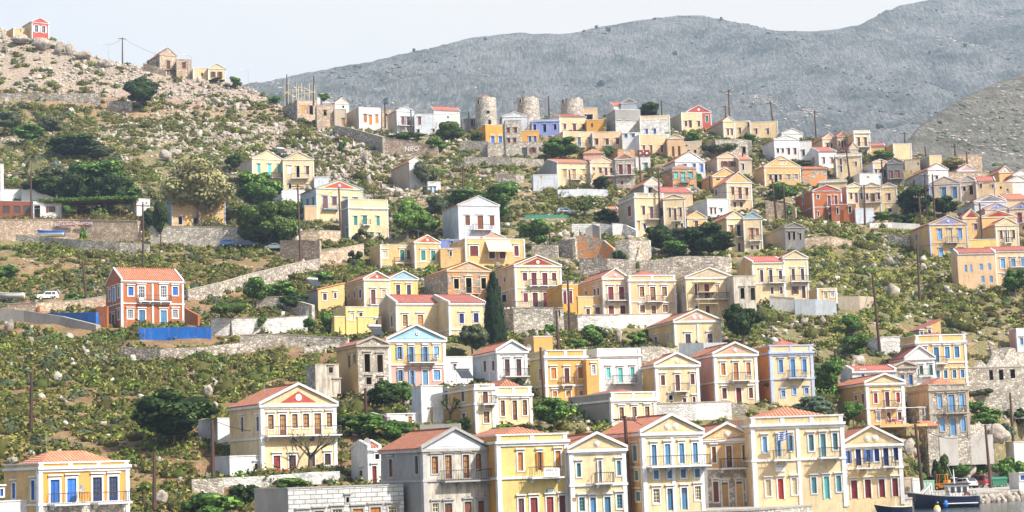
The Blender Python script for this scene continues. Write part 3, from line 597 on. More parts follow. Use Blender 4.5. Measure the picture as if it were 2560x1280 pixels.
H('cream wing with red roof and vine-covered terrace','2442 2443 2490 455 505','s 445','c',"sK 460 470 6: 2452; sK 462 470 5: 2482",S=11.6,dep=9,red=1),
H('pale flat house with satellite dish near the right edge','2489 2490 2532 457 500','f','c',"oDn 466 472 5: 2502; oDn 472 478 5: 2519",S=11.5,dep=8,pil=0),
H('pale gable house below the right crest beside the edge','2480 2522 2575 454 500','g 440','w',"",side='c',S=11.4,pil=0),
H('terracotta house with red pediment and two maroon doors','1987 2035 2105 477 550','g 463','t',"SP 490 517 8: 2073 2090; sP 488 497 6: 2045; TN 527 546 7: 2075; oR 530 540 4: 2046; <sP 493 510 4: 2008",side='t',ped='r',bands='518',bal='2064-2104 517 .5',S=11.9),
H('low terracotta annex with two dark windows','2079 2080 2141 513 557','f','t',"oD 520 535 5: 2094; oD 517 532 7: 2125",S=12.1,dep=5,pil=0),
H('pale parapet house behind the terracotta house','2047 2048 2117 452 475','f 456','c',"",S=11.4,dep=8,pil=0),
H('cream house with pale pediment and pink side wall','2098 2120 2161 467 540','g 457','c',"sK 483 498 6: 2128 2154; SK 483 507 7: 2141; oD 523 529 6: 2150",side='k',ped='c',bands='508',S=11.9),
H('cream house with red pediment and open white balcony door','2160 2161 2203 467 540','g 457','c',"sK 484 500 6: 2168 2197; AK 484 507 5: 2183",ped='r',bands='508',bal='2162-2204 507',S=11.9,dep=10),
H('cream end house with red pediment and single maroon window','2202 2203 2244 468 538','g 458','c',"sR 484 501 7: 2223; oD 522 530 9: 2225",ped='r',bands='508',S=11.9,dep=10),
H('low white annex with railings under the three-pediment row','2138 2140 2185 522 560','f','W',"",S=12.3,dep=4,pil=0),
H('grey-gabled white house left of the blue-pediment twins','2383 2438 2517 504 548','g 487','W',"",ped='d',side='W',S=12.0,pil=0),
H('orange-tiled low house beyond the grey gable at right','2514 2516 2575 500 530','s 488','p',"",S=11.8,dep=8,pil=0),
H('left blue-pediment house of the twins above the orange pediments','2464 2466 2527 523 580','g 509','c',"",ped='b',trim='b',med=1,S=12.3,dep=9),
H('right blue-pediment house with bright red door','2526 2527 2590 522 580','g 505','c',"SA 533 558 10: 2550; sR 567 573 7: 2560",ped='b',trim='b',med=1,bal='2530-2585 559',S=12.3,dep=9),
H('orange house with small dark red pediment','2396 2410 2452 545 600','g 524','y',"sP 560 575 8: 2439",ped='m',S=12.7,red=1),
H('orange house with wide dark red pediment split by white bars','2452 2454 2542 543 600','g 527','y',"",ped='m',S=12.6,dep=7),
H('cream pedimented house with brown sashes between white pilasters','2438 2492 2547 563 620','g 546','c',"bK 577 598 7: 2503 2534; BK 577 605 9: 2518",side='y',ped='c',bal='2508-2530 607 .6',S=12.9,pil=3),
H('large blue-pedimented house with light-blue shutters and balcony','2273 2328 2420 561 645','g 540','y',"sL 573 598 10: 2350 2400; SC 572 605 11: 2375; sL 621 642 10: 2353; SL 621 646 9: 2380; sL 620 640 9: 2403; <sL 590 602 5: 2292",side='y',ped='b',trim='b',med=1,bands='608',bal='2361-2394 607',S=13.3),
H('plain ochre garden house under the brown-sash house','2419 2421 2492 600 630','f','l',"",S=13.1,dep=5,pil=0),
H('big ochre block with small light-blue windows at the right','2378 2398 2490 634 722','s 624','p',"sLn 662 680 6: 2415 2428; sLn 659 675 8: 2453 2474; sLn 690 706 8: 2457 2478",S=13.6,pil=0,red=1,under=6),
H('tall ochre house with white-framed blue windows at the right edge','2489 2491 2610 628 712','s 620','p',"sL 647 670 11: 2507 2533 2558; sL 688 706 10: 2516",bands='682',bal='2522-2575 668',S=13.6,dep=12,red=1),
H('unfinished grey cement house with ochre arch and timber poles','1905 1965 2012 568 628','g 558','d',"oD 580 600 6: 1973 1985; oD 584 600 5: 2001",side='g',trim='s',S=13.0,pil=0,red=2),
# --- left hillside
H('left of two joined cream gable houses with turquoise shutters','600 632 708 396 474','g 377','c',"sT 410 432 8: 647; ST 410 442 9: 674; sT 411 433 8: 698",side='e',bal='655-703 443',bands='452',ped='c',S=12.0),
H('right of two joined cream gable houses with open dark balcony door','708 709 785 399 474','g 381','c',"sW 414 434 9: 724; OD 416 443 8: 745; sP 416 436 8: 769; oD 459 472 6: 725; sP 462 474 6: 771",bal='728-772 446',bands='452',ped='c',S=12.0,dep=11),
H('white terrace block below the joined cream gable houses','703 705 762 474 525','f','w',"",S=12.3,dep=6,pil=0),
H('low white railed annex right of the joined gable houses','785 786 822 443 478','f','W',"",S=12.0,dep=5,pil=0),
H('pale blue-trimmed house with wide red pediment and round window','750 792 908 470 552','g 450','c',"SP 491 521 12: 813; sP 493 513 11: 836; sC 494 516 11: 863; sC 495 515 10: 889; <oD 501 517 4: 754; <oD 500 514 4: 769; <oD 495 514 5: 783",side='W',ped='r',med=1,trim='L',bal='806-845 522 .8',S=12.5),
H('small peach annex in front of the blue-trimmed red pediment house','761 762 792 515 555','f','p',"",S=12.9,dep=5,pil=0),
H('cream parapet house with green shutters and grey side wall','852 873 970 498 600','f 519','c',"sG 541 563 9: 889; SG 540 566 11: 912; sG 541 564 8: 945; sE 582 594 10: 929; sG 583 600 6: 948; <TG 570 595 5: 868",side='g',bal='904-925 562 .8',S=13.0),
H('lone pale house with red roof on the rocky slope','977 1025 1056 405 472','g 394','w',"sY 418 432 6: 1040",side='e',S=11.0,pil=0),
H('tiny white cottage with two pale blue shutters below the rocky slope','1069 1070 1102 455 484','f','w',"sL 467 480 6: 1077 1087",S=11.7,dep=5,pil=0),
H('tall plain white gabled house with three brown shutters','1105 1148 1250 512 612','g 491','W',"sK 539 563 12: 1169 1230; SK 539 573 15: 1201; sP 600 610 9: 1170",side='W',ped='W',bal='1180-1228 574',S=12.8,pil=0),
H('low lilac-blue annex left of the tall white gabled house','1101 1102 1149 600 625','f','b',"oD 604 613 6: 1130",trim='b',S=13.0,dep=5,pil=0),
H('yellow-grey house with lilac gable ends hidden behind the blossom tree','415 430 563 478 567','s 466','y',"sL 487 512 7: 430; sL 492 512 7: 499; oD 542 561 9: 451; oD 545 560 12: 490",trim='b',bands='528',side='g',red=2),
H('white dovecote box house with round holes above the stone terrace','340 342 375 497 540','f','w',"oDn 505 509 4: 357 366",S=13.3,dep=4,pil=0),
H('low white restaurant building with brown-shuttered window','82 83 156 505 548','f','w',"OD 514 546 15: 93; aK 516 531 11: 127",S=13.6,dep=7,pil=0,name='restaurant_building',cat='restaurant'),
H('white sloping-roof restaurant hall with thin chimneys','0 1 56 474 505','f','w',"",dep=6,pil=0,chim='5 412 478'),
H('red-brown timber restaurant front with four glass panes','-12 -11 78 503 548','f','B',"gKn 514 533 18: 15 42; gKn 514 533 18: 66",S=13.7,dep=5,pil=0,trim='s'),
H('terracotta house with blue doors, white pilasters and red tile roof','265 304 459 700 818','s 672','t',"sB 717 739 13: 327; GW 716 752 15: 354; GW 715 751 15: 409; sB 717 738 13: 438; gW 774 796 14: 326; SM 775 815 15: 355 409; gW 774 795 13: 438; <sL 724 752 5: 274; <SL 720 755 6: 285; <sL 716 743 5: 297; <sM 776 798 5: 297; <OD 786 812 6: 283",bands='758',bal='344-426 753 .7',pil=3,S=15.8,ped='b'),
# --- centre
H('yellow house with red pediment, white oval panels and green shutters','1020 1038 1101 606 668','g 589','y',"sG 626 651 11: 1058 1083",ped='r',med=1,bands='655',S=13.4),
H('low yellow wing with green and white windows left of the oval-panel house','925 952 1030 613 668','f','y',"sC 627 645 11: 963; sG 625 652 10: 1005; sG 625 649 8: 1021",S=13.4,bal='985-1040 657 .6'),
H('low ochre wing right of the oval-panel house','1101 1102 1166 622 668','f','y',"oD 628 640 5: 1127",S=13.5,dep=6,pil=0),
H('peach house with small red pediment and striped awning','1125 1165 1312 597 668','f','y',"SR 615 640 20: 1185; sR 628 646 14: 1230 1256; sR 615 640 11: 1291",S=13.6,bands='668',dep=9),
H('narrow pink pediment bay rising over the awning house','1205 1208 1264 594 612','g 583','p',"",ped='k',S=13.4,dep=7,pil=0),
H('yellow house with red pediment, arched balcony door and water tanks','865 912 975 698 782','g 680','c',"SP 724 760 11: 933; sC 724 746 10: 959; <sO 735 746 4: 873; <sO 730 745 5: 887; <sK 724 745 6: 901",side='y',ped='r',med=1,bal='921-954 762 .9',S=14.2),
H('yellow gable house with light blue pediment and two brown windows','974 976 1045 697 752','g 679','l',"gK 712 739 10: 995 1022",ped='L',S=14.2,dep=9,pil=0,med=0),
H('small white-edged yellow cottage with solar heater on red roof','768 796 862 724 782','w 708','y',"gK 734 750 9: 812; gK 732 746 6: 838",side='g',S=14.4,pil=0),
H('lower yellow storey with brown windows beneath the water tanks','864 866 948 768 840','f','l',"sC 782 800 9: 880; sK 782 793 8: 902",S=14.9,dep=6,pil=0),
H('small yellow block with maroon window at the foot of the steps','835 837 892 792 842','f','l',"sR 804 825 7: 873",S=15.3,dep=5,pil=0),
H('blank beige courtyard wall block with one brown door','893 895 954 793 838','f','l',"TK 800 828 5: 942",S=15.4,dep=5,pil=0),
H('derelict house with flaking orange render and stone side wall','1060 1121 1227 676 752','g 655','x',"oD 697 722 12: 1141; OD 695 735 14: 1172; oD 695 722 12: 1209",side='s',trim='c',bal='1160-1197 734',ped='e',S=14.3,pil=0),
H('long cream house with red tile roof and three brown sash windows','945 992 1118 758 842','s 740','c',"bK 787 815 12: 1013; BO 787 820 14: 1051; bK 787 815 11: 1103; <bK 790 817 5: 980",side='e',S=15.4,red=1),
H('cream house with red roof and navy blue windows by the cypress','1118 1124 1216 758 848','s 740','c',"sN 784 808 11: 1154; SN 783 806 12: 1190; sN 836 850 9: 1157",bands='824',S=15.4,red=1,dep=13),
H('house with sky-blue pediment over yellow and pink storeys','948 972 1114 850 975','g 815','y',"aL 867 898 9: 999; AL 867 905 9: 1028 1063; sL 866 896 13: 1091; aL 925 953 9: 1001; AL 926 962 8: 1030; SL 925 962 13: 1063; sL 925 950 16: 1092",ped='L',bands='912',low='k',bal='1018-1087 906',S=16.6,trim='w',pil=2),
H('roofless stone ruin with tall black window openings','840 897 972 862 990','g 845','s',"OD 885 930 14: 918; OD 887 930 14: 950; oD 943 961 13: 922; gK 945 961 10: 952; oD 975 988 9: 867; oD 972 986 8: 890; <oD 890 918 6: 873; <oD 887 908 5: 887",side='y',trim='s',S=16.6,pil=0),
H('crumbling white ruin left of the roofless stone ruin','764 790 848 912 992','f','v',"oD 918 932 10: 827; OD 952 985 14: 842",side='s',trim='s',S=16.4,pil=0),
H('small white pedimented house with two tall dark doors','1180 1245 1318 878 958','g 854','w',"GP 898 940 12: 1268 1297; <sP 902 930 7: 1213; <sP 902 927 6: 1234",side='W',bal='1258-1320 941',ped='W',S=16.7,pil=2),
H('white terrace block right of the sky-blue pediment house','1114 1116 1182 893 962','f','w',"sP 910 922 8: 1137",S=16.6,dep=5,pil=0),
H('three-bay cream house with maroon pediment and eight maroon shutters','1232 1290 1404 664 770','g 640','c',"sR 682 702 11: 1312 1385; SR 682 714 13: 1335 1362; sR 733 755 11: 1314 1387; SR 732 767 13: 1338 1365; <sK 695 712 5: 1244; <sK 694 705 4: 1262; <OD 737 755 12: 1260",side='p',ped='m',med=1,bands='720',bal='1320-1390 714 .8,1283-1408 769 1.5',S=14.6),
H('low stone basement storey under the maroon pediment house','1282 1285 1410 771 835','f','s',"oD 774 792 4: 1398",trim='s',S=14.9,dep=5,pil=0),
H('peach house with pink pediment and two tall maroon doors','1445 1510 1573 696 790','g 673','p',"SR 717 752 13: 1527 1554; sR 764 785 13: 1528 1557; <sR 722 738 5: 1487; <sR 720 738 5: 1496; <oD 728 738 4: 1466",side='y',ped='k',med=1,bal='1515-1576 751',S=14.9),
H('cream parapet house with brown sashes right of the pink pediment','1573 1575 1690 690 790','p 680 702','p',"bK 717 742 11: 1605; BK 717 750 13: 1632; bK 717 740 12: 1661; bK 763 782 12: 1606; BK 764 785 11: 1634; bK 762 780 12: 1663",bands='755',bal='1614-1656 754',S=14.9,dep=12,red=1),
H('low yellow front storey left of the pink pediment house','1444 1446 1509 742 790','f','y',"sR 772 786 9: 1470; sP 768 785 12: 1494",S=15.0,dep=5,pil=0),
H('golden alley house with two maroon doors','1404 1408 1446 712 792','f','o',"SR 728 760 8: 1412; SR 727 758 7: 1427",S=14.9,dep=8,pil=0),
H('half-grey, half-yellow gable house behind balcony scaffolding','1690 1718 1835 694 790','g 671','c',"sR 710 738 11: 1742; SR 710 745 12: 1767; sY 712 740 10: 1793; SY 712 745 11: 1820; sR 765 780 10: 1743; SR 765 785 10: 1769; <sK 714 735 4: 1710",side='v',bal='1734-1838 748',trim='w',ped='e',S=15.0,pil=0),
H('roofless pinkish plaster ruin with two black windows','1836 1838 1890 690 795','f','v',"OD 720 747 10: 1856; OD 720 750 11: 1882",trim='s',S=15.0,dep=8,pil=0),
H('yellow house with red roof, brown sashes and long balcony','1843 1885 1962 656 752','s 644','c',"gK 675 705 8: 1904; GK 674 706 8: 1927; gK 676 698 8: 1951; gK 718 735 7: 1930 1953",side='y',bal='1918-1960 707',S=14.4,red=1,bands='710'),
H('narrow yellow tower house with pediment and white pilasters','1961 1963 2021 645 748','g 628','c',"GK 672 700 8: 1983 2006; aK 716 735 8: 1988; TK 715 745 9: 2009",bal='1974-2022 704',bands='708',ped='c',S=14.4,dep=10),
H('tiny yellow annex with two white-framed windows','2021 2045 2093 722 768','f','y',"sC 731 747 9: 2064; gW 731 743 8: 2081",S=14.6),
H('yellow house with wide pink pediment and grey terrace','1620 1688 1803 803 868','g 776','c',"gK 835 858 13: 1720 1775; <sC 838 857 6: 1672; <oD 842 858 6: 1640",side='y',ped='k',med=2,pil=3,S=15.8),
H('yellow parapet house with orange shutters and white cornice','1323 1365 1468 878 1000','p 880 893','G',"sO 920 947 13: 1384; SK 920 957 12: 1417; sO 918 946 12: 1451; sO 978 992 10: 1387; sO 978 992 12: 1421; sO 977 990 10: 1453; <sO 922 950 7: 1352",side='l',bal='1400-1434 962 .6',S=17.0,bands='965'),
H('plain yellow wing with single white window','1467 1469 1498 900 1000','f','G',"gW 912 936 9: 1484",S=17.0,dep=8,pil=0),
H('tall bare yellow block behind the parapet house','1310 1336 1382 842 900','f','G',"",side='y',S=16.6,pil=0),
H('white parapet house with turquoise shutters','1496 1498 1603 873 995','f 889','w',"sT 919 945 10: 1521; ST 920 956 11: 1551; sT 918 943 10: 1581",bal='1528-1588 958',S=17.0,dep=9),
H('yellow gable house with medallion and three brown doors','1606 1642 1748 913 1012','g 885','c',"sK 938 963 10: 1657; SK 937 977 11: 1694; sK 935 961 10: 1731; oD 988 1000 9: 1677; sK 995 1006 9: 1711; sK 992 1006 7: 1735",side='y',bal='1680-1718 978',med=1,ped='c',S=17.2),
H('yellow pediment house with pink side wall and orange grilles','1713 1790 1894 886 1010','g 859','c',"bO 908 938 11: 1808; BO 907 951 12: 1840; bO 906 937 11: 1871; sK 970 997 11: 1811; SR 969 1005 13: 1847; sK 969 995 10: 1877",side='k',ped='k',med=1,bands='956',bal='1825-1873 951',S=17.2),
H('yellow house with lilac-blue parapet and blue shutters','1885 1930 2034 866 1008','p 850 882','c',"sM 900 931 10: 1952; SM 898 943 11: 1982; sM 898 930 10: 2011; sL 976 992 9: 1958; sL 970 986 8: 1986; sL 970 984 9: 2016",side='o',trim='b',bands='948',bal='1966-2012 945',S=17.2,red=1),
H('cream corner house with brown sashes and curved balcony','1105 1190 1237 962 1085','f 972','c',"SK 969 1008 12: 1213; bK 1029 1057 14: 1216; <BK 977 1010 7: 1117; <bK 973 1003 8: 1158; <bK 1033 1047 8: 1160",side='y',bands='1010',bal='1202-1236 1010',S=18.2),
H('cream parapet house with red roof and orange grilles','1237 1240 1330 970 1062','p 950 988','c',"bK 1001 1040 10: 1257; BK 1001 1050 11: 1287; bK 1000 1038 11: 1312",S=18.2,dep=10),
H('white balcony block with railings left of the cream corner house','1030 1055 1108 966 1062','f','w',"oD 1014 1024 6: 1052; TY 1024 1058 7: 1079; TY 978 1010 6: 1117",side='W',S=18.0,pil=0),
H('low white wall hut with orange door among shrubs','965 968 1056 1036 1066','f','w',"TO 1041 1062 9: 1025",S=18.2,dep=4,pil=0),
H('cream house with pink-panelled parapet and huge grey blank side','1420 1530 1640 983 1068','p 975 1001','c',"bK 1018 1052 11: 1554; bK 1017 1050 11: 1586; bK 1016 1048 11: 1618",side='g',S=18.4,red=1,rel=26),
# --- right lower
H('small ochre upper house with slanting red roof','2270 2300 2353 826 845','w 798','y',"sM 829 837 7: 2304; sM 823 835 8: 2323",side='W',S=15.8,red=1,pil=0),
H('big ochre parapet house with tall blue shutters','2250 2295 2417 840 962','p 832 857','y',"SM 868 906 13: 2341; sM 867 896 12: 2368; sM 866 894 12: 2392; sM 926 946 9: 2345 2364; sM 925 945 9: 2386; sM 924 944 9: 2406; sM 869 874 10: 2312",side='y',bands='908',bal='2334-2364 909',S=16.4,red=1),
H('white pedimented house with pale green doors','2225 2268 2337 896 968','g 867','w',"GG 914 936 9: 2303; SG 912 938 8: 2327",side='W',ped='w',bal='2294-2330 940 .6',S=16.8,red=1),
H('tiny stone pediment house with two bright blue doors','2180 2240 2291 917 968','g 905','s',"SB 938 962 9: 2256 2277",side='W',trim='s',S=17.0,pil=0),
H('white-walled house with blue shutter and red roof behind the ochre pediment','2128 2132 2240 928 965','s 918','W',"sB 929 946 8: 2157",S=17.0,dep=5,pil=0,red=1),
H('whitewashed block behind a wooden pole above the white pediment','2198 2201 2250 844 884','f','z',"",S=16.2,dep=6,pil=0),
H('ochre pedimented house with terrace over the harbour','2083 2170 2262 958 1068','g 937','y',"sA 983 1008 9: 2189; SR 980 1016 10: 2218; sA 981 1006 9: 2245; sW 1033 1052 8: 2196; GK 1031 1056 9: 2222; sK 1030 1050 9: 2249; <oD 988 1001 6: 2140; <bR 985 1009 7: 2158",side='y',ped='c',bands='1022',bal='2206-2242 1020',S=18.6),
H('stone house with tall bright blue shutters and hip roof','2265 2328 2422 963 1092','p 944 975','s',"sL 988 1020 11: 2350; SL 987 1029 15: 2379; sL 985 1018 11: 2404; sL 1048 1078 11: 2356; SL 1047 1088 14: 2383; sL 1045 1078 12: 2408",side='p',trim='s',bands='1034',bal='2358-2412 1033',S=18.7),
H('small white annex with three blue shutters beside the stone house','2278 2281 2326 990 1018','f','W',"sB 1000 1015 7: 2293 2319; sB 999 1014 10: 2306",S=19.0,dep=4,pil=0),
H('lower stone storey under the three-shutter annex','2283 2300 2345 1018 1075','f','s',"",side='j',trim='s',S=19.1,pil=0),
H('small stone hut with red lean-to roof above the rocks','2308 2321 2346 1066 1120','m 1054','s',"",side='j',trim='s',S=19.6,pil=0),
H('roofless grey stone ruin with three dark openings at the right','2418 2421 2600 921 985','f','s',"oDn 925 950 10: 2478; oDn 924 950 11: 2503; oDn 923 946 12: 2532",trim='s',pil=0,name='ruined_house',dep=9),
H('white and red house cut by the right frame edge','2536 2546 2600 822 905','f','w',"sL 845 862 8: 2554",side='k',S=16.2),
H('low white kiosk with blue window at the right edge of the quay','2540 2548 2600 1184 1222','f','w',"gB 1188 1200 14: 2558",S=20.2,pil=0),
H('small white block on the slope at the right edge','2530 2536 2600 1106 1140','f','w',"",S=19.4,pil=0),
# --- harbour front row
H('long two-storey cream mansion with hip roof, grey-green shutters and flag','1882 1887 2113 1046 1265','p 1017 1064','c',"sL 1092 1131 11: 1912; AL 1090 1140 6: 1947; aL 1088 1127 7: 1977; sE 1087 1127 12: 2028; SE 1085 1141 13: 2058; sE 1083 1124 12: 2088; sC 1199 1240 13: 1921; SA 1197 1248 14: 1952; sC 1195 1236 13: 1986; sE 1193 1233 12: 2035; ST 1191 1247 13: 2067; sE 1189 1229 12: 2097",bands='1152',bal='1930-1972 1150 1.1,2045-2098 1144 1.1',dep=13,rel=12,pil=3,med=0,low='c'),
H('harbour house with blue shutters, twin medallions and four maroon doors','2110 2114 2257 1112 1256','g 1068','c',"aB 1127 1158 7: 2122; SN 1123 1164 13: 2146; aB 1124 1154 10: 2171; sN 1122 1153 12: 2192; SN 1120 1164 13: 2215; sN 1119 1151 12: 2240; SR 1201 1247 15: 2136; SR 1199 1245 15: 2170; SR 1198 1243 14: 2205; SR 1196 1241 14: 2238",bands='1172',bal='2137-2172 1170,2204-2238 1166',med=2,ped='c',dep=13,rel=10),
H('narrow harbour house with red medallion and arched stone ground floor','1756 1763 1885 1098 1268','g 1061','y',"bK 1117 1156 10: 1785; BK 1115 1168 13: 1823; bK 1113 1151 12: 1862; rK 1204 1255 13: 1790; rY 1206 1266 15: 1813; rY 1204 1266 15: 1849; rK 1204 1252 13: 1873",bands='1173',low='s',bal='1797-1872 1171 1.3',med=1,ped='c',dep=13,rel=12),
H('yellow harbour mansion with blue doors and two-eyed pediment','1500 1612 1758 1082 1285','g 1040','c',"SM 1112 1163 12: 1635; SM 1110 1161 13: 1669; SM 1108 1158 12: 1704; SM 1107 1157 12: 1738; sM 1176 1197 12: 1640 1674 1708 1743; gC 1222 1258 16: 1641; TM 1221 1276 15: 1676; TM 1219 1274 14: 1711; gC 1215 1250 16: 1745; <sE 1114 1152 10: 1588; <sE 1177 1200 10: 1592; <sE 1230 1252 11: 1596",side='y',bands='1168',bal='1616-1765 1167 1.2',med=2,ped='c',pil=3,rel=26),
H('faded lemon gabled house with a single central white balcony door','1424 1430 1566 1124 1300','g 1086','c',"sE 1158 1192 10: 1447; AW 1152 1204 7: 1500; sE 1152 1188 10: 1547; gE 1243 1278 14: 1455; rM 1244 1285 14: 1483; rM 1242 1283 15: 1519; gE 1236 1271 14: 1549",bands='1214',bal='1484-1532 1208 .9',med=1,ped='c',dep=13,rel=12),
H('bright yellow harbour house with bannered balcony and four street doors','1200 1248 1422 1090 1310','p 1068 1106','l',"bO 1131 1177 13: 1301; AO 1130 1175 9: 1349; bO 1127 1173 13: 1395; sP 1246 1290 14: 1303; TR 1244 1290 18: 1335; TR 1242 1290 17: 1375; sP 1239 1290 15: 1406; <bO 1135 1180 8: 1248",side='o',bands='1196',bal='1320-1400 1194 1.2',dep=15,rel=20),
H('weathered grey pedimented mansion with brown grilles and a long balcony','952 1062 1220 1122 1320','g 1074','v',"bK 1141 1184 15: 1087; BK 1138 1200 16: 1121; BK 1137 1198 15: 1165; bK 1135 1178 14: 1196; gC 1258 1290 16: 1089; rK 1258 1300 18: 1121; rK 1254 1300 17: 1170; rK 1252 1300 15: 1203; <bK 1148 1192 9: 978; <oD 1140 1185 8: 1042",side='g',trim='g',bands='1202',bal='1100-1226 1203 1.0',ped='W',rel=28),
H('low white cottage with red-brown doors and an orange roof','877 921 952 1120 1215','s 1106','w',"oD 1135 1148 11: 943; SR 1165 1208 11: 936; <sK 1176 1190 8: 903",side='w',S=19.8,pil=0),
H('flat building of pale ashlar blocks at the waterfront','660 722 1010 1222 1330','f','a',"oD 1243 1256 7: 869; sO 1277 1300 22: 798; sO 1272 1300 25: 895; sO 1268 1300 25: 939; gC 1266 1290 23: 982; gC 1273 1300 24: 843; sK 1281 1300 24: 757",side='g',trim='g',rel=16,pil=0,dep=12),
H('large yellow house with red pediment and six brown grilles','573 655 841 1012 1188','g 963','c',"bK 1037 1073 14: 677; BK 1036 1088 16: 707; bK 1035 1070 14: 737; bK 1034 1069 15: 765; BK 1033 1085 17: 794; bK 1032 1067 14: 823; TR 1139 1174 17: 692; GK 1138 1175 17: 731; gK 1137 1166 10: 782; gK 1134 1162 15: 819; <bK 1043 1080 6: 606; <bK 1042 1078 6: 645",side='c',ped='r',med=1,bands='1096',bal='660-846 1090 1.0',S=18.0,rel=24,dado='m 1175'),
H('white stair annex left of the big red-pediment house','541 545 577 1047 1118','f','w',"",S=18.4,dep=7,pil=0),
H('low white outbuilding with small red window under the grille house','545 575 668 1142 1195','f','w',"sK 1159 1170 8: 640; oD 1148 1162 5: 562",side='W',S=18.8,pil=0,dep=5),
H('ochre harbour house with blue doors and white-specked red roof','10 98 322 1160 1350','p 1126 1170','o',"SB 1199 1265 23: 137; SB 1196 1263 23: 179; GN 1193 1260 23: 243; GN 1191 1258 22: 283; <sB 1208 1246 8: 35; <sB 1201 1250 9: 83",side='y',trim='w',bands='1262',low='s',bal='119-207 1262 1.2,228-313 1258 1.2',rel=32),
H('white parapet stub with yellow piers at the lower left corner','-40 -30 70 1256 1350','f','w',"sB 1222 1240 8: 4",S=22.5,dep=5,pil=0,rel=15),
]
# ------------------------------------------------------------------ terrain
def vnoise(X,Y,sc,seed):
    r=np.random.RandomState(seed); T=r.rand(64,64); x=X/sc; y=Y/sc; xi=np.floor(x).astype(int); yi=np.floor(y).astype(int); fx=sstep(x-xi); fy=sstep(y-yi)
    g=lambda a,b:T[a%64,b%64]
    return (g(xi,yi)*(1-fx)+g(xi+1,yi)*fx)*(1-fy)+(g(xi,yi+1)*(1-fx)+g(xi+1,yi+1)*fx)*fy
def fbm(X,Y,sc,seed,n=4):
    a=0;t=0
    for i in range(n): a=a+vnoise(X,Y,sc/2**i,seed+i)*.55**i; t+=.55**i
    return a/t
def solve_terrain(X,Y):
    Z=np.full_like(X,20.)
    for _ in range(5):
        px,_py=proj(X,Y,Z)
        px=np.clip(px,-380,2980)
        lo=np.full_like(X,-395.); hi=np.interp(px,EX,EY)
        for _k in range(22):
            m=(lo+hi)/2; far=depth(px,m)>Y; lo=np.where(far,m,lo); hi=np.where(far,hi,m)
        y=(lo+hi)/2; yc=np.interp(px,CRX,CRY)
        r=ray(px,np.maximum(y,yc)); Z=H0+Y*r[...,2]
        Yc=depth(px,yc); Z=np.where(y<yc,H0+Yc*ray(px,yc)[...,2]-(Y-Yc)*.10-((Y-Yc)**2)*.0012,Z)
        Z=np.maximum(Z,-5)
    ye=yedge_depth(px)
    Z=np.where(Y<ye*(1.095+.11*sstep((px-2240)/60.)),ZQ-.04,Z); Z=np.where(Y<ye+.4,-4.,Z)
    return Z,px,y,ye
GX=np.arange(-200,200.1,1.); GY=np.arange(150,690.1,1.)
_X,_Y=np.meshgrid(GX,GY); TZ,TPX,TPY,TYE=solve_terrain(_X,_Y)
fade=np.clip((_Y-TYE*(1.12+.11*sstep((TPX-2240)/60.)))/15,0,1)
TZ=TZ+fade*((fbm(_X,_Y,14,3)-.5)*2.0+(fbm(_X,_Y,4,9)-.5)*.7)
OCC=np.zeros_like(TZ)
def carve(f,mf=3.,ms=1.2,mb=.8,flat=True):
    dx=_X-f.C.x; dy=_Y-f.C.y; u=dx*f.cs+dy*f.sn; v=-dx*f.sn+dy*f.cs
    ins=(u>-ms)&(u<f.W+ms)&(v>-mf)&(v<f.D+mb)
    TZ[ins]=np.minimum(TZ[ins],f.C.z-.06)
    OCC[(u>-.8)&(u<f.W+.8)&(v>-1.)&(v<f.D+.8)]=1
for f,o in HS: carve(f,f.front)
def zt(x,y):
    i=min(max((x-GX[0])/1.,0),len(GX)-1.01); j=min(max((y-GY[0])/1.,0),len(GY)-1.01); a=int(i); b=int(j); u=i-a; v=j-b
    return float((TZ[b,a]*(1-u)+TZ[b,a+1]*u)*(1-v)+(TZ[b+1,a]*(1-u)+TZ[b+1,a+1]*u)*v)
def ztv(x,y):
    i=np.clip((x-GX[0]),0,len(GX)-1.01); j=np.clip((y-GY[0]),0,len(GY)-1.01); a=i.astype(int); b=j.astype(int); u=i-a; v=j-b
    return (TZ[b,a]*(1-u)+TZ[b,a+1]*u)*(1-v)+(TZ[b+1,a]*(1-u)+TZ[b+1,a+1]*u)*v
def blob(px,py,cx,cy,rx,ry): return np.exp(-(((px-cx)/rx)**2+((py-cy)/ry)**2))
def zones(px,py):
    left=sstep((1050-px)/200.); up=sstep((270-py+.05*(px-300))/50.)
    veg=.62+.28*left*sstep((py-560)/60.); rock=.30-.21*left*sstep((py-560)/80.)
    veg=veg*(1-.80*left*up); rock=rock+.62*left*up
    mid=blob(px,py,860,420,210,140); rock=rock+.65*mid; veg=veg-.18*mid
    m2=blob(px,py,520,320,300,75); rock=rock+.50*m2; veg=veg-.20*m2
    rt=blob(px,py,2200,700,260,110); veg=veg+.5*rt; rock=rock-.15*rt
    lr=sstep((px-2230)/80.)*sstep((py-940)/60.); rock=rock+.30*lr; veg=veg+.3*lr
    ru=blob(px,py,1480,620,150,60); rock=rock+.35*ru
    soil=.30+.6*blob(px,py,420,240,260,40)+.5*blob(px,py,460,860,160,40)+.45*left*sstep((py-600)/100.)
    return np.clip(veg,0,1),np.clip(rock,0,1),np.clip(soil,0,1)
vg,rk_,sl_=zones(TPX,TPY)
V=np.stack([_X,_Y,TZ],-1).reshape(-1,3); ny,nx=TZ.shape; idx=np.arange(ny*nx).reshape(ny,nx)
Fq=np.stack([idx[:-1,:-1],idx[:-1,1:],idx[1:,1:],idx[1:,:-1]],-1).reshape(-1,4)
gm,t,b=newmat('hillside_ground')
at_=lambda n:N(t,'ShaderNodeAttribute',attribute_name=n).outputs['Fac']
n1=noise(t,.35,8,.7); n2=noise(t,1.7,6,.75); n3=noise(t,.09,4,.6)
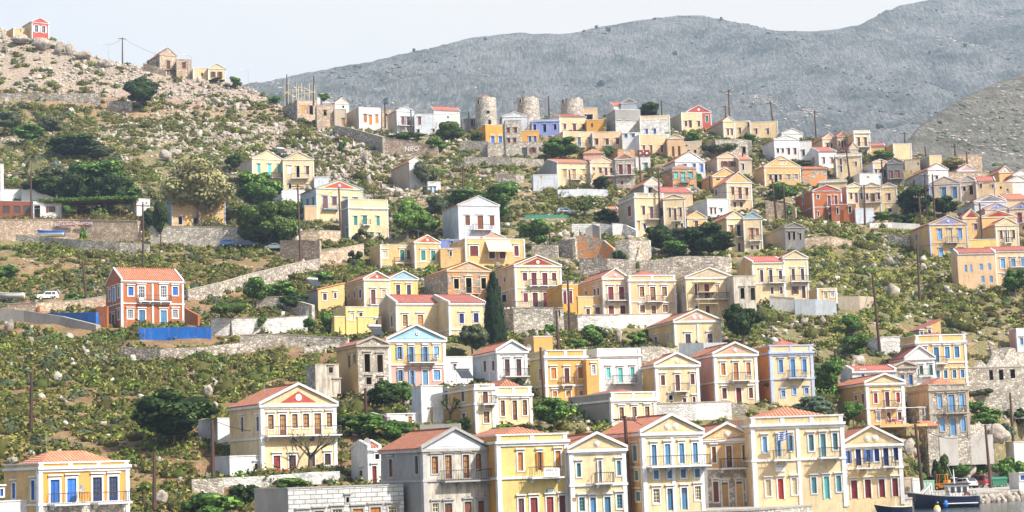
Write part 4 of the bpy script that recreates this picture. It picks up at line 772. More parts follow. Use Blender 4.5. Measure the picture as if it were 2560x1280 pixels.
soilc=ramp(t,n1.outputs[0],[(.3,(.19,.09,.045)),(.5,(.29,.16,.085)),(.7,(.38,.26,.16))])
dry=ramp(t,n2.outputs[0],[(.3,(.11,.105,.04)),(.5,(.20,.175,.075)),(.7,(.32,.265,.14))])
grn=ramp(t,n2.outputs[0],[(.3,(.05,.075,.02)),(.6,(.12,.145,.045))])
rkc=ramp(t,n2.outputs[0],[(.3,(.20,.15,.115)),(.5,(.36,.285,.225)),(.7,(.48,.40,.33))])
def thr(src,at1,gain,off):
    m=N(t,'ShaderNodeMath',operation='MULTIPLY_ADD'); t.links.new(at1,m.inputs[0]); m.inputs[1].default_value=gain; t.links.new(src,m.inputs[2])
    m2=N(t,'ShaderNodeMapRange'); m2.inputs['From Min'].default_value=off; m2.inputs['From Max'].default_value=off+.08; t.links.new(m.outputs[0],m2.inputs[0]); return m2.outputs[0]
c=mix(t,thr(n1.outputs[0],at_('soil'),.45,.66),dry.outputs[0],soilc.outputs[0])
c=mix(t,thr(n2.outputs[0],at_('veg'),.30,.78),c,grn.outputs[0])
c=mix(t,thr(n2.outputs[0],at_('rock'),.38,.76),c,rkc.outputs[0])
t.links.new(c,b.inputs[0]); b.inputs['Roughness'].default_value=.95; bump(t,b,n2.outputs[0],.5,.9)
me=fast_mesh('hillside_ground',V,Fq,[gm],{'veg':('POINT',vg.ravel()),'rock':('POINT',rk_.ravel()),'soil':('POINT',sl_.ravel())})
me.polygons.foreach_set('use_smooth',[True]*len(me.polygons)); tag(link('ground',me),kind='structure')
# ------------------------------------------------------------------ water
wm_,t,b=newmat('sea_water'); n=noise(t,.9,4,.6,sx=(1,.5,1)); b.inputs[0].default_value=(.012,.035,.05,1); b.inputs['Roughness'].default_value=.12; b.inputs['Specular IOR Level'].default_value=.5; bump(t,b,n.outputs[0],.25,1.)
m=MB(); m.add([(-6000,-800,0),(6000,-800,0),(6000,420,0),(-6000,420,0)],[(0,1,2,3)]); tag(m.build('water',wm_),kind='structure')
m=MB(); m.add([(-6000,420,-5.5),(6000,420,-5.5),(6000,4100,-5.5),(-6000,4100,-5.5)],[(0,1,2,3)]); tag(m.build('valley_ground',gm),kind='structure')
# ------------------------------------------------------------------ quay
qx=list(range(-300,2901,40)); m=MB(); top=[];bk=[]
for x in qx:
    Y=float(yedge_depth(x)); p=at(x,float(np.interp(x,EX,EY)),Y); q=at(x,float(np.interp(x,EX,EY)),Y*(1.09+.11*float(sstep((x-2240)/60.)))); top.append((p.x,p.y)); bk.append((q.x,q.y))
for i in range(len(qx)-1):
    a,b_=top[i],top[i+1]; c_,d_=bk[i],bk[i+1]
    m.mi=0; m.add([(*a,ZQ),(*b_,ZQ),(*d_,ZQ),(*c_,ZQ)],[(0,1,2,3)])
    m.mi=1; m.add([(*a,-4),(*b_,-4),(*b_,ZQ-.18),(*a,ZQ-.18)],[(0,1,2,3)])
    m.mi=2; m.add([(a[0],a[1]-.12,ZQ-.18),(b_[0],b_[1]-.12,ZQ-.18),(b_[0],b_[1]-.12,ZQ+.02),(a[0],a[1]-.12,ZQ+.02),(a[0],a[1]+.4,ZQ+.02),(b_[0],b_[1]+.4,ZQ+.02)],[(0,1,2,3),(3,2,5,4)])
tag(m.build('quay',[plaster('quay_paving',(.50,.46,.40),.5),WALL['s'],CONC]),kind='structure')
# ------------------------------------------------------------------ mountains
def mountain(name,cx,cy,ybot,Y0,k,x0,x1,step,col,seed,amp,Ymax):
    GXm=np.arange(x0,x1,step); GYm=np.arange(Y0,Ymax,step); X,Y=np.meshgrid(GXm,GYm); Z=np.full_like(X,100.)
    for _ in range(5):
        px,_q=proj(X,Y,Z); yc=np.interp(px,cx,cy); y=ybot-(Y-Y0)/k; Yc=Y0+k*(ybot-yc)
        Z=np.where(y>yc,H0+Y*ray(px,np.maximum(y,yc))[...,2],H0+Yc*ray(px,yc)[...,2]-(Y-Yc)*.35)
    fd=np.clip((y-yc)/40,0,1)*np.clip((Y-Y0)/60,0,1)
    rid=np.abs(fbm(X*.9+Y*.35,Y*.35-X*.45,300,seed,5)-.5)*2
    Z=Z+fd*((fbm(X,Y,180,seed+5)-.5)*amp-rid*amp*.8)+(fbm(X,Y,step*5,seed+9)-.5)*amp*.05
    Z=np.maximum(Z,-5); V=np.stack([X,Y,Z],-1).reshape(-1,3); ny,nx=Z.shape; idx=np.arange(ny*nx).reshape(ny,nx)
    Fq=np.stack([idx[:-1,:-1],idx[:-1,1:],idx[1:,1:],idx[1:,:-1]],-1).reshape(-1,4)
    me=fast_mesh(name,V,Fq,[col]); me.polygons.foreach_set('use_smooth',[True]*len(me.polygons)); tag(link(name,me),kind='structure')
    return GXm,GYm,Z
def mtn_mat(name,g1,g2,r1,r2,sc,amt,bd,st=(1,.3,1),rot=0):
    m,t,b=newmat(name); q=(1,.10,.25)
    n1=noise(t,.008*sc,7,.72,sx=(1,.25,.8)); n2=noise(t,.42*sc,8,.9,sx=q); n3=noise(t,.03*sc,7,.8,sx=st); n5=noise(t,.10*sc,4,.6,sx=q)
    n3.inputs['Vector'].links[0].from_node.inputs['Rotation'].default_value=(0,rot,0)
    g=ramp(t,n1.outputs[0],[(.35,g1),(.65,g2)]); r=ramp(t,n2.outputs[0],[(.35,r1),(.65,r2)])
    ad=N(t,'ShaderNodeMath',operation='MULTIPLY_ADD'); t.links.new(n3.outputs[0],ad.inputs[0]); ad.inputs[1].default_value=.75; t.links.new(n2.outputs[0],ad.inputs[2])
    f=ramp(t,ad.outputs[0],[(amt-.12,(0,)*3),(amt+.10,(.9,)*3)])
    c=mix(t,f.outputs[0],g.outputs[0],r.outputs[0]); d=ramp(t,n5.outputs[0],[(.30,(.45,.55,.45)),(.36,(1,)*3)]); c=mix(t,1.,c,d.outputs[0],'MULTIPLY')
    t.links.new(c,b.inputs[0]); b.inputs['Roughness'].default_value=.95; bump(t,b,n2.outputs[0],bd,1.)
    return m
MX=[-600,0,400,560,640,850,1030,1150,1210,1300,1400,1440,1500,1600,1640,1700,1755,1800,1850,1930,1990,2050,2100,2140,2200,2250,2300,2400,2560,3200]
MY=[330,300,250,218,205,165,130,100,90,81,84,80,66,50,44,38,38,46,56,76,78,77,70,62,30,14,2,-25,-60,-160]
MT=mountain('mountain',MX,MY,520,1000,3.0,-900,1100,7.,mtn_mat('mountain_scree',(.045,.065,.05),(.085,.10,.075),(.15,.15,.15),(.46,.44,.42),1.,.90,8.,(.5,.08,1.0),.30),21,85.,3000)
HX=[2000,2180,2250,2290,2330,2380,2430,2480,2520,2560,2800,3200]
HY=[470,430,372,320,290,258,232,210,196,183,110,20]
HT=mountain('rocky_hill',HX,HY,520,650,1.3,100,520,2.5,mtn_mat('limestone_hill',(.06,.07,.035),(.16,.14,.09),(.18,.16,.135),(.46,.42,.37),2.,.90,4.,(.25,.06,2.2),.06),61,30.,1250)
# ------------------------------------------------------------------ foliage
def leafmat(name,c1,c2,c3=None):
    m,t,b=newmat(name); a=N(t,'ShaderNodeAttribute',attribute_name='tone')
    r=ramp(t,a.outputs['Fac'],[(.0,c1),(.55,c2),(1.,c3 or sc3(c2,1.5))]); n=noise(t,.9,3); r2=ramp(t,n.outputs[0],[(.3,(.75,)*3),(.7,(1.2,)*3)])
    t.links.new(mix(t,1.,r.outputs[0],r2.outputs[0],'MULTIPLY'),b.inputs[0]); b.inputs['Roughness'].default_value=.75; b.inputs['Specular IOR Level'].default_value=.12
    return m
LEAF=dict(dark=leafmat('carob_leaves',(.009,.020,.006),(.034,.062,.013),(.10,.16,.035)),mid=leafmat('broad_leaves',(.022,.055,.010),(.080,.165,.027),(.22,.35,.07)),scr=leafmat('scrub_leaves',(.034,.036,.009),(.135,.130,.032),(.30,.265,.08)),scr2=leafmat('fresh_scrub_leaves',(.025,.038,.006),(.13,.165,.028),(.28,.31,.06)),
 bright=leafmat('fresh_leaves',(.05,.10,.015),(.11,.20,.035),(.22,.32,.07)),olive=leafmat('olive_leaves',(.035,.050,.025),(.095,.115,.055),(.21,.23,.13)),
 pine=leafmat('pine_needles',(.03,.055,.010),(.085,.13,.025),(.19,.25,.06)),cyp=leafmat('cypress_foliage',(.008,.018,.007),(.014,.032,.010),(.03,.055,.018)),
 blos=leafmat('pale_blossom',(.13,.14,.04),(.30,.28,.12),(.50,.44,.26)),blue=leafmat('bluish_leaves',(.04,.07,.04),(.11,.16,.10),(.24,.30,.20)),
 palm=leafmat('palm_fronds',(.05,.07,.03),(.12,.14,.06),(.26,.25,.12)),yel=leafmat('yellow_scrub',(.12,.13,.03),(.27,.26,.07),(.45,.42,.13)),
 far=leafmat('distant_tree_foliage',(.02,.035,.02),(.03,.05,.03)))
def rdir(r,n):
    v=r.normal(size=(n,3)); return v/np.linalg.norm(v,axis=1,keepdims=True)
def leaf_quads(P,Nn,size,r):
    n=len(P); a=rdir(r,n); t=np.cross(Nn,a); t/=np.linalg.norm(t,axis=1,keepdims=True)+1e-9; q=np.cross(Nn,t)
    s=(size*(.6+.8*r.rand(n)))[:,None]; w=s*.6
    V=np.stack([P-t*s-q*w*.3,P-q*w*1.1+t*s*.2,P+t*s+q*w*.3,P+q*w-t*s*.2],1).reshape(-1,3)
    return V
def ico(n=1):
    p=(1+5**.5)/2; v=np.array([(-1,p,0),(1,p,0),(-1,-p,0),(1,-p,0),(0,-1,p),(0,1,p),(0,-1,-p),(0,1,-p),(p,0,-1),(p,0,1),(-p,0,-1),(-p,0,1)],float); v/=np.linalg.norm(v[0])
    f=[(0,11,5),(0,5,1),(0,1,7),(0,7,10),(0,10,11),(1,5,9),(5,11,4),(11,10,2),(10,7,6),(7,1,8),(3,9,4),(3,4,2),(3,2,6),(3,6,8),(3,8,9),(4,9,5),(2,4,11),(6,2,10),(8,6,7),(9,8,1)]
    for _ in range(n):
        nf=[]; vs=list(v); c={}
        def mid(a,b):
            k=(min(a,b),max(a,b))
            if k not in c: m=vs[a]+vs[b]; vs.append(m/np.linalg.norm(m)); c[k]=len(vs)-1
            return c[k]
        for a,b,d in f: x,y,z=mid(a,b),mid(b,d),mid(d,a); nf+=[(a,x,z),(b,y,x),(d,z,y),(x,y,z)]
        v=np.array(vs); f=nf
    return v,np.array(f)
ICO0=ico(0); ICO1=ico(1)
def crown(seed,shape,nl,nleaf,ls,mat,core=True,dens=1.):
    """crown mesh in the unit box x,y -.5..5, z 0..1"""
    r=np.random.RandomState(seed); C=[];Rr=[]
    for i in range(nl):
        if shape=='round': d=rdir(r,1)[0]*r.rand()**.5; c=np.array([d[0]*.33,d[1]*.33,.5+d[2]*.33]); rad=r.uniform(.12,.21)
        elif shape=='flat': an=r.rand()*2*pi; q=r.rand()**.5*.36; c=np.array([cos(an)*q,sin(an)*q,.55+.25*r.rand()-q*.3]); rad=r.uniform(.11,.17)
        elif shape=='column': z=(i+.5)/nl; q=.16*(1-z**2.2)+.03; an=r.rand()*2*pi; c=np.array([cos(an)*q*.8,sin(an)*q*.8,.04+z*.9]); rad=(.22*(1-z)**.5+.08)*r.uniform(.8,1.1)
        elif shape=='cone': z=r.rand()**1.3; q=.36*(1-z)*r.rand()**.5; an=r.rand()*2*pi; c=np.array([cos(an)*q,sin(an)*q,.1+z*.8]); rad=r.uniform(.09,.16)
        elif shape=='wide': an=r.rand()*2*pi; q=r.rand()**.5*.36; z=r.rand(); c=np.array([cos(an)*q,sin(an)*q,.15+z*.62*(1-1.1*q)]); rad=r.uniform(.12,.2)
        C.append(c); Rr.append(rad)
    C=np.array(C); Rr=np.array(Rr); li=r.choice(nl,nleaf,p=Rr**2/sum(Rr**2)); d=rdir(r,nleaf)
    zs=.35 if shape=='column' else .85
    rad=Rr[li]*(.72+.36*r.rand(nleaf)); sc_=np.array([1,1,zs if shape!='column' else 1])
    P=C[li]+d*rad[:,None]*sc_; Nn=d+.45*rdir(r,nleaf); Nn/=np.linalg.norm(Nn,axis=1,keepdims=True)
    V=leaf_quads(P,Nn,np.full(nleaf,ls),r); Fq=np.arange(nleaf*4).reshape(-1,4)
    tone=np.clip(.35+.25*r.randn(nleaf)+.25*r.rand(nl)[li],0,1)
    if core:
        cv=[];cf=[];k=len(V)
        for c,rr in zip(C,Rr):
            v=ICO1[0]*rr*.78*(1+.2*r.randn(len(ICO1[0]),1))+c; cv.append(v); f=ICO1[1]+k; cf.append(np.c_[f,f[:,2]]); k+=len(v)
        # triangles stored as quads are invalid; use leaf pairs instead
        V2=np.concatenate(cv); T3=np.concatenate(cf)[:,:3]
        V=np.concatenate([V,V2]); Tl=np.concatenate([Fq[:,:3],Fq[:,[0,2,3]]]); Ft=np.concatenate([Tl,T3]); tn=np.concatenate([tone,tone,np.full(len(T3),.05)])  # lobe cores get a dark tone as painted shade inside the crown
    else: Ft=np.concatenate([Fq[:,:3],Fq[:,[0,2,3]]]); tn=np.concatenate([tone,tone])
    return fast_mesh('crown',V,Ft,[LEAF[mat]],{'tone':('FACE',tn)})
def limbs(seed,n=6,h=.55,spread=.34,r0=.03,lo=.0,twist=2):
    r=random.Random(seed); m=MB(); base=Vector((0,0,-.06)); tp=Vector((r.uniform(-.03,.03),r.uniform(-.03,.03),h*.55))
    m.bar(base,tp,r0*1.25,r0*.85,7)
    def go(p,d,l,rad,k):
        q=p+d*l; m.bar(p,q,rad,rad*.6,5)
        if k: 
            for _ in range(2 if k<3 else 3):
                dd=(d+Vector((r.uniform(-1,1),r.uniform(-1,1),r.uniform(-.3,.8)))*.7).normalized(); go(q,dd,l*.68,rad*.58,k-1)
    for i in range(n):
        an=2*pi*i/n+r.uniform(-.4,.4); d=Vector((cos(an)*spread*2,sin(an)*spread*2,r.uniform(.5,1.1))).normalized(); go(tp,d,h*.42,r0*.62,twist)
    return m
TRUNKM={}
def trunkmesh(seed,twist=1,mat=None,**k):
    key=(seed,twist,str(k))
    if key not in TRUNKM:
        o=limbs(seed,twist=twist,**k).build('trunk',mat or BARK); TRUNKM[key]=o.data; D2.objects.remove(o)
    return TRUNKM[key]
KIND=dict( # shape, lobes, leaves, leaf size, material, seeds, trunk fraction
 dark=('round',26,4200,.030,'dark',3,.12), mid=('round',22,3600,.032,'mid',3,.18), bright=('round',20,3400,.034,'bright',2,.18), olive=('round',18,3000,.028,'olive',3,.22),
 pine=('wide',26,5200,.026,'pine',2,.06), stone=('flat',16,2600,.03,'mid',2,.42), cyp=('column',34,4200,.03,'cyp',1,.04), blos=('round',34,9000,.024,'blos',1,.12),
 blue=('wide',20,3200,.030,'blue',2,.15), bush=('wide',9,1100,.055,'mid',4,.0), obush=('wide',9,1000,.055,'olive',3,.0), dbush=('wide',9,1100,.055,'dark',3,.0), bbush=('wide',8,1000,.06,'bright',3,.0),
 almond=('round',14,900,.03,'pine',1,.25), far=('round',7,420,.075,'far',3,.12), climb=('wide',7,900,.055,'bright',2,0))
CM={}
def tree(kind,label,x,yt,yb,wpx,name=None,group=None,S=None,Y=None,P0=None):
    sh,nl,nf,ls,mt,ns,tf=KIND[kind]; sd=rnd.randrange(ns)
    if (kind,sd) not in CM: CM[(kind,sd)]=crown(hash((sh,sd,mt))%999 if False else sd*17+nl+len(mt)*3,sh,nl,nf,ls,mt,core=kind not in('blos','almond'))
    
    if x>2240 and yb>1195 and not P0: Yq=float(yedge_depth(x))*1.185; P0=at(x,1200,Yq); P0.z=ZQ
    d=Y or (FPX/S if S else float(depth(x,yb))); p=P0 or at(x,yb,d); top=at(x,yt,p.y)
    if not Y and not P0: p.z=min(p.z,zt(p.x,p.y)) if abs(p.z-zt(p.x,p.y))<6 else p.z
    h=top.z-p.z; wd=wpx*p.y/FPX/.84
    isb='bush' in kind or kind=='climb'
    root=empty(name or ('shrub' if isb else {'cyp':'cypress_tree','pine':'pine_tree','olive':'olive_tree','stone':'pine_tree'}.get(kind,'tree')),p,rnd.uniform(0,6.28),label,'shrub' if isb else 'tree',group)
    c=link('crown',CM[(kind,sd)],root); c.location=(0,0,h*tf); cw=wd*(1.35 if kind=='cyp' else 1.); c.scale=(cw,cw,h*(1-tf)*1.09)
    if not isb and kind!='far':
        tm=link('trunk',trunkmesh(sd,1 if kind not in('blos','almond') else 3,h=.9,r0=.035,spread=.3,n=4),root); s=h*(.72 if kind not in('cyp',) else .5); tm.scale=(min(s,wd*1.0),min(s,wd*1.0),s)
    elif kind=='far':
        m=MB(); m.bar((0,0,-.5),(0,0,h*.5),.25,.15); m.build('trunk',BARK,root)
    return root
# ground cover: scattered shrubs, rocks
def scatter(name,n,zone,seed,maker,mats,kindtag,label,cat):
    r=np.random.RandomState(seed); X=r.uniform(-185,185,n); Y=r.uniform(170,640,n); Z=ztv(X,Y); px,py=proj(X,Y,Z)
    i=np.clip((X-GX[0]).astype(int),0,len(GX)-1); j=np.clip((Y-GY[0]).astype(int),0,len(GY)-1)
    ye=yedge_depth(px); ok=(OCC[j,i]<.5)&(Y>ye*(1.10+.11*sstep((px-2240)/60.)))&(px>-60)&(px<2620)&(py<1320)
    tp=TPY[j,i]; yc=np.interp(px,CRX,CRY); ok&=(tp>yc-3)
    p=zone(px,tp,X,Y); ok&=r.rand(n)<p
    X,Y,Z,px,py=X[ok],Y[ok],Z[ok],px[ok],tp[ok]
    V,T,tn,mi=maker(r,X,Y,Z,px,py)
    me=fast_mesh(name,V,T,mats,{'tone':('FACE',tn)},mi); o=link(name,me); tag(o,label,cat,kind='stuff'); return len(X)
def mk_shrub(r,X,Y,Z,px,py,K=34,ts=1.):
    n=len(X); rad=np.clip(.62+.34*r.randn(n),.28,1.8)*(1+.15*(px<1000)); hgt=rad*r.uniform(.6,1.0,n)
    d=rdir(r,n*K); d[:,2]=np.abs(d[:,2]); d=d.reshape(n,K,3); rr=(.78+.3*r.rand(n,K))[...,None]
    P=np.stack([X,Y,Z-.1],-1)[:,None,:]+d*rr*np.stack([rad,rad,hgt],-1)[:,None,:]
    Nn=d.reshape(-1,3)+.9*rdir(r,n*K); Nn/=np.linalg.norm(Nn,axis=1,keepdims=True)
    a=rdir(r,n*K); t=np.cross(Nn,a); t/=np.linalg.norm(t,axis=1,keepdims=True)+1e-9; q=np.cross(Nn,t); s=(np.repeat(rad,K)*r.uniform(.13,.26,n*K)*ts)[:,None]; P=P.reshape(-1,3)
    V=np.stack([P+t*s,P-t*s*.6+q*s*.8,P-t*s*.6-q*s*.8],1).reshape(-1,3); T=np.arange(n*K*3).reshape(-1,3)
    tone=np.clip(np.repeat(r.rand(n)*.5,K)+.25+.22*r.randn(n*K),0,1)
    u=fbm(X,Y,22,40); sel=np.where(u+.18*r.randn(n)>.76,2,np.where(u+.2*r.randn(n)>.40,0,1)); yz=blob(px,py,2180,690,260,110)+.35*blob(px,py,150,600,300,40)+.5*((px>2250)&(py>930)); sel=np.where(r.rand(n)<yz*.62,3,sel)
    # core coloured dark to put shade between the leaves
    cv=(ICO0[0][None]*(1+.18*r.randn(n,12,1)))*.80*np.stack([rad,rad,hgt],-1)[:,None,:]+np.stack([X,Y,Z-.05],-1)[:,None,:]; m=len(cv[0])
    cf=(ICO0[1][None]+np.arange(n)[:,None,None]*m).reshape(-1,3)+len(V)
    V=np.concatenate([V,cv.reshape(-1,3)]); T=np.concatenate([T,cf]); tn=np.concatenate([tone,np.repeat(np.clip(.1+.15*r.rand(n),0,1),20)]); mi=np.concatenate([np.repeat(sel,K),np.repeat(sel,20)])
    return V,T,tn,mi
def mk_rock(r,X,Y,Z,px,py,big=1.):
    n=len(X); rad=np.clip(np.exp(r.normal(-1.25,.45,n)),.14,1.1)*big*(1-.25*(px<900)*(py>560)); v,f=ICO0 if big==1. else ICO1; m=len(v)
    S_=np.stack([rad*r.uniform(.7,1.4,n),rad*r.uniform(.7,1.3,n),rad*r.uniform(.5,1.1,n)],-1)
    D=1+.24*r.randn(n,m,1); A=r.uniform(0,6.28,n); ca,sa=np.cos(A)[:,None],np.sin(A)[:,None]
    W=v[None]*D*S_[:,None,:]; x=W[...,0]*ca-W[...,1]*sa; y=W[...,0]*sa+W[...,1]*ca
    V=np.stack([x+X[:,None],y+Y[:,None],W[...,2]+(Z+rad*.15)[:,None]],-1).reshape(-1,3); T=(f[None]+np.arange(n)[:,None,None]*m).reshape(-1,3)
    return V,T,np.repeat(r.rand(n),len(f)),None
def z_shrub(px,py,X,Y):
    v,_,_=zones(px,py); return v*np.clip((fbm(X,Y,9,77)-.30)*4,.12,1)
def z_rock(px,py,X,Y):
    _,k,_=zones(px,py); return k*np.clip((fbm(X,Y,11,33)-.32)*4.5,.06,1)
rm_,t,b=newmat('limestone_rocks'); a=N(t,'ShaderNodeAttribute',attribute_name='tone'); r_=ramp(t,a.outputs['Fac'],[(0,(.28,.23,.185)),(.5,(.42,.365,.31)),(1,(.60,.545,.48))]); n=noise(t,1.5,5,.7); r2=ramp(t,n.outputs[0],[(.35,(.5,)*3),(.65,(1.15,)*3)])
t.links.new(mix(t,1.,r_.outputs[0],r2.outputs[0],'MULTIPLY'),b.inputs[0]); bump(t,b,n.outputs[0],.15); ROCKM=rm_

def z_boulder(px,py,X,Y):
    a=blob(px,py,880,440,120,110)*1.+blob(px,py,420,150,300,90)*.25*(px<720)+.5*(px>2260)*(py>940)+.25*blob(px,py,500,330,200,50)+.35*blob(px,py,150,880,160,80)+.3*blob(px,py,520,980,60,50)+.3*blob(px,py,2050,790,90,40)+.35*blob(px,py,1560,830,60,40)+.10*blob(px,py,2300,680,200,90)
    return np.clip(a,0,1)
def mk_boulder(r,X,Y,Z,px,py):
    n=len(X); v,f=ICO1; m=len(v); rad=np.clip(np.exp(r.normal(-.62,.42,n)),.3,1.5); S_=np.stack([rad*r.uniform(.5,.9,n),rad*r.uniform(.8,1.2,n),rad*r.uniform(.8,1.9,n)],-1)
    D=1+.20*r.randn(n,m,1); W=v[None]*D; q=r.randn(n,3,3)[:, :, :1].transpose(0,2,1); W=W*(1-.25*np.abs(np.sign(W)))*S_[:,None,:]; tl=r.uniform(-.5,.2,n)[:,None]; A=r.uniform(-.6,.6,n); ca,sa=np.cos(A)[:,None],np.sin(A)[:,None]
    W[...,0]=W[...,0]+W[...,2]*tl; x=W[...,0]*ca-W[...,1]*sa; y=W[...,0]*sa+W[...,1]*ca
    V=np.stack([x+X[:,None],y+Y[:,None],W[...,2]+(Z+rad*.2)[:,None]],-1).reshape(-1,3); T=(f[None]+np.arange(n)[:,None,None]*m).reshape(-1,3)
    return V,T,np.repeat(r.rand(n)*.8,len(f)),None

def mk_bush(r,X,Y,Z,px,py):
    V,T,tn,mi=mk_shrub(r,X*0,Y*0,Z*0,px,py,K=120,ts=.5); n=len(X); k=120*3; f=r.uniform(1.5,2.6,n)
    own=np.concatenate([np.repeat(np.arange(n),k),np.repeat(np.arange(n),12)]); V=V*f[own][:,None]+np.stack([X,Y,Z],-1)[own]
    m2=np.concatenate([np.repeat((r.rand(n)<.25).astype(int),120),np.zeros(n*20,int)]) ; return V,T,tn,m2
def z_bush(px,py,X,Y):
    v,_,_=zones(px,py); return v*np.clip((fbm(X,Y,16,55)-.47)*5,0,1)

def mt_scatter(name,M,n,lo,hi,mat,seed,thr_,label,cat,sz=.6,xs=(0,1),tone=(.2,.9)):
    gx,gy,Z=M; r=np.random.RandomState(seed); st=gx[1]-gx[0]; X=r.uniform(gx[2],gx[-3],n); Y=r.uniform(gy[2],gy[-3],n); i=((X-gx[0])/st).astype(int); j=((Y-gy[0])/st).astype(int); z=Z[j,i]
    px,py=proj(X,Y,z); yb=np.where(Z[np.minimum(j+6,len(gy)-1),i]>=z-st,1,0); u=fbm(X*1.,Y*.35+X*.5,90,seed+1,4); ok=(px>-20)&(px<2580)&(z>0)&(r.rand(n)<np.clip((u-thr_)*3.2,.05,1))&(yb>0)
    X,Y,z=X[ok],Y[ok],z[ok]; n=len(X); v,f=ICO0; m=12; s=r.uniform(lo,hi,n)**1.; S_=np.stack([s*r.uniform(.8,1.8,n),s,s*sz],-1); W=v[None]*(1+.25*r.randn(n,m,1))*S_[:,None,:]
    V=(W+np.stack([X,Y,z+s*.1],-1)[:,None,:]).reshape(-1,3); T=(f[None]+np.arange(n)[:,None,None]*m).reshape(-1,3)
    me=fast_mesh(name,V,T,[mat],{'tone':('FACE',np.repeat(r.uniform(*tone,n),20))}); tag(link(name,me),label,cat,kind='stuff')
# ------------------------------------------------------------------ stone walls
def swall(label,mat,pts,name='stone_wall',cap=True,th=.6,S=None,occ=True,under=1.8,cat='wall'):
    P=[]
    for x,yt,yb in pts:
        d=FPX/S if S else float(depth(x,yb)); p=at(x,yb,d); q=at(x,yt,d); P.append((p,q.z))
    o=P[0][0]; m=MB(); c=MB()
    for (p,zp),(q,zq) in zip(P[:-1],P[1:]):
        a,b=p-o,q-o; d=Vector((b.x-a.x,b.y-a.y,0)).normalized(); n=Vector((-d.y,d.x,0))*th
        zb=min(p.z,q.z)-under-o.z; ta,tb=zp-o.z,zq-o.z
        def seg(M,off0,off1,z0a,z0b,z1a,z1b):
            A=a+n*off0; B=b+n*off0; A2=a+n*off1; B2=b+n*off1
            M.add([(A.x,A.y,z0a),(B.x,B.y,z0b),(B2.x,B2.y,z0b),(A2.x,A2.y,z0a),(A.x,A.y,z1a),(B.x,B.y,z1b),(B2.x,B2.y,z1b),(A2.x,A2.y,z1a)],[(0,3,2,1),(4,5,6,7),(0,1,5,4),(1,2,6,5),(2,3,7,6),(3,0,4,7)])
        seg(m,0,1,zb,zb,ta,tb)
        if cap: seg(c,-.08,1.08,ta,tb,ta+.12,tb+.12)
        if occ:
            L=(b-a).length
            for k in range(int(L)+1):
                t_=k/max(L,1); w_=p.lerp(q,min(t_,1)); i=int(w_.x-GX[0]); j=int(w_.y-GY[0])
                if 1<i<len(GX)-2 and 3<j<len(GY)-3: OCC[(j-8 if 'vivid blue' in label else j-1):j+1,i-('vivid blue' in label):i+2]=1
    r=empty(name,o,0,label,cat); m.build('wall_body' if name!='stone_wall' else 'wall_face',mat if not isinstance(mat,str) else WALL[mat],r)
    if cap: c.build('coping',TR['s'],r)
    tag(r,kind='thing'); return r
def steps(label,x0,y0,x1,y1,n,wpx=18,mat=None):
    r=None; d0=float(depth(x0,y0)); p0=at(x0,y0,d0); d1=float(depth(x1,y1)); p1=at(x1,y1,d1); m=MB(); w=wpx*d0/FPX/2
    for i in range(n):
        c=(p1-p0)*((i+.5)/n); st=(p1-p0)/n; dx=abs(st.x)/2+ (w if abs(st.y)>abs(st.x) else .02); dy=abs(st.y)/2+(w if abs(st.x)>=abs(st.y) else .02)
        m.box(c.x-dx,c.x+dx,c.y-dy,c.y+dy,c.z-1.6,c.z+abs(st.z)/2)
    r=empty('steps',p0,0,label,'steps'); m.build('treads',mat or CONC,r); return r
# ------------------------------------------------------------------ poles and cables
POLES={}
def pole(key,label,xb,yb,xt,yt,arms=0,S=None,name='utility_pole',mat=None,r0=.25,cat='pole'):
    d=float(depth(xb,yb)); p=at(xb,yb,d); tpt=at(xt,yt,d); h=tpt-p
    root=empty(name,p,0,label,cat); m=MB(); m.bar((0,0,-1.5)+(0*1,)*0,h,r0,r0*.62,8); m.build('shaft',mat or POLEM,root)
    wd=h.normalized(); 
    for k in range(arms):
        c=h-wd*(.35+.9*k); a=MB(); an=.35+.5*k; dx=Vector((cos(an),sin(an),-.03)); L=1.25; a.bar(c-dx*L,c+dx*L,.09,.09,4); a.build('crossarm',POLEM,root)
        i=MB()
        for q in (-.95,-.5,.5,.95): e=c+dx*L*q; i.bar(e+Vector((0,0,.05)),e+Vector((0,0,.2)),.03,.03,5); i.ball((e.x,e.y,e.z+.26),.075,6,4)
        i.build('insulators',WHITEP,root)
    POLES[key]=(p+h); return root
def lamp(key,label,xb,yb,xt,yt,dirn,S=None,arm=1.4):
    d=float(depth(xb,yb)); p=at(xb,yb,d); h=at(xt,yt,d)-p; root=empty('street_lamp',p,0,label,'street lamp')
    m=MB(); m.bar((0,0,-1),h,.09,.06,7); m.build('post',METAL,root); a=MB(); e=h+Vector((dirn*arm,-.3,.25)); a.bar(h,e,.05,.04,5); a.build('arm',METAL,root)
    l=MB(); l.bar(e,e+Vector((dirn*.75,-.15,0)),.13,.09,6); l.build('lamp_head',WHITEP,root); POLES[key]=p+h
def cable(label,a,b,sag=1.,r=.032):
    A=POLES[a] if isinstance(a,str) else a; B=POLES[b] if isinstance(b,str) else b; m=MB(); n=10; P=[A.lerp(B,i/n)-Vector((0,0,sag*4*(i/n)*(1-i/n))) for i in range(n+1)]
    for p,q in zip(P[:-1],P[1:]): m.bar(p-A,q-A,r,r,4)
    o=m.build('cable',CAB); o.location=A; tag(o,label,'cable'); return o
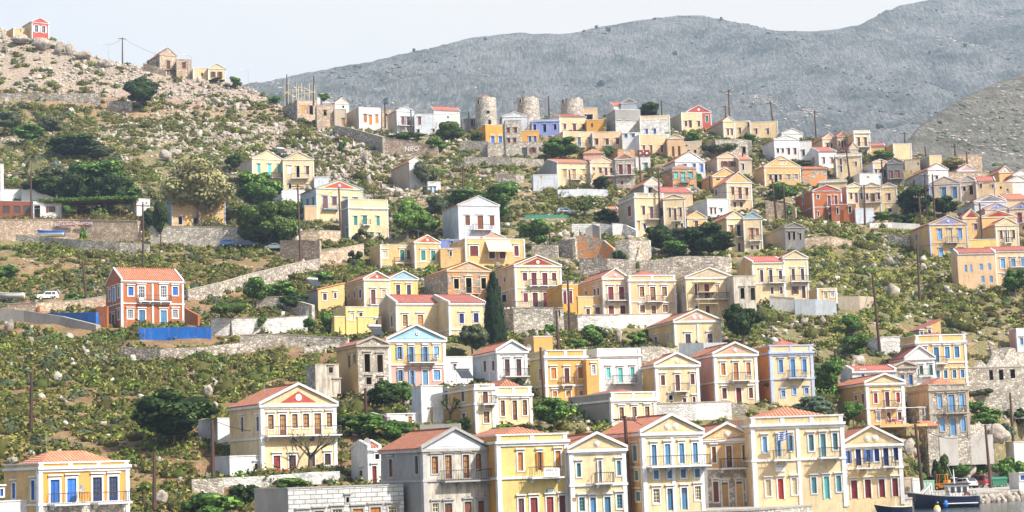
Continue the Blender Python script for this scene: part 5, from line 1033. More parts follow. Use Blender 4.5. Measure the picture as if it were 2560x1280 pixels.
# ------------------------------------------------------------------ vehicles
def paint(name,c): 
    m,t,b=newmat(name); b.inputs[0].default_value=(*c,1); b.inputs['Roughness'].default_value=.3; b.inputs['Specular IOR Level'].default_value=.5; b.inputs['Coat Weight'].default_value=.6; n=noise(t,4,3); bump(t,b,n.outputs[0],.003); return m
TYRE=flat('tyre_rubber',(.02,.02,.02),.85,.2); CGL=flat('car_glass',(.03,.035,.04),.08,.8); REDL=flat('tail_lamp_red',(.35,.01,.01),.3,.5); CHR=flat('hubcap',(.5,.5,.5),.3,.6,.6)
def car(label,x,y,head,col,kind='hatch',S=None,P0=None):
    L,W_,Hh={'hatch':(3.8,1.62,1.42),'jeep':(3.75,1.68,1.62),'sedan':(4.1,1.65,1.38),'van':(3.9,1.66,1.75)}[kind]
    p=P0 or at(x,y,FPX/S if S else float(depth(x,y)))
    root=empty('parked_car',p,head,label,'car'); l=L/2
    prof={'hatch':[(-l,.35),(-l,.85),(-l+.15,.95),(-l+.45,1.34),(-l+.75,Hh),(.35,Hh),(.95,.98),(l-.15,.86),(l,.7),(l,.32)],
     'jeep':[(-l,.45),(-l,.98),(-l+.12,1.05),(-l+.3,Hh-.04),(-l+.4,Hh),(.3,Hh),(.75,1.08),(l-.08,.98),(l,.92),(l,.42)],
     'sedan':[(-l,.35),(-l,.88),(-l+.75,.95),(-l+1.15,1.3),(-.5,Hh),(.25,Hh),(.95,.95),(l-.2,.84),(l,.65),(l,.32)],
     'van':[(-l,.35),(-l,1.0),(-l+.06,1.1),(-l+.2,Hh-.05),(-l+.3,Hh),(.7,Hh),(1.25,1.05),(l-.1,.95),(l,.7),(l,.32)]}[kind]
    m=MB(); n=len(prof); w=W_/2; prof=[(px_,pz) for px_,pz in prof]; secs=[(-w,1.),(w,1.)]
    def yy(z,s): return s*(w-(max(0,z-.95)*.28))
    vs=[(a,yy(z,-1),z) for a,z in prof]+[(a,yy(z,1),z) for a,z in prof]
    m.add(vs,[tuple(range(n)),tuple(range(2*n-1,n-1,-1))]+[(k,n+k,n+(k+1)%n,(k+1)%n) for k in range(n)])
    body=m.build('body',col,root)
    bv=body.modifiers.new('b','BEVEL'); bv.width=.06; bv.segments=2; bv.limit_method='ANGLE'; bv.angle_limit=.4
    g=MB(); top=Hh-.1; lo=1.02 if kind!='hatch' else .97
    xb=prof[2][0]+.28; xf=prof[-4][0]-.02
    for s in (-1,1):
        e=.012*s
        for a,b_ in ((xb+.1,(xb+xf)/2-.35),((xb+xf)/2-.27,.30)):
            g.add([(a,yy(lo,s)+e,lo),(b_+(.38 if b_>.2 else 0),yy(lo,s)+e,lo),(b_,yy(top,s)+e,top),(a+(.14 if a<-1 else 0),yy(top,s)+e,top)],[(0,1,2,3)])
    def lerpP(i,j,t): return prof[i][0]+(prof[j][0]-prof[i][0])*t,prof[i][1]+(prof[j][1]-prof[i][1])*t
    k=n-4 if kind!='sedan' else 6
    i0,i1=(5,6); a=lerpP(i0,i1,.12); b_=lerpP(i0,i1,.9); g.add([(a[0]+.02,-w+.22,a[1]+.015),(a[0]+.02,w-.22,a[1]+.015),(b_[0]+.02,w-.1,b_[1]+.015),(b_[0]+.02,-w+.1,b_[1]+.015)],[(0,1,2,3)])
    i0,i1=((3,2) if kind in('hatch','jeep','van','sedan') else (3,2)); a=lerpP(i0,i1,.05 if kind!='hatch' else -.2); b_=lerpP(i0,i1,.92); g.add([(a[0]-.03,-w+.22,a[1]+.01),(a[0]-.03,w-.22,a[1]+.01),(b_[0]-.03,w-.12,b_[1]+.01),(b_[0]-.03,-w+.12,b_[1]+.01)],[(3,2,1,0)])
    g.build('windows',CGL,root)
    R_=.31 if kind!='jeep' else .36
    for sx in (-l+.72,l-.68):
        for s in (-1,1):
            t_=MB(); y0=s*(w-.17); t_.bar((sx,y0,R_),(sx,s*(w+.02),R_),R_,R_,14); wo=t_.build('wheel',TYRE,root); h=MB(); h.bar((sx,s*(w+.02),R_),(sx,s*(w+.035),R_),R_*.58,R_*.5,12); h.build('rim',CHR,wo)
    b2=MB(); b2.box(l-.02,l+.09,-w+.05,w-.05,.38,.52); b2.box(-l-.09,-l+.02,-w+.05,w-.05,.38,.52); b2.build('bumper',TYRE if kind=='jeep' else CHR,root)
    for s in (-1,1):
        h=MB(); h.bar((l-.02,s*(w-.28),.7),(l+.03,s*(w-.28),.7),.11,.1,10); h.build('headlight',WHITEP,root)
        h=MB(); h.box(-l-.02,-l+.03,s*(w-.2)-.12,s*(w-.2)+.12,.66,.84); h.build('taillight',REDL,root)
    pl=MB(); pl.box(-l-.1,-l-.09,-.26,.26,.55,.67); pl.build('number_plate',WHITEP,root)
    return root
def hull(L,W_,Hh,sheer=.35,n=14,keel=.25):
    """boat hull, bow towards -x; returns rings"""
    m=MB(); rings=[]
    for i in range(n+1):
        t=i/n; x=-L/2+L*t; w=W_/2*min(1,(t*2.6+.02)**.62)*(1-.22*max(0,(t-.6)/.4)**2); z=Hh+sheer*(1-t)**2.2+.1*t**3
        fl=.55+.25*min(1,t*3)
        rings.append([(x-.0,-w,z),(x+L*.04*(1-t),-w*.93,z*.55),(x+L*.09*(1-t),-w*fl,.08),(x+L*.12*(1-t),0,-keel),(x+L*.09*(1-t),w*fl,.08),(x+L*.04*(1-t),w*.93,z*.55),(x,w,z)])
    vs=[p for r in rings for p in r]; fs=[]
    for i in range(n):
        for k in range(6): a=i*7+k; fs.append((a,a+1,a+8,a+7))
    fs.append(tuple(range(n*7,n*7+7))); fs.append(tuple(range(6,-1,-1)))
    m.add(vs,fs); return m,rings
def rim(rings,r,side=True,dz=0):
    m=MB()
    for s in (0,6):
        for a,b in zip(rings[:-1],rings[1:]): m.bar(Vector(a[s])+Vector((0,0,dz)),Vector(b[s])+Vector((0,0,dz)),r,r,5)
    m.bar(Vector(rings[-1][0])+Vector((0,0,dz)),Vector(rings[-1][6])+Vector((0,0,dz)),r,r,5); return m
def text(s,name,loc,rotz,size,mat,parent=None,ext=.01,sx=1.):
    cu=D2.curves.new(name,'FONT'); cu.body=s; cu.size=size; cu.extrude=ext; cu.align_x='CENTER'; cu.align_y='CENTER'; cu.materials.append(mat); cu.resolution_u=3
    o=D2.objects.new(name,cu); COL.objects.link(o); bpy.context.view_layer.update(); me=D2.meshes.new_from_object(o.evaluated_get(bpy.context.evaluated_depsgraph_get())); D2.objects.remove(o); o=D2.objects.new(name,me); COL.objects.link(o)
    o.parent=parent; o.location=loc; o.rotation_euler=(pi/2,0,rotz); o.scale=(sx,1,1); return o
def person(label,loc,rz,seated,top,legs,skin,hair):
    root=empty('person',loc,rz,label,'person'); z0=.45 if seated else .9
    V=[(0,0,z0),(0,.0,z0+.28),(0,.02,z0+.48),(0,.01,z0+.60),(0,-.01,z0+.72)]; R_=[.15,.125,.15,.055,.1]
    E=[(0,1),(1,2),(2,3),(3,4)]
    def ch(par,pts,rs):
        for p,r in zip(pts,rs): V.append(p); R_.append(r); E.append((par,len(V)-1)); par=len(V)-1
        return par
    for s in (-1,1):
        if seated: ch(0,[(s*.1,-.1,z0-.02),(s*.13,-.45,z0+.02),(s*.13,-.5,.08),(s*.13,-.66,.05)],[.09,.07,.045,.04])
        else: ch(0,[(s*.1,0,z0-.06),(s*.11,-.02,.48),(s*.12,.02,.08),(s*.12,-.14,.04)],[.095,.065,.045,.04])
        w=ch(2,[(s*.19,0,z0+.46),(s*.24,-.08,z0+.2),(s*.16,-.32,z0+.22)],[.055,.042,.032])
        for k in range(4): ch(w,[(s*.16+(k-1.5)*.02,-.40-.01*(k%2),z0+.22),(s*.16+(k-1.5)*.022,-.45,z0+.20)],[.011,.009])
        ch(w,[(s*.12,-.37,z0+.235),(s*.11,-.40,z0+.23)],[.012,.010])
    me=D2.meshes.new('body'); me.from_pydata(V,E,[]); o=D2.objects.new('body',me); COL.objects.link(o); o.parent=root; me.materials.append(skin)
    sk=o.modifiers.new('s','SKIN'); 
    for i,v in enumerate(me.skin_vertices[0].data): v.radius=(R_[i],R_[i]*.85)
    me.skin_vertices[0].data[0].use_root=True; ss=o.modifiers.new('ss','SUBSURF'); ss.levels=1; ss.render_levels=1
    c=MB(); c.bar((0,0,z0-.04),(0,0,z0+.26),.175,.16,10); c.bar((0,0,z0+.26),(0,.01,z0+.50),.16,.12,10)
    for s in (-1,1): c.bar((s*.15,0,z0+.50),(s*.235,-.05,z0+.30),.075,.065,8)
    c.build('shirt',top,root)
    c=MB()
    for s in (-1,1):
        if seated: c.bar((s*.1,-.02,z0),(s*.13,-.46,z0+.02),.11,.09,8)
        else: c.bar((s*.1,0,z0),(s*.12,.02,.12),.115,.075,8)
    c.build('trousers',legs,root)
    h=MB(); h.ball((0,.025,z0+.775),.108,10,7); h.build('hair',hair,root)
    return root
for f,o in HS: build_house(f,o)
FR={o['label']:f for f,o in HS}
def fr(s): return [f for l,f in FR.items() if s in l][0]
# ---- walls
W_=swall
W_('long diagonal stone retaining wall under the path below the parked cars','j',[(470,726,752),(560,705,733),(640,682,712),(700,668,698),(760,655,680),(800,648,668)])
W_('upper stone wall with pale coping running down from the crest','j',[(836,314,338),(880,322,350),(930,336,362),(957,343,385)])
W_('long warm stone wall with faint white painted letters','q',[(957,344,384),(1010,351,388),(1060,360,392),(1095,368,394)])
W_('ochre stone terrace wall bearing the restaurant sign','q',[(-10,550,602),(80,549,600),(200,550,598),(345,553,608)],th=1.2)
W_('tumbled white stone wall below the restaurant terrace','s',[(-10,580,596),(100,592,606),(200,600,628),(300,606,640),(372,610,642)],cap=False)
W_('grey stone garden wall under the blossom tree','s',[(376,566,612),(480,567,612),(620,570,614)],th=.9)
W_('stone terrace walls beside the green-shuttered cream house','q',[(752,578,612),(800,576,612),(852,578,606)])
W_('warm stone wall above the lane at the tamarisk tree','q',[(700,602,640),(760,602,650),(800,604,655)])
W_('white-capped stone lane wall climbing to the yellow wing','q',[(800,632,664),(850,622,655),(910,610,640)])
W_('stone wall with orange gateposts along the car track','q',[(18,760,782),(90,758,785),(190,752,775),(265,740,770)])
W_('white rubble wall right of the pine by the terracotta house','z',[(528,795,836),(590,796,836),(680,796,832),(770,790,824)])
W_('middle rubble wall between lemon trees and white gate piers','s',[(640,745,776),(700,742,778),(780,764,800)])
W_('long low rubble wall beneath the garden trees','s',[(600,838,866),(700,836,866),(800,842,868),(870,846,872)])
W_('dark dry stone wall crossing the scrub below the terracotta house','j',[(300,866,892),(400,872,900),(500,868,892),(640,852,874)],cap=False)
W_('broken grey stone wall at the ruin left end','j',[(1396,602,640),(1440,596,648),(1450,575,640)],cap=False)
W_('pink plastered ruin wall with broken sloping top','x',[(1436,590,646),(1480,588,648),(1510,600,650),(1535,622,655)],cap=False)
W_('grey arched ruin fragment standing above the pink ruin wall','g',[(1464,572,600),(1482,560,600),(1500,566,602)],cap=False,name='ruined_wall')
W_('tall square stone ruin wall with a leaning plank','s',[(1540,604,662),(1575,600,664),(1600,602,660),(1629,600,652)],cap=False,name='ruined_wall')
W_('low pale retaining walls above the ruins','a',[(1430,560,590),(1500,558,585),(1540,563,588)],cap=False)
W_('white wall beside the parapet house above the ruins','z',[(1532,558,590),(1560,560,588),(1590,575,596)],cap=False)
W_('broad dry stone terrace wall under the ruins','j',[(1450,644,690),(1520,646,694),(1590,650,690)],cap=False)
W_('stone terrace wall under the dark bushes','j',[(1600,655,690),(1700,640,688),(1800,640,684),(1830,644,676)],cap=False)
W_('grey dry stone wall left of the pink ruin','s',[(1330,612,642),(1395,612,646)],cap=False)
W_('whitewashed blue-grey stone wall below the pink pediment house','z',[(1445,788,830),(1550,787,826),(1680,785,806)],th=.8)
W_('warm rubble wall at the alley foot','q',[(1408,790,826),(1446,789,830)])
W_('grey rendered terrace wall under the wide pink pediment house','n',[(1698,858,886),(1760,857,890),(1820,856,882)],cap=False,name='terrace_wall')
W_('rubble wall with sloping handrail left of the grey terrace','s',[(1605,866,905),(1650,866,900),(1698,874,890)],cap=False)
W_('pale speckled retaining wall below the pink-sided house','z',[(1642,1010,1052),(1740,1007,1055),(1830,1004,1050)],th=.8)
W_('grey triangular retaining wall above the long mansion roof','s',[(1830,1004,1040),(1868,1020,1042)],cap=False)
W_('grey concrete wall in front of the tiny yellow annex','n',[(1988,748,782),(2040,748,784),(2092,752,782)],cap=False,name='garden_wall')
W_('white garden wall below the narrow yellow tower','w',[(1925,742,772),(1988,746,778)],name='garden_wall')
W_('beige block wall behind the small round tree on the slope','e',[(2096,742,772),(2150,740,775),(2190,742,770)],cap=False,name='garden_wall')
W_('brick-red crumbling terrace wall under the green slope','q',[(2010,595,622),(2080,590,622),(2130,602,618)],cap=False)
W_('stone wall beneath the terracotta house','q',[(1915,500,545),(1960,508,548),(1990,518,552)],cap=False)
W_('stone wall right of the big blue-pedimented house side','j',[(2220,585,615),(2275,590,620)],cap=False)
W_('broken jagged masonry rising above the roofless right ruin','s',[(2420,912,983),(2440,925,983),(2458,900,983),(2475,918,982),(2496,884,982),(2512,905,982),(2530,872,982),(2548,880,981),(2600,876,981)],cap=False,name='ruined_wall')
W_('white slanting gable wall of the restaurant hall','w',[(54,464,512),(56,464,512),(146,498,512)],cap=False,name='gable_wall',th=3.)
W_('thin white chimney at the end of the slanting restaurant gable','w',[(140,452,510),(148,452,510)],cap=True,name='chimney_stack',th=.8,cat='chimney')
W_('upper stone ruin corner behind the roofless wall','j',[(2480,878,905),(2520,868,905),(2560,872,900)],cap=False,name='ruined_wall')
W_('streaked concrete terrace wall under the blue-shuttered stone house','g',[(2350,1092,1128),(2420,1090,1130),(2484,1086,1122)],cap=False,name='terrace_wall')
W_('low stone wall right of the blue-shuttered stone house','s',[(2425,1062,1092),(2484,1060,1088)],cap=False)
W_('small pale terrace walls crossing the far right slope','q',[(2428,992,1000),(2500,986,996),(2600,984,996)],cap=False)
W_('grey rendered yard wall under the cream corner house','g',[(1050,1062,1090),(1150,1058,1090),(1165,1060,1085)],cap=False,name='garden_wall')
W_('slanting grey retaining wall among the shrubs','g',[(925,1030,1060),(968,1042,1070)],cap=False,name='garden_wall')
W_('whitewashed stone base wall below the big red-pediment house','z',[(545,1195,1222),(660,1190,1218),(780,1180,1214),(850,1178,1208)],cap=False)
W_('dark rubble corner wall by the bottom shrubs','s',[(480,1198,1240),(560,1196,1236)],cap=False)
W_('lane wall with stone steps by the green-roofed lane','s',[(760,868,884),(850,858,880)],cap=False)
W_('white garden wall below the yellow-shuttered cream house','W',[(1395,474,496),(1470,472,494),(1521,474,492)],cap=False,name='garden_wall')
W_('stone terrace left of the arch base','s',[(1150,352,376),(1220,352,382)],cap=False)
W_('stone terrace below the arch base','s',[(1160,392,412),(1280,394,420),(1360,398,420)],cap=False)
W_('dark roofless hut walls on the middle slope','j',[(1240,434,458),(1290,434,460),(1312,438,458)],cap=False,name='ruined_wall')
W_('stone wall under the purple-brown bush below the pylons','s',[(1835,352,378),(1880,350,380)],cap=False)
W_('rubble hill terrace wall on the upper left slope','j',[(-10,232,250),(120,235,256),(250,232,256)],cap=False)
W_('dark rubble wall left of the lone carob tree','j',[(268,250,272),(330,254,276)],cap=False)
W_('sloping stone stair parapet beside the ridge stone house','q',[(358,158,176),(385,164,184),(415,178,190)],cap=False)
blue=WALL['u']
W_('vivid blue terrace wall in front of the terracotta house',blue,[(347,820,842),(430,818,843),(527,817,845)],cap=False,name='terrace_wall',th=.5)
W_('vivid blue wall along the ramp left of the terracotta house',blue,[(110,783,790),(180,782,802),(240,781,818)],cap=False,name='ramp_wall',th=.5)
W_('terracotta wall joining the blue ramp wall to the house','t',[(240,768,816),(268,766,818)],cap=False,name='ramp_wall',th=.5)
W_('terracotta garden wall right of the blue-door house','t',[(462,770,812),(495,788,818)],cap=False,name='garden_wall',th=.5)
W_('long grey concrete ramp edge left of the blue wall','g',[(-20,770,798),(60,776,802),(150,790,812),(240,812,826)],cap=False,name='ramp_wall',th=1.)
W_('white gate pier pair wall by the lemon trees','w',[(704,778,796),(712,778,796)],cap=False,name='gate_pier',th=.5,cat='gate pier')
W_('white square pier left of the yellow cottage terrace','w',[(765,776,798),(776,776,798)],cap=False,name='gate_pier',th=.5,cat='gate pier')
W_('left orange gatepost on the car track','t',[(82,764,784),(88,764,784)],cap=False,name='gatepost',th=.5,cat='gatepost')
W_('right orange gatepost on the car track','t',[(94,764,786),(99,764,786)],cap=False,name='gatepost',th=.5,cat='gatepost')
W_('white curved wall beside the house lane with red top','w',[(722,564,606),(742,562,606),(756,566,604)],cap=False,name='garden_wall')
W_('green mesh netting strip below the silver car',SH['G'],[(1312,538,550),(1370,537,549),(1424,538,548)],cap=False,name='netting_fence',th=.1,cat='netting')
W_('white low wall beneath the three-pediment row','w',[(2175,558,572),(2230,556,570),(2300,560,572)],cap=False,name='garden_wall')
steps('long shallow concrete steps climbing behind the stone ruin',765,880,862,848,7,26)
steps('steps rising beside the yellow harbour mansion',1590,1278,1578,1245,9,16,WALL['z'])
steps('grey steps up to the low yellow wing',968,668,935,640,9,18)
steps('white stair down from the big red-pediment house annex',588,1138,562,1112,8,16,WALL['w'])
steps('stair between the alley house and the pink pediment house',1440,790,1428,762,8,12,WALL['c'])
# ---- poles
P_=pole
P_('a','utility pole alone on the left ridge skyline',306,157,306,94,1,S=9.2)
lamp('la','curved street lamp left of the ridge utility pole',276,172,269,111,-1,S=9.2)
lamp('lb','street lamp before the flat stone ridge block',481,192,478,140,-1,S=9.2)
lamp('lc','street lamp at the foot of the left ridge',622,225,620,176,-1,S=9.2)
lamp('ld','thin street lamp on the far left slope below the red house',17,150,14,95,-1,S=9.3)
P_('b','leaning pole on the scrub left of the terracotta house',220,770,206,652,0)
P_('c','utility pole with crossarm in front of the dovecote',358,672,357,510,1)
P_('d','brown pole in front of the timber restaurant',79,585,77,436,0)
P_('e','tall pole with crossarm beside the tamarisk tree',752,652,744,462,1)
P_('f','dark pole in front of the red round-window pediment',853,604,847,470,0)
P_('g','pole with crossarm above the tall white house roof',1160,500,1156,418,1)
P_('h','thin pole rising on the rocky slope left of the green trees',954,495,953,458,0)
P_('i','slim pole on the hedge left of the brown-paired windows',1603,465,1597,376,0)
P_('j','tall dark pole in front of the big cream parapet house',1650,590,1646,418,1)
P_('k','pole by the yellow-shuttered cream house',1430,494,1423,424,0)
P_('l','dark pole above the stone ruins on the left',1379,640,1372,568,0)
P_('m','tall crest pylon with double crossarms',1824,295,1821,226,2,S=9.4)
P_('n','shorter crest pylon with insulators',1817,330,1813,264,1,S=9.6)
P_('o','leaning crest pole with a wide crossarm',1938,342,1926,256,1,S=9.6)
P_('p','slender pole against the far hillside',2040,338,2036,276,1,S=9.8)
P_('q','thin pole behind the third windmill',1373,292,1371,240,0,S=9.2)
P_('r','thin pole beside the crest round tree',1655,290,1653,252,0,S=9.2)
P_('s','dark pole before the grey-white gabled house',1029,335,1027,275,0)
P_('t','pole between the shed and the red-capped windmill',1175,330,1172,279,0)
P_('u','pole left of the grey-white gabled house',963,306,962,257,0)
P_('v','pole in front of the bare terraces right of the ochre house',1859,432,1856,382,0)
P_('w','thin pole beside the ochre twin gables',1777,488,1774,440,0)
P_('x','pole rising through the trees left of the terracotta house',1942,552,1930,447,0)
P_('y','second pole left of the terracotta house',1967,555,1957,458,0)
P_('z','tall pole before the three-pediment row',2162,565,2160,462,0)
P_('A','pole with crossarm behind the yellow two-part house',2126,455,2116,376,1)
P_('B','pole left of the dark grey gable house',2206,462,2204,400,0)
P_('C','pole on the tree clump below the cream block',2218,400,2213,366,0)
P_('D','left pole of the pair beside the beige pediment',2317,550,2312,435,1)
P_('E','right pole of the pair beside the beige pediment',2337,552,2331,436,0)
P_('F','pole with double lamp in front of the garden trees',2303,560,2297,490,1)
P_('G','tall pole with crossarm above the cream pilaster house',2458,622,2449,508,1)
P_('H','slim pole on the stone house far right',2420,432,2416,380,0)
P_('I','thin pole on the far rocky hill base',2263,362,2261,330,1,S=9.6)
P_('J','short pole beside the blue mast on the right crest',2316,392,2312,366,0,S=9.8)
P_('K','pole with lights against the rocky hill',2388,385,2386,362,1,S=9.8)
P_('L','tall leaning pole in the middle of the green slope',2202,890,2181,688,0)
P_('M','thin pole on the upper green slope',2299,752,2293,610,0)
P_('N','dark pole beside the lilac parapet house trees',2092,968,2087,876,0)
P_('O','leaning pole in front of the pink-sided house',1813,1002,1800,868,0)
P_('P','leaning pole left of the yellow parapet house windows',1362,1002,1351,868,0)
P_('Q','leaning pole in front of the white turquoise house',1517,982,1508,872,0)
P_('R','tall pole with bracket before the yellow harbour mansion',1577,1282,1562,1040,1,S=23.5)
P_('S','dark brown pole in front of the long cream mansion',1943,1262,1921,1062,0,S=22.6)
P_('T','pole with round street light by the harbour rocks',2309,1236,2288,1060,0,S=20.8)
P_('U','pole beside the green bins on the quay',2477,1212,2463,1062,0,S=20.2)
P_('V','leaning pole on the bushy slope far right',2534,1115,2525,982,0)
P_('W','stout pole between shrubs behind the weathered mansion',918,1102,913,970,0)
P_('X','leaning pole before the weathered grey mansion',1040,1300,1029,1100,1,S=21.8)
P_('Y','red-brown pole on the lower left scrub',385,1290,386,1132,0)
P_('Z','pole at the white stair annex',533,1198,530,1050,0)
P_('1','thin rusty pole on the far left scrub',77,1085,79,930,0)
P_('2','dark pole in front of the cypress',1216,850,1213,786,0)
P_('3','tall pole before the alley house doors',1425,832,1419,698,0)
P_('4','thin pole on the bank under the maroon pediment house',1397,880,1391,776,0)
P_('5','short pole under the pink pediment house wall',1501,818,1499,778,0)
P_('6','short post left of the stone steps above the ruin',851,868,849,818,0,r0=.1)
P_('7','short pole stub on the lower scrub',361,1278,359,1235,0)
P_('8','pole left of the big red-pediment house eave',636,1000,634,955,0,r0=.08)
for a,b,s,l in (('a','la',.6,'thin cable from the ridge pole to the left ridge lamp'),('e','f',1.6,'sagging cable from the tamarisk pole to the red pediment pole'),('c','e',3,'long cable crossing before the blossom tree'),
 ('f','g',3,'cable rising from the red pediment pole to the white house'),('i','j',1.2,'cable between the hedge pole and the tall dark pole'),('j','w',1.5,'cable from the tall dark pole to the twin gables pole'),
 ('m','o',2,'crest cable between pylon and leaning pole'),('n','r',2,'crest cable running left from the short pylon'),('x','z',2,'cable across the terracotta house front'),('z','D',2.2,'cable from the row pole to the beige pediment poles'),
 ('A','x',2,'cable down from the yellow house pole'),('D','G',3,'cable above the grey gable roof'),('O','Q',2,'cable across the yellow gable house'),('Q','P',1.5,'cable across the yellow parapet'),
 ('R','X',2.5,'long harbour cable over the lemon house fronts'),('R','S',2,'harbour cable across the yellow mansion'),('S','T',2.4,'harbour cable past the blue-shutter house'),('T','U',1.8,'cable from the round light pole to the bin pole'),
 ('W','Z',3,'cable across the big red-pediment house'),('Y','Z',2,'cable above the lower left shrubs'),('3','2',2,'cable before the stone basement storey'),('L','N',3,'cable falling down the green slope'),('M','G',3,'cable over the big blue-pedimented house'),('s','u',.8,'short cable on the crest left of the gable'),('t','s',1,'crest cable before the red ridge house'),('l','3',2.5,'cable from the ruins to the alley pole'),('4','5',1,'low cable on the bank under the long peach house'),('j','x',4,'long cable over the peach red-tiled houses'),('U','V',1.5,'cable climbing the right bank')):
    cable(l,a,b,s)
cable('cable from the ridge pole down to the ridge stone house','a',at(400,138,FPX/9.2),.5)
cable('cable from the mast pole to the lower left ochre house','Y',at(10,1195,FPX/23),1.5)
# ---- windmills
def mill(label,x0,x1,yt,yb,S,cap=None,wins=()):
    d=float(depth((x0+x1)/2,yb)); S=FPX/d; xc=(x0+x1)/2; p=at(xc,yb,d); R_=(x1-x0)/2/S; h=at(xc,yt,d).z-p.z; root=empty('windmill',p,0,label,'windmill')
    m=MB(); n=40; k=7; vs=[]; r2=random.Random(x0)
    for j in range(k+1):
        for i in range(n): a=2*pi*i/n; zz=h*j/k+(r2.uniform(-.25,.3) if j==k and not cap else 0)-(3 if j==0 else 0); q=R_*(1-.05*j/k); vs.append((cos(a)*q,sin(a)*q,zz))
    fs=[(j*n+i,j*n+(i+1)%n,(j+1)*n+(i+1)%n,(j+1)*n+i) for j in range(k) for i in range(n)]; m.add(vs,fs)
    q=.82; t=[(cos(2*pi*i/n)*R_*q,sin(2*pi*i/n)*R_*q,h-.5) for i in range(n)]; L=len(vs); m.add(t,[tuple(range(n))]); m.add([vs[k*n+i] for i in range(n)]+t,[(i,(i+1)%n,n+(i+1)%n,n+i) for i in range(n)])
    m.build('tower',WALL['s'],root)
    if cap:
        z=at(xc,cap,d).z-p.z; c=MB(); n2=20; c.add([(cos(2*pi*i/n2)*R_*.8,sin(2*pi*i/n2)*R_*.8,h-.3) for i in range(n2)]+[(0,0,z)],[(i,(i+1)%n2,n2) for i in range(n2)]+[tuple(range(n2))[::-1]]); c.build('cap',RX,root)
    for x,y0,y1,w in wins:
        u=(x-xc)/S/R_; an=math.asin(max(-.9,min(.9,u))); z0=at(x,y1,d).z-p.z; z1=at(x,y0,d).z-p.z; c=Vector((sin(an),-cos(an),0))*R_; tt=Vector((cos(an),sin(an),0)); w2=w/S/2
        o=MB(); nn=Vector((sin(an),-cos(an),0)); P=[]
        for dd in (-.35,.04):
            for s,z in ((-1,z0),(1,z0),(1,z1),(-1,z1)): v=c+tt*s*w2+nn*dd; P.append((v.x,v.y,z))
        o.add(P,[(0,1,2,3),(7,6,5,4),(0,4,5,1),(1,5,6,2),(2,6,7,3),(3,7,4,0)]); fo=o.build('window',TR['s'],root)
        P2=[]
        for s,z in ((-1,z0),(1,z0),(1,z1),(-1,z1)): v=c+tt*s*w2*.8+nn*.06; P2.append((v.x,v.y,z+(.1 if z==z0 else -.1)))
        g=MB(); g.add(P2,[(0,1,2,3)]); g.build('pane',SH['D'],fo)  # near-black sheet painted as the unlit inside of the opening
mill('round stone windmill tower with orange conical cap',1188,1244,247,318,9.3,236,((1199,254,264,5),(1222,281,289,9),(1225,303,318,8)))
mill('roofless windmill tower in the middle of the three',1293,1351,247,312,9.2,None,((1303,251,261,5),))
mill('roofless windmill tower partly behind the peach cube house',1402,1461,250,305,9.2,None,((1409,253,262,6),))
# scaffolding posts on the unfinished house
f=fr('timber scaffolding'); 
for k,(x,yt,w) in enumerate(((712,212,1),(717,186,2),(721,200,1),(732,222,1),(741,208,1),(746,212,1),(754,208,1),(761,216,1),(773,208,1),(784,190,2),(786,210,1),(790,215,1))):
    d=f.C.y+2.+2.5*(k%3); p=at(x,258,d); q=at(x,yt,d); m=MB(); m.bar((0,0,-.6),q-p,.10*w,.07*w,5); o=m.build('timber_post',SH['C'] if w==1 else POLEM); o.location=p
    tag(o,None,'timber post','upright scaffolding timbers on the unfinished stone house'); o['label']='upright pale timber post on top of the unfinished stone house' if w==1 else 'thicker dark timber post on top of the unfinished stone house'
for k,(x0,y0,x1,y1) in enumerate(((708,240,726,222),(712,228,735,242),(738,225,762,226),(757,228,775,240),(768,240,788,224),(742,236,792,230))):
    d=f.C.y+1.6; p=at(x0,y0,d); q=at(x1,y1,d); m=MB(); m.bar((0,0,0),q-p,.07,.07,4); o=m.build('timber_brace',SH['C']); o.location=p; tag(o,'slanting timber brace tying posts on the unfinished stone house','timber brace','timber braces on the unfinished stone house')
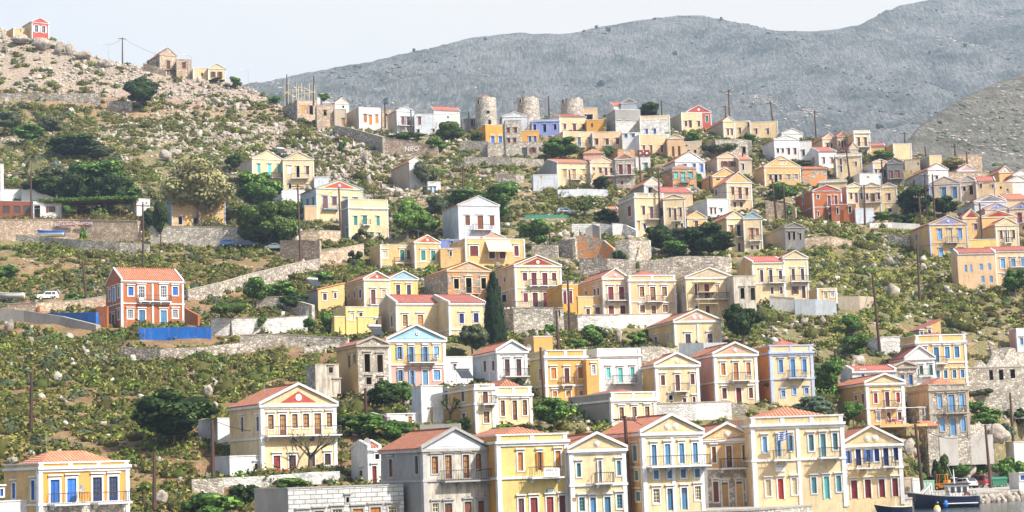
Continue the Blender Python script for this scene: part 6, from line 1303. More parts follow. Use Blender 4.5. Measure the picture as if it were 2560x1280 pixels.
# ---- trees
T_=tree
for a in (
('dark','lone black-green carob tree on the upper left slope',352,188,272,92),
('mid','small green tree at the foot of the ridge houses',589,189,224,36),
('obush','grey bush below the ridge pedimented house',545,193,206,40),
('olive','grey-green olive tree at the far left edge',12,280,338,80),('olive','round olive tree above the palm',130,290,345,68),('mid','mid green tree between the two olives',72,312,368,90),('dark','dark oak mass right of the palm',185,335,398,150),
('olive','grey olive right of the dark oak mass',255,365,404,80),('mid','big green carob above the restaurant roof',235,398,512,190),('olive','grey olive overhanging behind the restaurant',135,415,500,110),('dark','dark tree behind the restaurant roof',105,440,508,110),('dark','dark tree right behind the pergola',300,440,508,90),
('blos','large pale blossoming tree before the yellow-grey house',497,393,562,172),('dark','dark ivy-clad tree between the terraces',402,500,612,44),('dark','small dark tree at the left end of the garden wall',378,520,575,40),
('dark','dark bush at the left of the joined cream gables',585,385,432,48),('mid','deep green tree below the joined cream gables',640,424,545,135),('pine','large feathery green tamarisk tree beside the lane',676,472,614,150),('mid','small tree behind the tamarisk',738,500,545,50),
('mid','small dark tree on the rocky outcrop slope',855,350,386,30),('bush','green shrub under the ridge stone block',690,235,258,40),('mid','green treetop behind the scaffolded house',810,232,262,34),
('pine','dark leaning pine below the crest sheds',1128,294,350,66),('dark','second dark tree beside the orange-gold house',1194,328,364,34),('bright','bright green tree at the end of the painted wall',1092,338,390,62),('bush','leafy bushes before the grey-white house base',1012,326,352,90),
('olive','dark olive in front of the lone pale house',1058,400,475,58),('obush','thin grey shrub beside the lone pale house',1075,405,470,40),
('bright','left bright green tree by the tall white house',1018,490,608,90),('bright','right bright green tree by the tall white house',1062,520,600,80),('olive','dusky tree between the bright trees and the white house',1095,490,560,70),('mid','large green tree behind the tall white house',1245,448,560,130),('mid','dark hedge trees left of the tall white house roof',1150,470,520,110),
('obush','grey shrub in front of the green-shuttered cream house',905,563,606,48),('dbush','dark bush by the steps of the yellow wing',888,615,655,36),
('mid','large round tree under the crest terrace houses',1400,340,406,108),('mid','small round tree below the long peach house',1521,362,392,30),('palm',None,1478,362,384,30),
('dark','tree on the crest right of the grey concrete house',1625,252,300,58),('bush','leafy shrubs over the whitewashed front',1668,318,345,44),('bush','green shrub below the cream crest house',1735,322,352,40),('mid','small tree before the crest gable house',1875,330,362,34),('obush','grey-brown bush on the old stone house',1795,345,392,90),
('dark','dark leafy tree right of the pollarded stump',1505,440,480,52),('dark','dark tree below the big cream parapet house side',1520,522,560,56),('almond','sparse leaning almond tree beside the silver car',1462,486,548,95),
('mid','leafy tree right of the awning house',1345,545,622,90),('dark','dark green tree group below the cream parapet house left part',1655,556,640,90),('olive','greyer tree in the dark group',1705,565,640,70),('dark','broad dark oak in front of the twin gables',1775,558,650,125),('mid','lower green tree under the dark group',1690,600,652,80),
('dark','small dark tree on the terrace below the ruins',1550,622,676,46),
('pine','umbrella pine with bare trunk right of the terracotta house',0,0,0,0),
('mid','dark green tree behind the umbrella pine',635,690,778,84),('mid','small round tree on the white wall garden',655,788,832,36),('bush','dark bush on the car track',188,722,768,62),('dark','low dark lemon trees left of the yellow cottage',738,728,784,76),('mid','left small lemon tree at the garden wall',776,790,830,34),('mid','right round lemon tree at the garden wall',822,776,836,46),
('cyp','tall dark cypress beside the navy-shuttered house',1238,696,868,44),('olive','grey olive below the cypress',1182,805,900,80),('obush','grey agave clump above the stone ruin roof',905,828,858,40),
('dark','dark round tree on the bank right of the pink pediment house terrace',1860,758,866,98),('bush','bushes on the rocky bank left of the bare yellow block',1480,800,868,70),('bbush','bright bush on the bank middle',1455,838,876,60),('obush','grey feathery bush on the bank',1500,802,850,50),('bush','dark green bush at the right end of the bank',1590,822,862,64),('bush','green bush under the stone basement storey',1372,800,835,40),
('mid','lush green tree beside the orange grille houses',1385,988,1078,104),('dark','dark tree below the stone ruin',962,950,1032,90),('mid','green tree left of the white balcony block',1010,950,1006,50),('mid','shrubby trees on the slope above the white cottage',925,1030,1100,110),('mid','feathery green trees above the tiled cottage roof',985,1045,1105,90),('dbush','dark green shrubs under the grey slanting wall',880,1020,1080,70),('dark','dark clipped bush before the cream corner house',1164,1042,1086,36),('climb','climbing vine over the cream terrace rail',1275,1048,1082,90),('obush','silvery shrub behind the red roof corner',1290,938,966,50),
('dark','huge black-green oak on the lower left hillside',438,972,1128,225),('bush','dense shrubs at the bottom beside the ashlar building',520,1210,1300,150),('dbush','dark shrubs behind the ashlar building corner',612,1190,1270,80),('bush','leafy shrubs over the whitewashed base',735,1185,1222,90),
('blue','bluish fig tree above the long mansion roof',2030,982,1045,110),('mid','dark green pine beside the ochre terrace house',2134,1002,1068,56),('stone','small tree over the lilac parapet house terrace',1938,945,1002,60),('stone','little standard tree before the pink-sided house',1852,960,1004,34),
('mid','dark fig tree on the slope right of the lilac parapet house',2075,885,985,90),('mid','bushy tree in the middle of the green slope',2140,832,902,90),('mid','round bush tree under the tall leaning pole',2130,782,842,62),('stone','small round clipped tree by the beige block wall',2168,744,768,26),('bush','small bush by the white garden wall',1955,746,764,20),
('dark','dark tree mass right of the three-pediment row',2290,466,545,100),('dark','lower dark trees beside the pole pair',2365,490,545,62),('mid','dark garden trees on the white low wall',2205,528,562,50),('dbush','round dark bushes on the white low wall',2270,525,560,60),('mid','dark tree at the right frame edge by the ochre house',2540,668,745,74),('mid','trees left of the terracotta house',1960,455,520,90),('bush','shrubs before the stone wall under the terracotta house',1975,500,545,50),('mid','tree clump left of the cream crest block',2210,375,408,62),('olive','dark bush below the yellow two-part house',2010,400,420,50),('blos','blossoming tree before the long stone crest house',2382,392,425,60),
('mid','fig tree behind the harbour house blue shutters side',2280,1150,1215,56),('mid','dense bush above the forklift',2385,1130,1205,90),('bush','dark bush left of the bin pole',2440,1165,1212,60),('bush','shrubs on the upper right rocks',2520,1130,1180,80),('dbush','shrub by the kiosk on the bank',2500,1165,1212,50),('blue','agave-like bush far right',2510,1050,1100,50),('bush','yellow-green bush on the right bank',2460,1020,1066,70),
('bush','palm-like shrub before the yellow two-part house',2125,430,452,30),('mid','bright tree between the peach houses',1745,425,460,30),('bush','shrubs at the far left edge above the ramp',20,655,700,70),('bush','bush group above the diagonal retaining wall',800,668,700,80),('dark','dark fig tree behind the forklift mast',2345,1125,1212,60),('mid','leafy tree between the pole and the two cars',2395,1140,1216,56),('dark','low dark tree behind the dark red hatchback',2446,1150,1212,60),('bush','green bush behind the waste bins',2500,1150,1212,56),('dbush','dark shrub at the foot of the reddish cliff',2320,1160,1222,60),('bbush','fresh green shrub near the beige cabinet',2300,1168,1226,44),('bush','rusty green shrub on the terrace far right',2480,1015,1050,70),('bush','wide shrub under the far right terrace walls',2440,990,1030,60),('dbush','dark shrub on the far right terrace end',2540,1000,1050,60),('obush','grey shrub before the roofless right ruin',2450,962,1000,60),('bush','shrub above the white kiosk',2548,1140,1185,50),('dbush','shrub clump between hut and reddish cliff',2350,1110,1150,50),
('dark','black-green tree added as dark shade behind the pergola left part',190,430,528,110),('dark','black-green tree added as dark shade behind the pergola right part',270,432,530,110),  # both trees added to darken the view behind the pergola
('bush','green shrubs beneath the white gate wall',690,690,740,90),
('mid','green bush on the terrace of the restaurant',173,512,545,40),('climb','flowering climber hanging over the sign wall',212,548,606,24),
('mid','tree left of the dark ivy tree on the terrace',330,470,510,60)):
    if a[0]=='palm' or a[2]==0: continue
    T_(*a)
# far trees on the mountain
def mz(xp,yp,M=MT,Y0=1000,k=3.): 
    Y=Y0+k*(520-yp); Y=min(Y,Y0+k*(520-np.interp(xp,MX,MY))); X=at(xp,yp,Y).x; gx,gy,Z=M; i=int((X-gx[0])/(gx[1]-gx[0])); j=int((Y-gy[0])/(gy[1]-gy[0])); return Vector((X,Y,float(Z[j,i])-1)),Y
for xp,yb,w,h,l in ((643,199,13,14,'at the left foot of the mountain skyline'),(1035,130,13,12,'leaning on the rising mountain skyline'),(1214,104,12,14,'just under the mountain skyline'),(1460,80,11,12,'leftmost of three on the ridge line'),(1491,74,14,13,'middle of three on the ridge line'),(1520,76,20,19,'largest of three on the ridge line'),(1637,48,12,12,'left of the rounded summit'),(1803,52,12,14,'right of the rounded summit'),(1687,92,13,20,'below the rounded summit'),(1504,157,26,26,'round and dark in the middle mountainside'),(963,217,19,27,'dark on the left mountainside'),(1206,232,17,20,'above the red-capped windmill'),(1588,235,10,16,'low above the crest cottages'),(2322,94,13,16,'left of a pair on the right mountain'),(2411,94,15,20,'right of a pair on the right mountain'),(2200,318,22,24,'at the mountain foot by the rocky hill')):
    p,Y=mz(xp,yb); hh=h*Y/FPX; kd='far'
    root=empty('tree',p,xp,'tiny distant tree '+l,'tree','scattered far trees on the mountain')
    r_=crown(int(xp)%3+5,'round',7,420,.075,'far') if False else CM.setdefault(('far',xp%3),crown(xp%3+5,'round',7,420,.075,'far'))
    c=link('crown',r_,root); c.scale=(w*Y/FPX/.8,w*Y/FPX/.8,hh*.95); c.location=(0,0,hh*.1); m=MB(); m.bar((0,0,-1),(0,0,hh*.4),.4,.3); m.build('trunk',BARK,root)
# umbrella pine, palm, bare trees
def utree(label,x,yt,yb,w):
    d=float(depth(x,yb)); p=at(x,yb,d); h=at(x,yt,d).z-p.z; wd=w*d/FPX; root=empty('pine_tree',p,1.2,label,'tree')
    cm=crown(91,'flat',20,4200,.03,'pine'); c=link('crown',cm,root); c.scale=(wd/.9,wd/.9,h*.72); c.location=(0,0,h*.22)
    m=MB(); q=Vector((.15,.1,h*.4)); m.bar((0,0,-.3),q,.24,.17,7)
    for k in range(5): an=k*1.3; m.bar(q,q+Vector((cos(an)*wd*.28,sin(an)*wd*.28,h*.22)),.11,.05,5)
    m.build('trunk',BARK,root)
utree('umbrella pine with bare trunk on the white rubble wall',578,738,836,104)
def palm(label,x,yt,yb,w):
    d=float(depth(x,yb)); p=at(x,yb,d); h=at(x,yt,d).z-p.z; R_=w*d/FPX/2; root=empty('palm_tree',p,0,label,'tree'); m=MB(); m.bar((0,0,-.5),(0,0,h*.55),.32,.26,8); m.build('trunk',BARK,root)
    r=random.Random(4); V=[];T=[];tn=[]
    for k in range(54):
        an=r.uniform(0,6.28); el=r.uniform(-.5,1.3); L=R_*r.uniform(.9,1.15); pts=[]
        for i in range(8):
            t_=i/7; rr=L*t_*cos(el*.7); pts.append(Vector((cos(an)*rr,sin(an)*rr,h*.55+.1+L*(sin(el)*t_-.75*t_*t_))))
        side=Vector((-sin(an),cos(an),0))
        for a_,b_ in zip(pts[:-1],pts[1:]):
            for s in (-1,1):
                for q in range(2):
                    o=a_.lerp(b_,q/2); e=o+side*s*.5+Vector((0,0,-.18))+(b_-a_)*.6; n_=len(V); V+=[tuple(o),tuple(o+(b_-a_)*.28),tuple(e)]; T.append((n_,n_+1,n_+2)); tn.append(.9 if el<0 else r.uniform(.1,.7))
    me=fast_mesh('fronds',V,T,[LEAF['palm']],{'tone':('FACE',tn)}); link('crown',me,root)
palm('date palm with drooping grey-green fronds',80,352,448,88)
palm('tiny palm below the peach terrace houses',1480,360,386,30)
def bare(label,x,yt,yb,w,seed,leafy=.3):
    d=float(depth(x,yb)); p=at(x,yb,d); h=at(x,yt,d).z-p.z; wd=w*d/FPX; root=empty('bare_tree',p,seed,label,'tree'); tm=link('trunk',trunkmesh(seed,3,n=5,h=1.,spread=.36,r0=.07),root); tm.scale=(wd*.95,wd*.95,h*.95)
    r=np.random.RandomState(seed); n=160; me=tm.data; co=np.empty(len(me.vertices)*3); me.vertices.foreach_get('co',co); co=co.reshape(-1,3); co=co[co[:,2]>.55]; P=co[r.randint(0,len(co),n)]*[wd*.95,wd*.95,h*.95]+r.normal(size=(n,3))*.12; V=leaf_quads(P,rdir(r,n),np.full(n,.12),r); Fq=np.arange(n*4).reshape(-1,4)
    link('crown',fast_mesh('sprouts',V,Fq,[LEAF['mid']],{'tone':('FACE',r.rand(n))}),root)
bare('pollarded knobbly tree before the big red-pediment house',775,1106,1184,90,3)
bare('pollarded tree in front of the cream corner house',1126,1012,1062,44,5)
bare('pollarded stump tree by the yellow-shuttered house',1472,446,480,30,7)
scatter('scrub',230000,z_shrub,1,mk_shrub,[LEAF['scr'],LEAF['scr2'],LEAF['olive'],LEAF['yel']],0,'low green and yellowish scrub covering the hillside','scrub')
scatter('rocks',210000,z_rock,2,mk_rock,[ROCKM],0,'pale limestone rocks strewn over the hillside','rocks')

scatter('bushes',13000,z_bush,9,mk_bush,[LEAF['scr'],LEAF['mid']],0,'larger green bushes growing in irregular thickets on the slopes','bushes')
scatter('boulders',42000,z_boulder,5,mk_boulder,[ROCKM],0,'grey limestone boulders and fins cropping out of the slope','rocks')

mt_scatter('mountain_rocks',MT,95000,.6,1.7,ROCKM,71,.40,'pale rocks speckling the far mountainside','rocks')
mt_scatter('mountain_scrub',MT,45000,.8,1.9,LEAF['far'],81,.42,'dark scrub dotted over the far mountainside','scrub',.7)
mt_scatter('hill_rocks',HT,32000,.4,1.3,ROCKM,91,.44,'pale limestone ledges on the rocky hill','rocks',.45)
mt_scatter('hill_scrub',HT,20000,.5,1.4,LEAF['olive'],95,.46,'olive scrub on the rocky hill','scrub',.7)
# ---- vehicles
WP=paint('white_car_paint',(.78,.78,.78)); BP=paint('blue_car_paint',(.06,.20,.50)); NP=paint('navy_car_paint',(.02,.04,.12)); GP=paint('grey_green_car_paint',(.26,.32,.30)); SP=paint('silver_blue_car_paint',(.36,.46,.56)); RP=paint('dark_red_car_paint',(.30,.02,.03)); OP=paint('orange_machine_paint',(.75,.28,.03)); GB=flat('green_bin_plastic',(.03,.16,.09),.45,.4)
car('white boxy off-road car parked on the track at left',118,752,pi+.38,WP,'jeep')
car('light blue car half hidden under the garden wall',573,617,.15,BP,'hatch')
car('dark blue saloon beside the light blue car',618,618,.1,NP,'sedan')
car('grey-green saloon under the tamarisk tree',690,626,-.2,GP,'sedan')
car('silver-blue hatchback parked above the green netting',1413,537,.12,SP,'hatch')
def qp(x,y,off=0.):    # point on the flat quay top under a pixel
    r=ray(x,y); t=(ZQ+off-H0)/r[2]; return Vector((r[0]*t,t,ZQ+off))
car('dark red hatchback parked on the quay beside the bins',2449,1221,pi/2+.55,RP,'van',P0=qp(2449,1219))
car('white hatchback with red rear panel behind the work boat',2411,1224,pi/2+.5,WP,'hatch',P0=qp(2411,1221))
def bin_(label,x,y):
    p=qp(x,y); r=empty('waste_bin',p,.25,label,'bin'); m=MB(); m.add([(-.6,-.42,.2),(.6,-.42,.2),(.6,.42,.2),(-.6,.42,.2),(-.7,-.5,1.15),(.7,-.5,1.15),(.7,.5,1.15),(-.7,.5,1.15)],[(0,3,2,1),(4,5,6,7),(0,1,5,4),(1,2,6,5),(2,3,7,6),(3,0,4,7)]); m.box(-.76,.76,-.56,-.5,1.05,1.15); m.build('bin_body',GB,r)
    l=MB(); n=8; pr=[(-.55+1.1*i/n,1.15+.26*sin(pi*i/n)) for i in range(n+1)]; l.add([(-.74,y_,z) for y_,z in pr]+[(.74,y_,z) for y_,z in pr],[(i,i+1,n+2+i,n+1+i) for i in range(n)]+[tuple(range(n,-1,-1)),tuple(range(n+1,2*n+2))]); l.build('lid',GB,r)
    for a in (-.5,.5):
        for b in (-.33,.33): w_=MB(); w_.bar((a,b-.04,.1),(a,b+.04,.1),.1,.1,10); w_.build('wheel',TYRE,r)
bin_('left green waste bin at the foot of the quay pole',2489,1218); bin_('right green waste bin furthest from the red car',2504,1217)
def scooter(label,x,y,hd,col):
    p=qp(x,y); r=empty('scooter',p,hd,label,'scooter'); m=MB(); m.add([(-.75,-.14,.55),(-.2,-.16,.75),(-.2,.16,.75),(-.75,.14,.55),(-.7,-.12,.25),(.0,-.16,.22),(.0,.16,.22),(-.7,.12,.25)],[(0,1,2,3),(7,6,5,4),(0,4,5,1),(3,2,6,7),(0,3,7,4),(1,5,6,2)]); m.box(0,.35,-.14,.14,.2,.27); m.add([(.33,-.2,.22),(.33,.2,.22),(.5,.14,.95),(.5,-.14,.95),(.4,-.2,.22),(.4,.2,.22),(.56,.14,.95),(.56,-.14,.95)],[(0,1,2,3),(7,6,5,4),(0,4,5,1),(3,2,6,7),(1,5,6,2),(0,3,7,4)]); m.build('body',col,r)
    s=MB(); s.box(-.75,-.1,-.13,.13,.76,.84); s.build('seat',TYRE,r); h=MB(); h.bar((.5,-.32,1.02),(.5,.32,1.02),.025,.025,6); h.bar((.5,0,.9),(.7,0,.25),.03,.03,6); h.build('handlebar',TYRE,r)
    for xx in (-.6,.72): w_=MB(); w_.bar((xx,-.05,.25),(xx,.05,.25),.25,.25,16); o=w_.build('wheel',TYRE,r); q=MB(); q.bar((xx,-.056,.25),(xx,.056,.25),.12,.12,10); q.build('rim',CHR,o)
scooter('blue scooter leaning left of the brown harbour pole',1929,1254,2.7,BP); scooter('blue scooter right behind the brown harbour pole',1952,1256,.5,BP); scooter('dark motor scooter rightmost on the harbour front',1964,1258,.2,NP)
# forklift
r=empty('forklift',qp(2352,1226),2.6,'orange forklift with upright mast on the quay','forklift'); m=MB(); m.box(-1.2,.5,-.55,.55,.35,.95); m.box(-1.25,-.6,-.5,.5,.95,1.35); m.build('body',OP,r)
m=MB(); 
for s in (-.5,.5): m.bar((-.9,s,1.3),(-.8,s,2.1),.05,.05,5); m.bar((.35,s,.95),(.2,s,2.1),.05,.05,5)
m.box(-.95,.35,-.55,.55,2.08,2.14); m.build('cage',OP,r)
m=MB(); 
for s in (-.35,.35): m.box(.62,.74,s-.06,s+.06,.1,2.5); m.box(.74,1.7,s-.06,s+.06,.1,.16)
m.box(.62,.7,-.35,.35,1.2,1.3); m.box(.62,.7,-.35,.35,2.4,2.5); m.build('mast',IRON,r)
for a in (-.9,.3):
    for s in (-1,1): w_=MB(); w_.bar((a,s*.42,.33),(a,s*.6,.33),.33,.33,14); o=w_.build('wheel',TYRE,r); q=MB(); q.bar((a,s*.6,.33),(a,s*.615,.33),.17,.15,10); q.build('rim',OP,o)
def cabinet(label,x,y,w,h,d,mat):
    p=qp(x,y); r=empty('utility_cabinet',p,.1,label,'cabinet'); m=MB(); m.box(-w/2,w/2,0,d,0,h); m.prism([(-w/2-.06,h),(w/2+.06,h),(w/2-.1,h+.22),(-w/2+.1,h+.22)],-.05,d+.05); m.build('cabinet_body',mat,r); m=MB(); m.box(-w*.36,w*.36,-.03,-.001,.2,h-.2); m.box(w*.25,w*.32,-.06,-.03,h*.45,h*.6); m.build('door',mat,r)
cabinet('beige weathered cabinet at the end of the harbour row',2277,1236,1.4,1.9,1.,WALL['e']); cabinet('white cabinet right of the beige one',2292,1236,.9,1.75,.7,WALL['w'])
r=empty('skip_container',qp(2318,1231),.1,'pale green container behind the street-light pole','container'); m=MB(); m.box(-1.,1.,0,1.2,.15,1.5); m.box(-1.05,1.05,-.06,1.26,1.42,1.52); m.build('container_body',flat('pale_green_paint',(.30,.48,.38)),r); m=MB(); [m.box(x_,x_+.08,-.05,-.001,.15,1.42) for x_ in (-.9,-.45,0,.45,.85)]; m.build('ribs',flat('pale_green_rib_paint',(.28,.45,.36)),r)
# ---- boats
HB=paint('navy_hull_paint',(.008,.012,.05)); HBL=paint('bright_blue_hull_paint',(.03,.18,.62)); HW=paint('white_hull_paint',(.75,.75,.72)); HG=flat('grey_boot_paint',(.30,.30,.30),.6,.3)
def wp(x,y): r=ray(x,y); t=(0-H0)/r[2]; return Vector((r[0]*t,t,0))
p=wp(2356,1269); sc_=p.y/FPX; L=176*sc_
r=empty('work_boat',p,.03,'navy blue work boat with white wheelhouse moored at the quay','boat'); m,rings=hull(L,3.,1.15,.75,16,.4); m.build('hull',HB,r,True)
rim(rings,.06).build('rubbing_strake',HG,r); d=MB(); k=len(rings); d.add([p_ for q in rings for p_ in ((q[0][0],q[0][1]*.95,q[0][2]-.25),(q[6][0],q[6][1]*.95,q[6][2]-.25))],[(2*i,2*i+2,2*i+3,2*i+1) for i in range(k-1)]); d.build('deck',HG,r)
st=MB(); st.box(-.3,L*.46,-1.62,-1.56,.42,.52); st.build('white_band',WHITEP,r)
c=MB(); x0,x1=L*.10,L*.36; c.add([(x0+.0,-.95,.9),(x1,-.95,.9),(x1,.95,.9),(x0,.95,.9),(x0-.25,-.9,2.55),(x1,-.9,2.55),(x1,.9,2.55),(x0-.25,.9,2.55)],[(0,3,2,1),(4,5,6,7),(0,1,5,4),(1,2,6,5),(2,3,7,6),(3,0,4,7)]); cb=c.build('wheelhouse',WHITEP,r)
w_=MB(); ww=(x1-x0)/3
for k in range(3): a=x0+.05+k*ww; w_.box(a,a+ww*.62,-.975,-.955,1.65,2.3)
for k in (-.5,.15): w_.add([(x0-.14,k,1.65),(x0-.25,k,2.35),(x0-.25,k+.5,2.35),(x0-.14,k+.5,1.65)],[(0,1,2,3)])
w_.build('window',CGL,cb); q=MB(); q.box(x0-.6,x1+.2,-1.1,1.1,2.55,2.68); q.build('roof',HB,cb)
q=MB(); q.bar((x0+.7,0,2.65),(x0+.7,0,4.3),.12,.04,6); q.bar((x0+.3,0,3.3),(x0+1.1,0,3.3),.03,.03,5); q.bar((x0+.7,0,2.9),(x0+.0,-.1,4.9),.02,.015,4); q.build('mast',WHITEP,r)
q=MB()
for i in range(14): xx=-L*.18+i*L*.62/13; q.bar((xx,-1.42,1.0),(xx,-1.42,1.8),.022,.022,4)
q.bar((-L*.18,-1.42,1.8),(L*.44,-1.42,1.8),.025,.025,4); q.bar((-L*.18,-1.42,1.4),(L*.44,-1.42,1.4),.015,.015,4); q.build('railing',IRON,r)
q=MB(); q.bar((-L*.32,-.5,1.4),(-L*.16,-.5,2.7),.09,.09,5); q.bar((-L*.16,-.5,2.7),(-L*.15,-.5,1.1),.09,.09,5); q.bar((-L*.32,.5,1.4),(-L*.16,.5,2.7),.09,.09,5); q.bar((-L*.16,.5,2.7),(-L*.15,.5,1.1),.09,.09,5); q.bar((-L*.16,-.5,2.7),(-L*.16,.5,2.7),.08,.08,5); q.build('bow_gantry',WHITEP,r)
q=MB(); n=16
for i in range(n): a,b=2*pi*i/n,2*pi*(i+1)/n; q.bar((L*.33+cos(a)*.3,-1.0,1.35+sin(a)*.3),(L*.33+cos(b)*.3,-1.0,1.35+sin(b)*.3),.075,.075,5)
q.build('lifebuoy',SH['A'],r)
q=MB(); q.ball((0,-1.65,.45),.28,10,6,1.5); q.build('fender',HBL,r); q=MB(); q.ball((-L*.12,-1.55,.5),.22,8,5,1.3); q.build('fender',HB,r)
p=wp(2232,1284); L=92*p.y/FPX
r=empty('fishing_boat',p,.06,'dark wooden fishing boat cut by the bottom frame edge','boat'); m,rings=hull(L,1.8,.62,.4,12,.3); 
m,rings=hull(L,1.8,.62,.4,12,.3); o=m.build('hull',HB,r,True); rim(rings,.045).build('gunwale',SH['C'],r); q=MB(); q.bar((L*.1,0,.3),(L*.1,0,1.6),.05,.03,5); q.box(-L*.1,L*.2,-.5,.5,.5,.75); q.build('engine_box',WHITEP,r)
def skiff(label,x0,x1,y,col,lo,rz,P0=None,up=.35):
    xc=(x0+x1)/2; d=P0 or float(depth(xc,y)); p=at(xc,y,d); L=(x1-x0)*d/FPX; p.z+=up; r=empty('rowing_boat',p,rz,label,'boat'); m,rings=hull(L,1.7,.8,.55,12,.25)
    # two-tone hull
    me=m.build('hull',[lo,col],r,True); mi=[1 if (i%6) in (0,5) else 0 for i in range(12*6)]+[1,1]; me.data.materials.clear(); me.data.materials.append(lo); me.data.materials.append(col); me.data.polygons.foreach_set('material_index',mi)
    rim(rings,.06).build('gunwale',col,r); q=MB(); 
    for t_ in (-.15,.18): q.box(L*t_-.15,L*t_+.15,-.75,.75,.62,.67)
    q.build('bench',SH['C'],r); return r
skiff('blue and white wooden boat laid up under the restaurant wall',92,162,590,HBL,HW,-.02,P0=float(depth(127,601))-1.4,up=0)
r=skiff('white motor boat on a road trailer at the left edge',-14,62,758,HW,HG,.05,up=.75); 
r=empty('boat_trailer',at(24,763,float(depth(24,763))),.05,'low dark trailer carrying the white motor boat','trailer'); m=MB(); m.box(-1.8,1.9,-.45,-.38,.45,.55); m.box(-1.8,1.9,.38,.45,.45,.55); m.box(-.2,-.1,-.8,.8,.4,.5); m.bar((1.9,0,.5),(2.9,0,.5),.05,.05,5); m.build('frame',IRON,r)
for s in (-1,1): w_=MB(); w_.bar((0,s*.7,.3),(0,s*.85,.3),.3,.3,14); w_.build('wheel',TYRE,r)
p=wp(2343,1276); r=empty('mooring_buoy',p,0,'yellow and white mooring buoy floating before the work boat','buoy'); m=MB(); m.bar((0,0,-.3),(0,0,.25),.36,.36,12); m.build('float',WHITEP,r); m=MB(); m.bar((0,0,.25),(0,0,.55),.36,.2,12); m.build('top',flat('yellow_plastic',(.8,.55,.08)),r)
# ---- big rocks
def bigrock(label,x,y,w,h,seed,P0=None,name='boulder',flatk=.6,group=None):
    if x>2240 and y>1150 and P0 is None: P0=at(x,1200,float(yedge_depth(x))*1.195); P0.z=ZQ; h=h+1214-y
    p=P0 or at(x,y,float(depth(x,y))); s=p.y/FPX; r=np.random.RandomState(seed); v,f=ico(2); n=v.copy(); D=np.ones(len(v))
    for k in range(26): a=rdir(r,1)[0]; o_=r.uniform(.5,.92); dd=n@a; D=np.where(dd*D>o_,o_/np.maximum(dd,.01),D)
    D=D*(1+.06*np.sin(v[:,0]*9+seed)*np.cos(v[:,2]*7)+.075*r.randn(len(v))); V=v*D[:,None]*np.array([w*s*.58,w*s*.58*flatk,h*s*.62]); V[:,2]+=h*s*.42
    me=fast_mesh(name,V,f,[ROCKM],{'tone':('FACE',np.full(len(f),.45)+.1*r.randn(len(f)))}); o=link(name,me); o.location=p; tag(o,label,'rock',group)
    return o
for a in (('large grey cliff block under the hilltop red house',105,122,60,34,1),('tall grey rock pillar in the ridge cliff',148,134,26,38,2),('rounded grey rock pillar right of the tall one',172,136,26,36,3),('low grey cliff block left of the hilltop house rocks',52,106,54,26,4),('grey rock group stepping down the left ridge',212,146,46,24,5),('pale rock ledge beside the ridge street lamp',262,166,44,20,6),
 ('pale jagged outcrop in the scrub left of the red-pediment house',522,990,28,30,7),('pale slab boulder on the lower left slope',405,1262,36,36,8),('grey boulder pair above the blossom tree left',416,404,34,34,9),('leaning grey boulder upper left of the blossom tree',440,392,36,26,10),
 ('pale rock fin on the bank below the whitewashed wall',1548,858,22,40,11),('white rock slab leaning on the bank',1528,840,16,24,12),('rounded pale rock under the basement storey left',1318,846,15,20,13),('rounded pale rock under the basement storey centre',1340,842,14,18,14),('rounded pale rock under the basement storey right',1368,846,16,18,15),
 ('sharp white boulder on the slope below the blue-grey wall',2058,812,20,22,16),('pale boulder left of the sharp white boulder',2012,810,24,18,17),('tall pale rock on the upper green slope',2226,666,24,30,18),('second tall pale rock on the green slope by the thin pole',2310,680,20,26,19),
 ('large reddish cliff face below the stone hut',2400,1152,90,40,20),('grey cliff rock beside the bin pole',2478,1196,60,52,21),('craggy rock left of the stone hut steps',2272,1140,36,50,22),('pale crag at the base of the streaked terrace wall',2345,1160,40,30,23),('rusty crag on the upper right bank',2500,1110,60,50,24),('pale crag right of the blue-shuttered stone house',2448,1080,28,26,25),('pale crag under the agave far right',2540,1190,40,50,28),
 ('white boulder left of the ochre corner house',30,1168,34,30,26),('grey boulder right of the ochre corner house',338,1172,20,14,27)):
    bigrock(*a[:6])
for k,x in enumerate((2452,2464,2478,2490,2503,2514,2527,2540,2553)):
    Y=float(yedge_depth(x))-.9; p=at(x,1250,Y); p.z=-.35; bigrock('rough breakwater rock lying in the water along the quay edge',x,1250,26,26+4*(k%3),40+k,P0=p,name='breakwater_rock',flatk=.9,group='breakwater rocks along the quay edge')
# ---- signs, banner, flag
p=at(189,560,float(depth(189,599))-.45); q=at(238,560,float(depth(238,600))-.45); k_=p.y/FPX
r=empty('restaurant_sign',p,0,'maroon lettered restaurant sign fixed to the stone terrace wall','sign'); a_=math.atan2(q.y-p.y,q.x-p.x)
m=MB(); m.box(-50*k_,-1*k_,0,.06,-5*k_,5*k_); m.box(6*k_,50*k_,0,.06,-5*k_,5*k_); m.build('sign_board',SH['R'],r); text('RESTAURANT','lettering',(-25.5*k_,-.03,-.0*k_),0,10.5*k_,WHITEP,r,.015,.80); text('HAPTOMEN','lettering',(28*k_,-.03,0),0,10.5*k_,WHITEP,r,.015,.80)
p=at(1035,372,float(depth(1035,390))-.5); o=text('NIFO\u03a3','painted_wall_letters',p,-.05,1.7,WHITEP,None,.005,.9); tag(o,'large faint white letters painted on the warm stone wall','painted letters')
f=fr('long two-storey cream mansion')
def onf(f,x,y,off): u,z=f.loc(x,y); return f.world(u,-off,z)
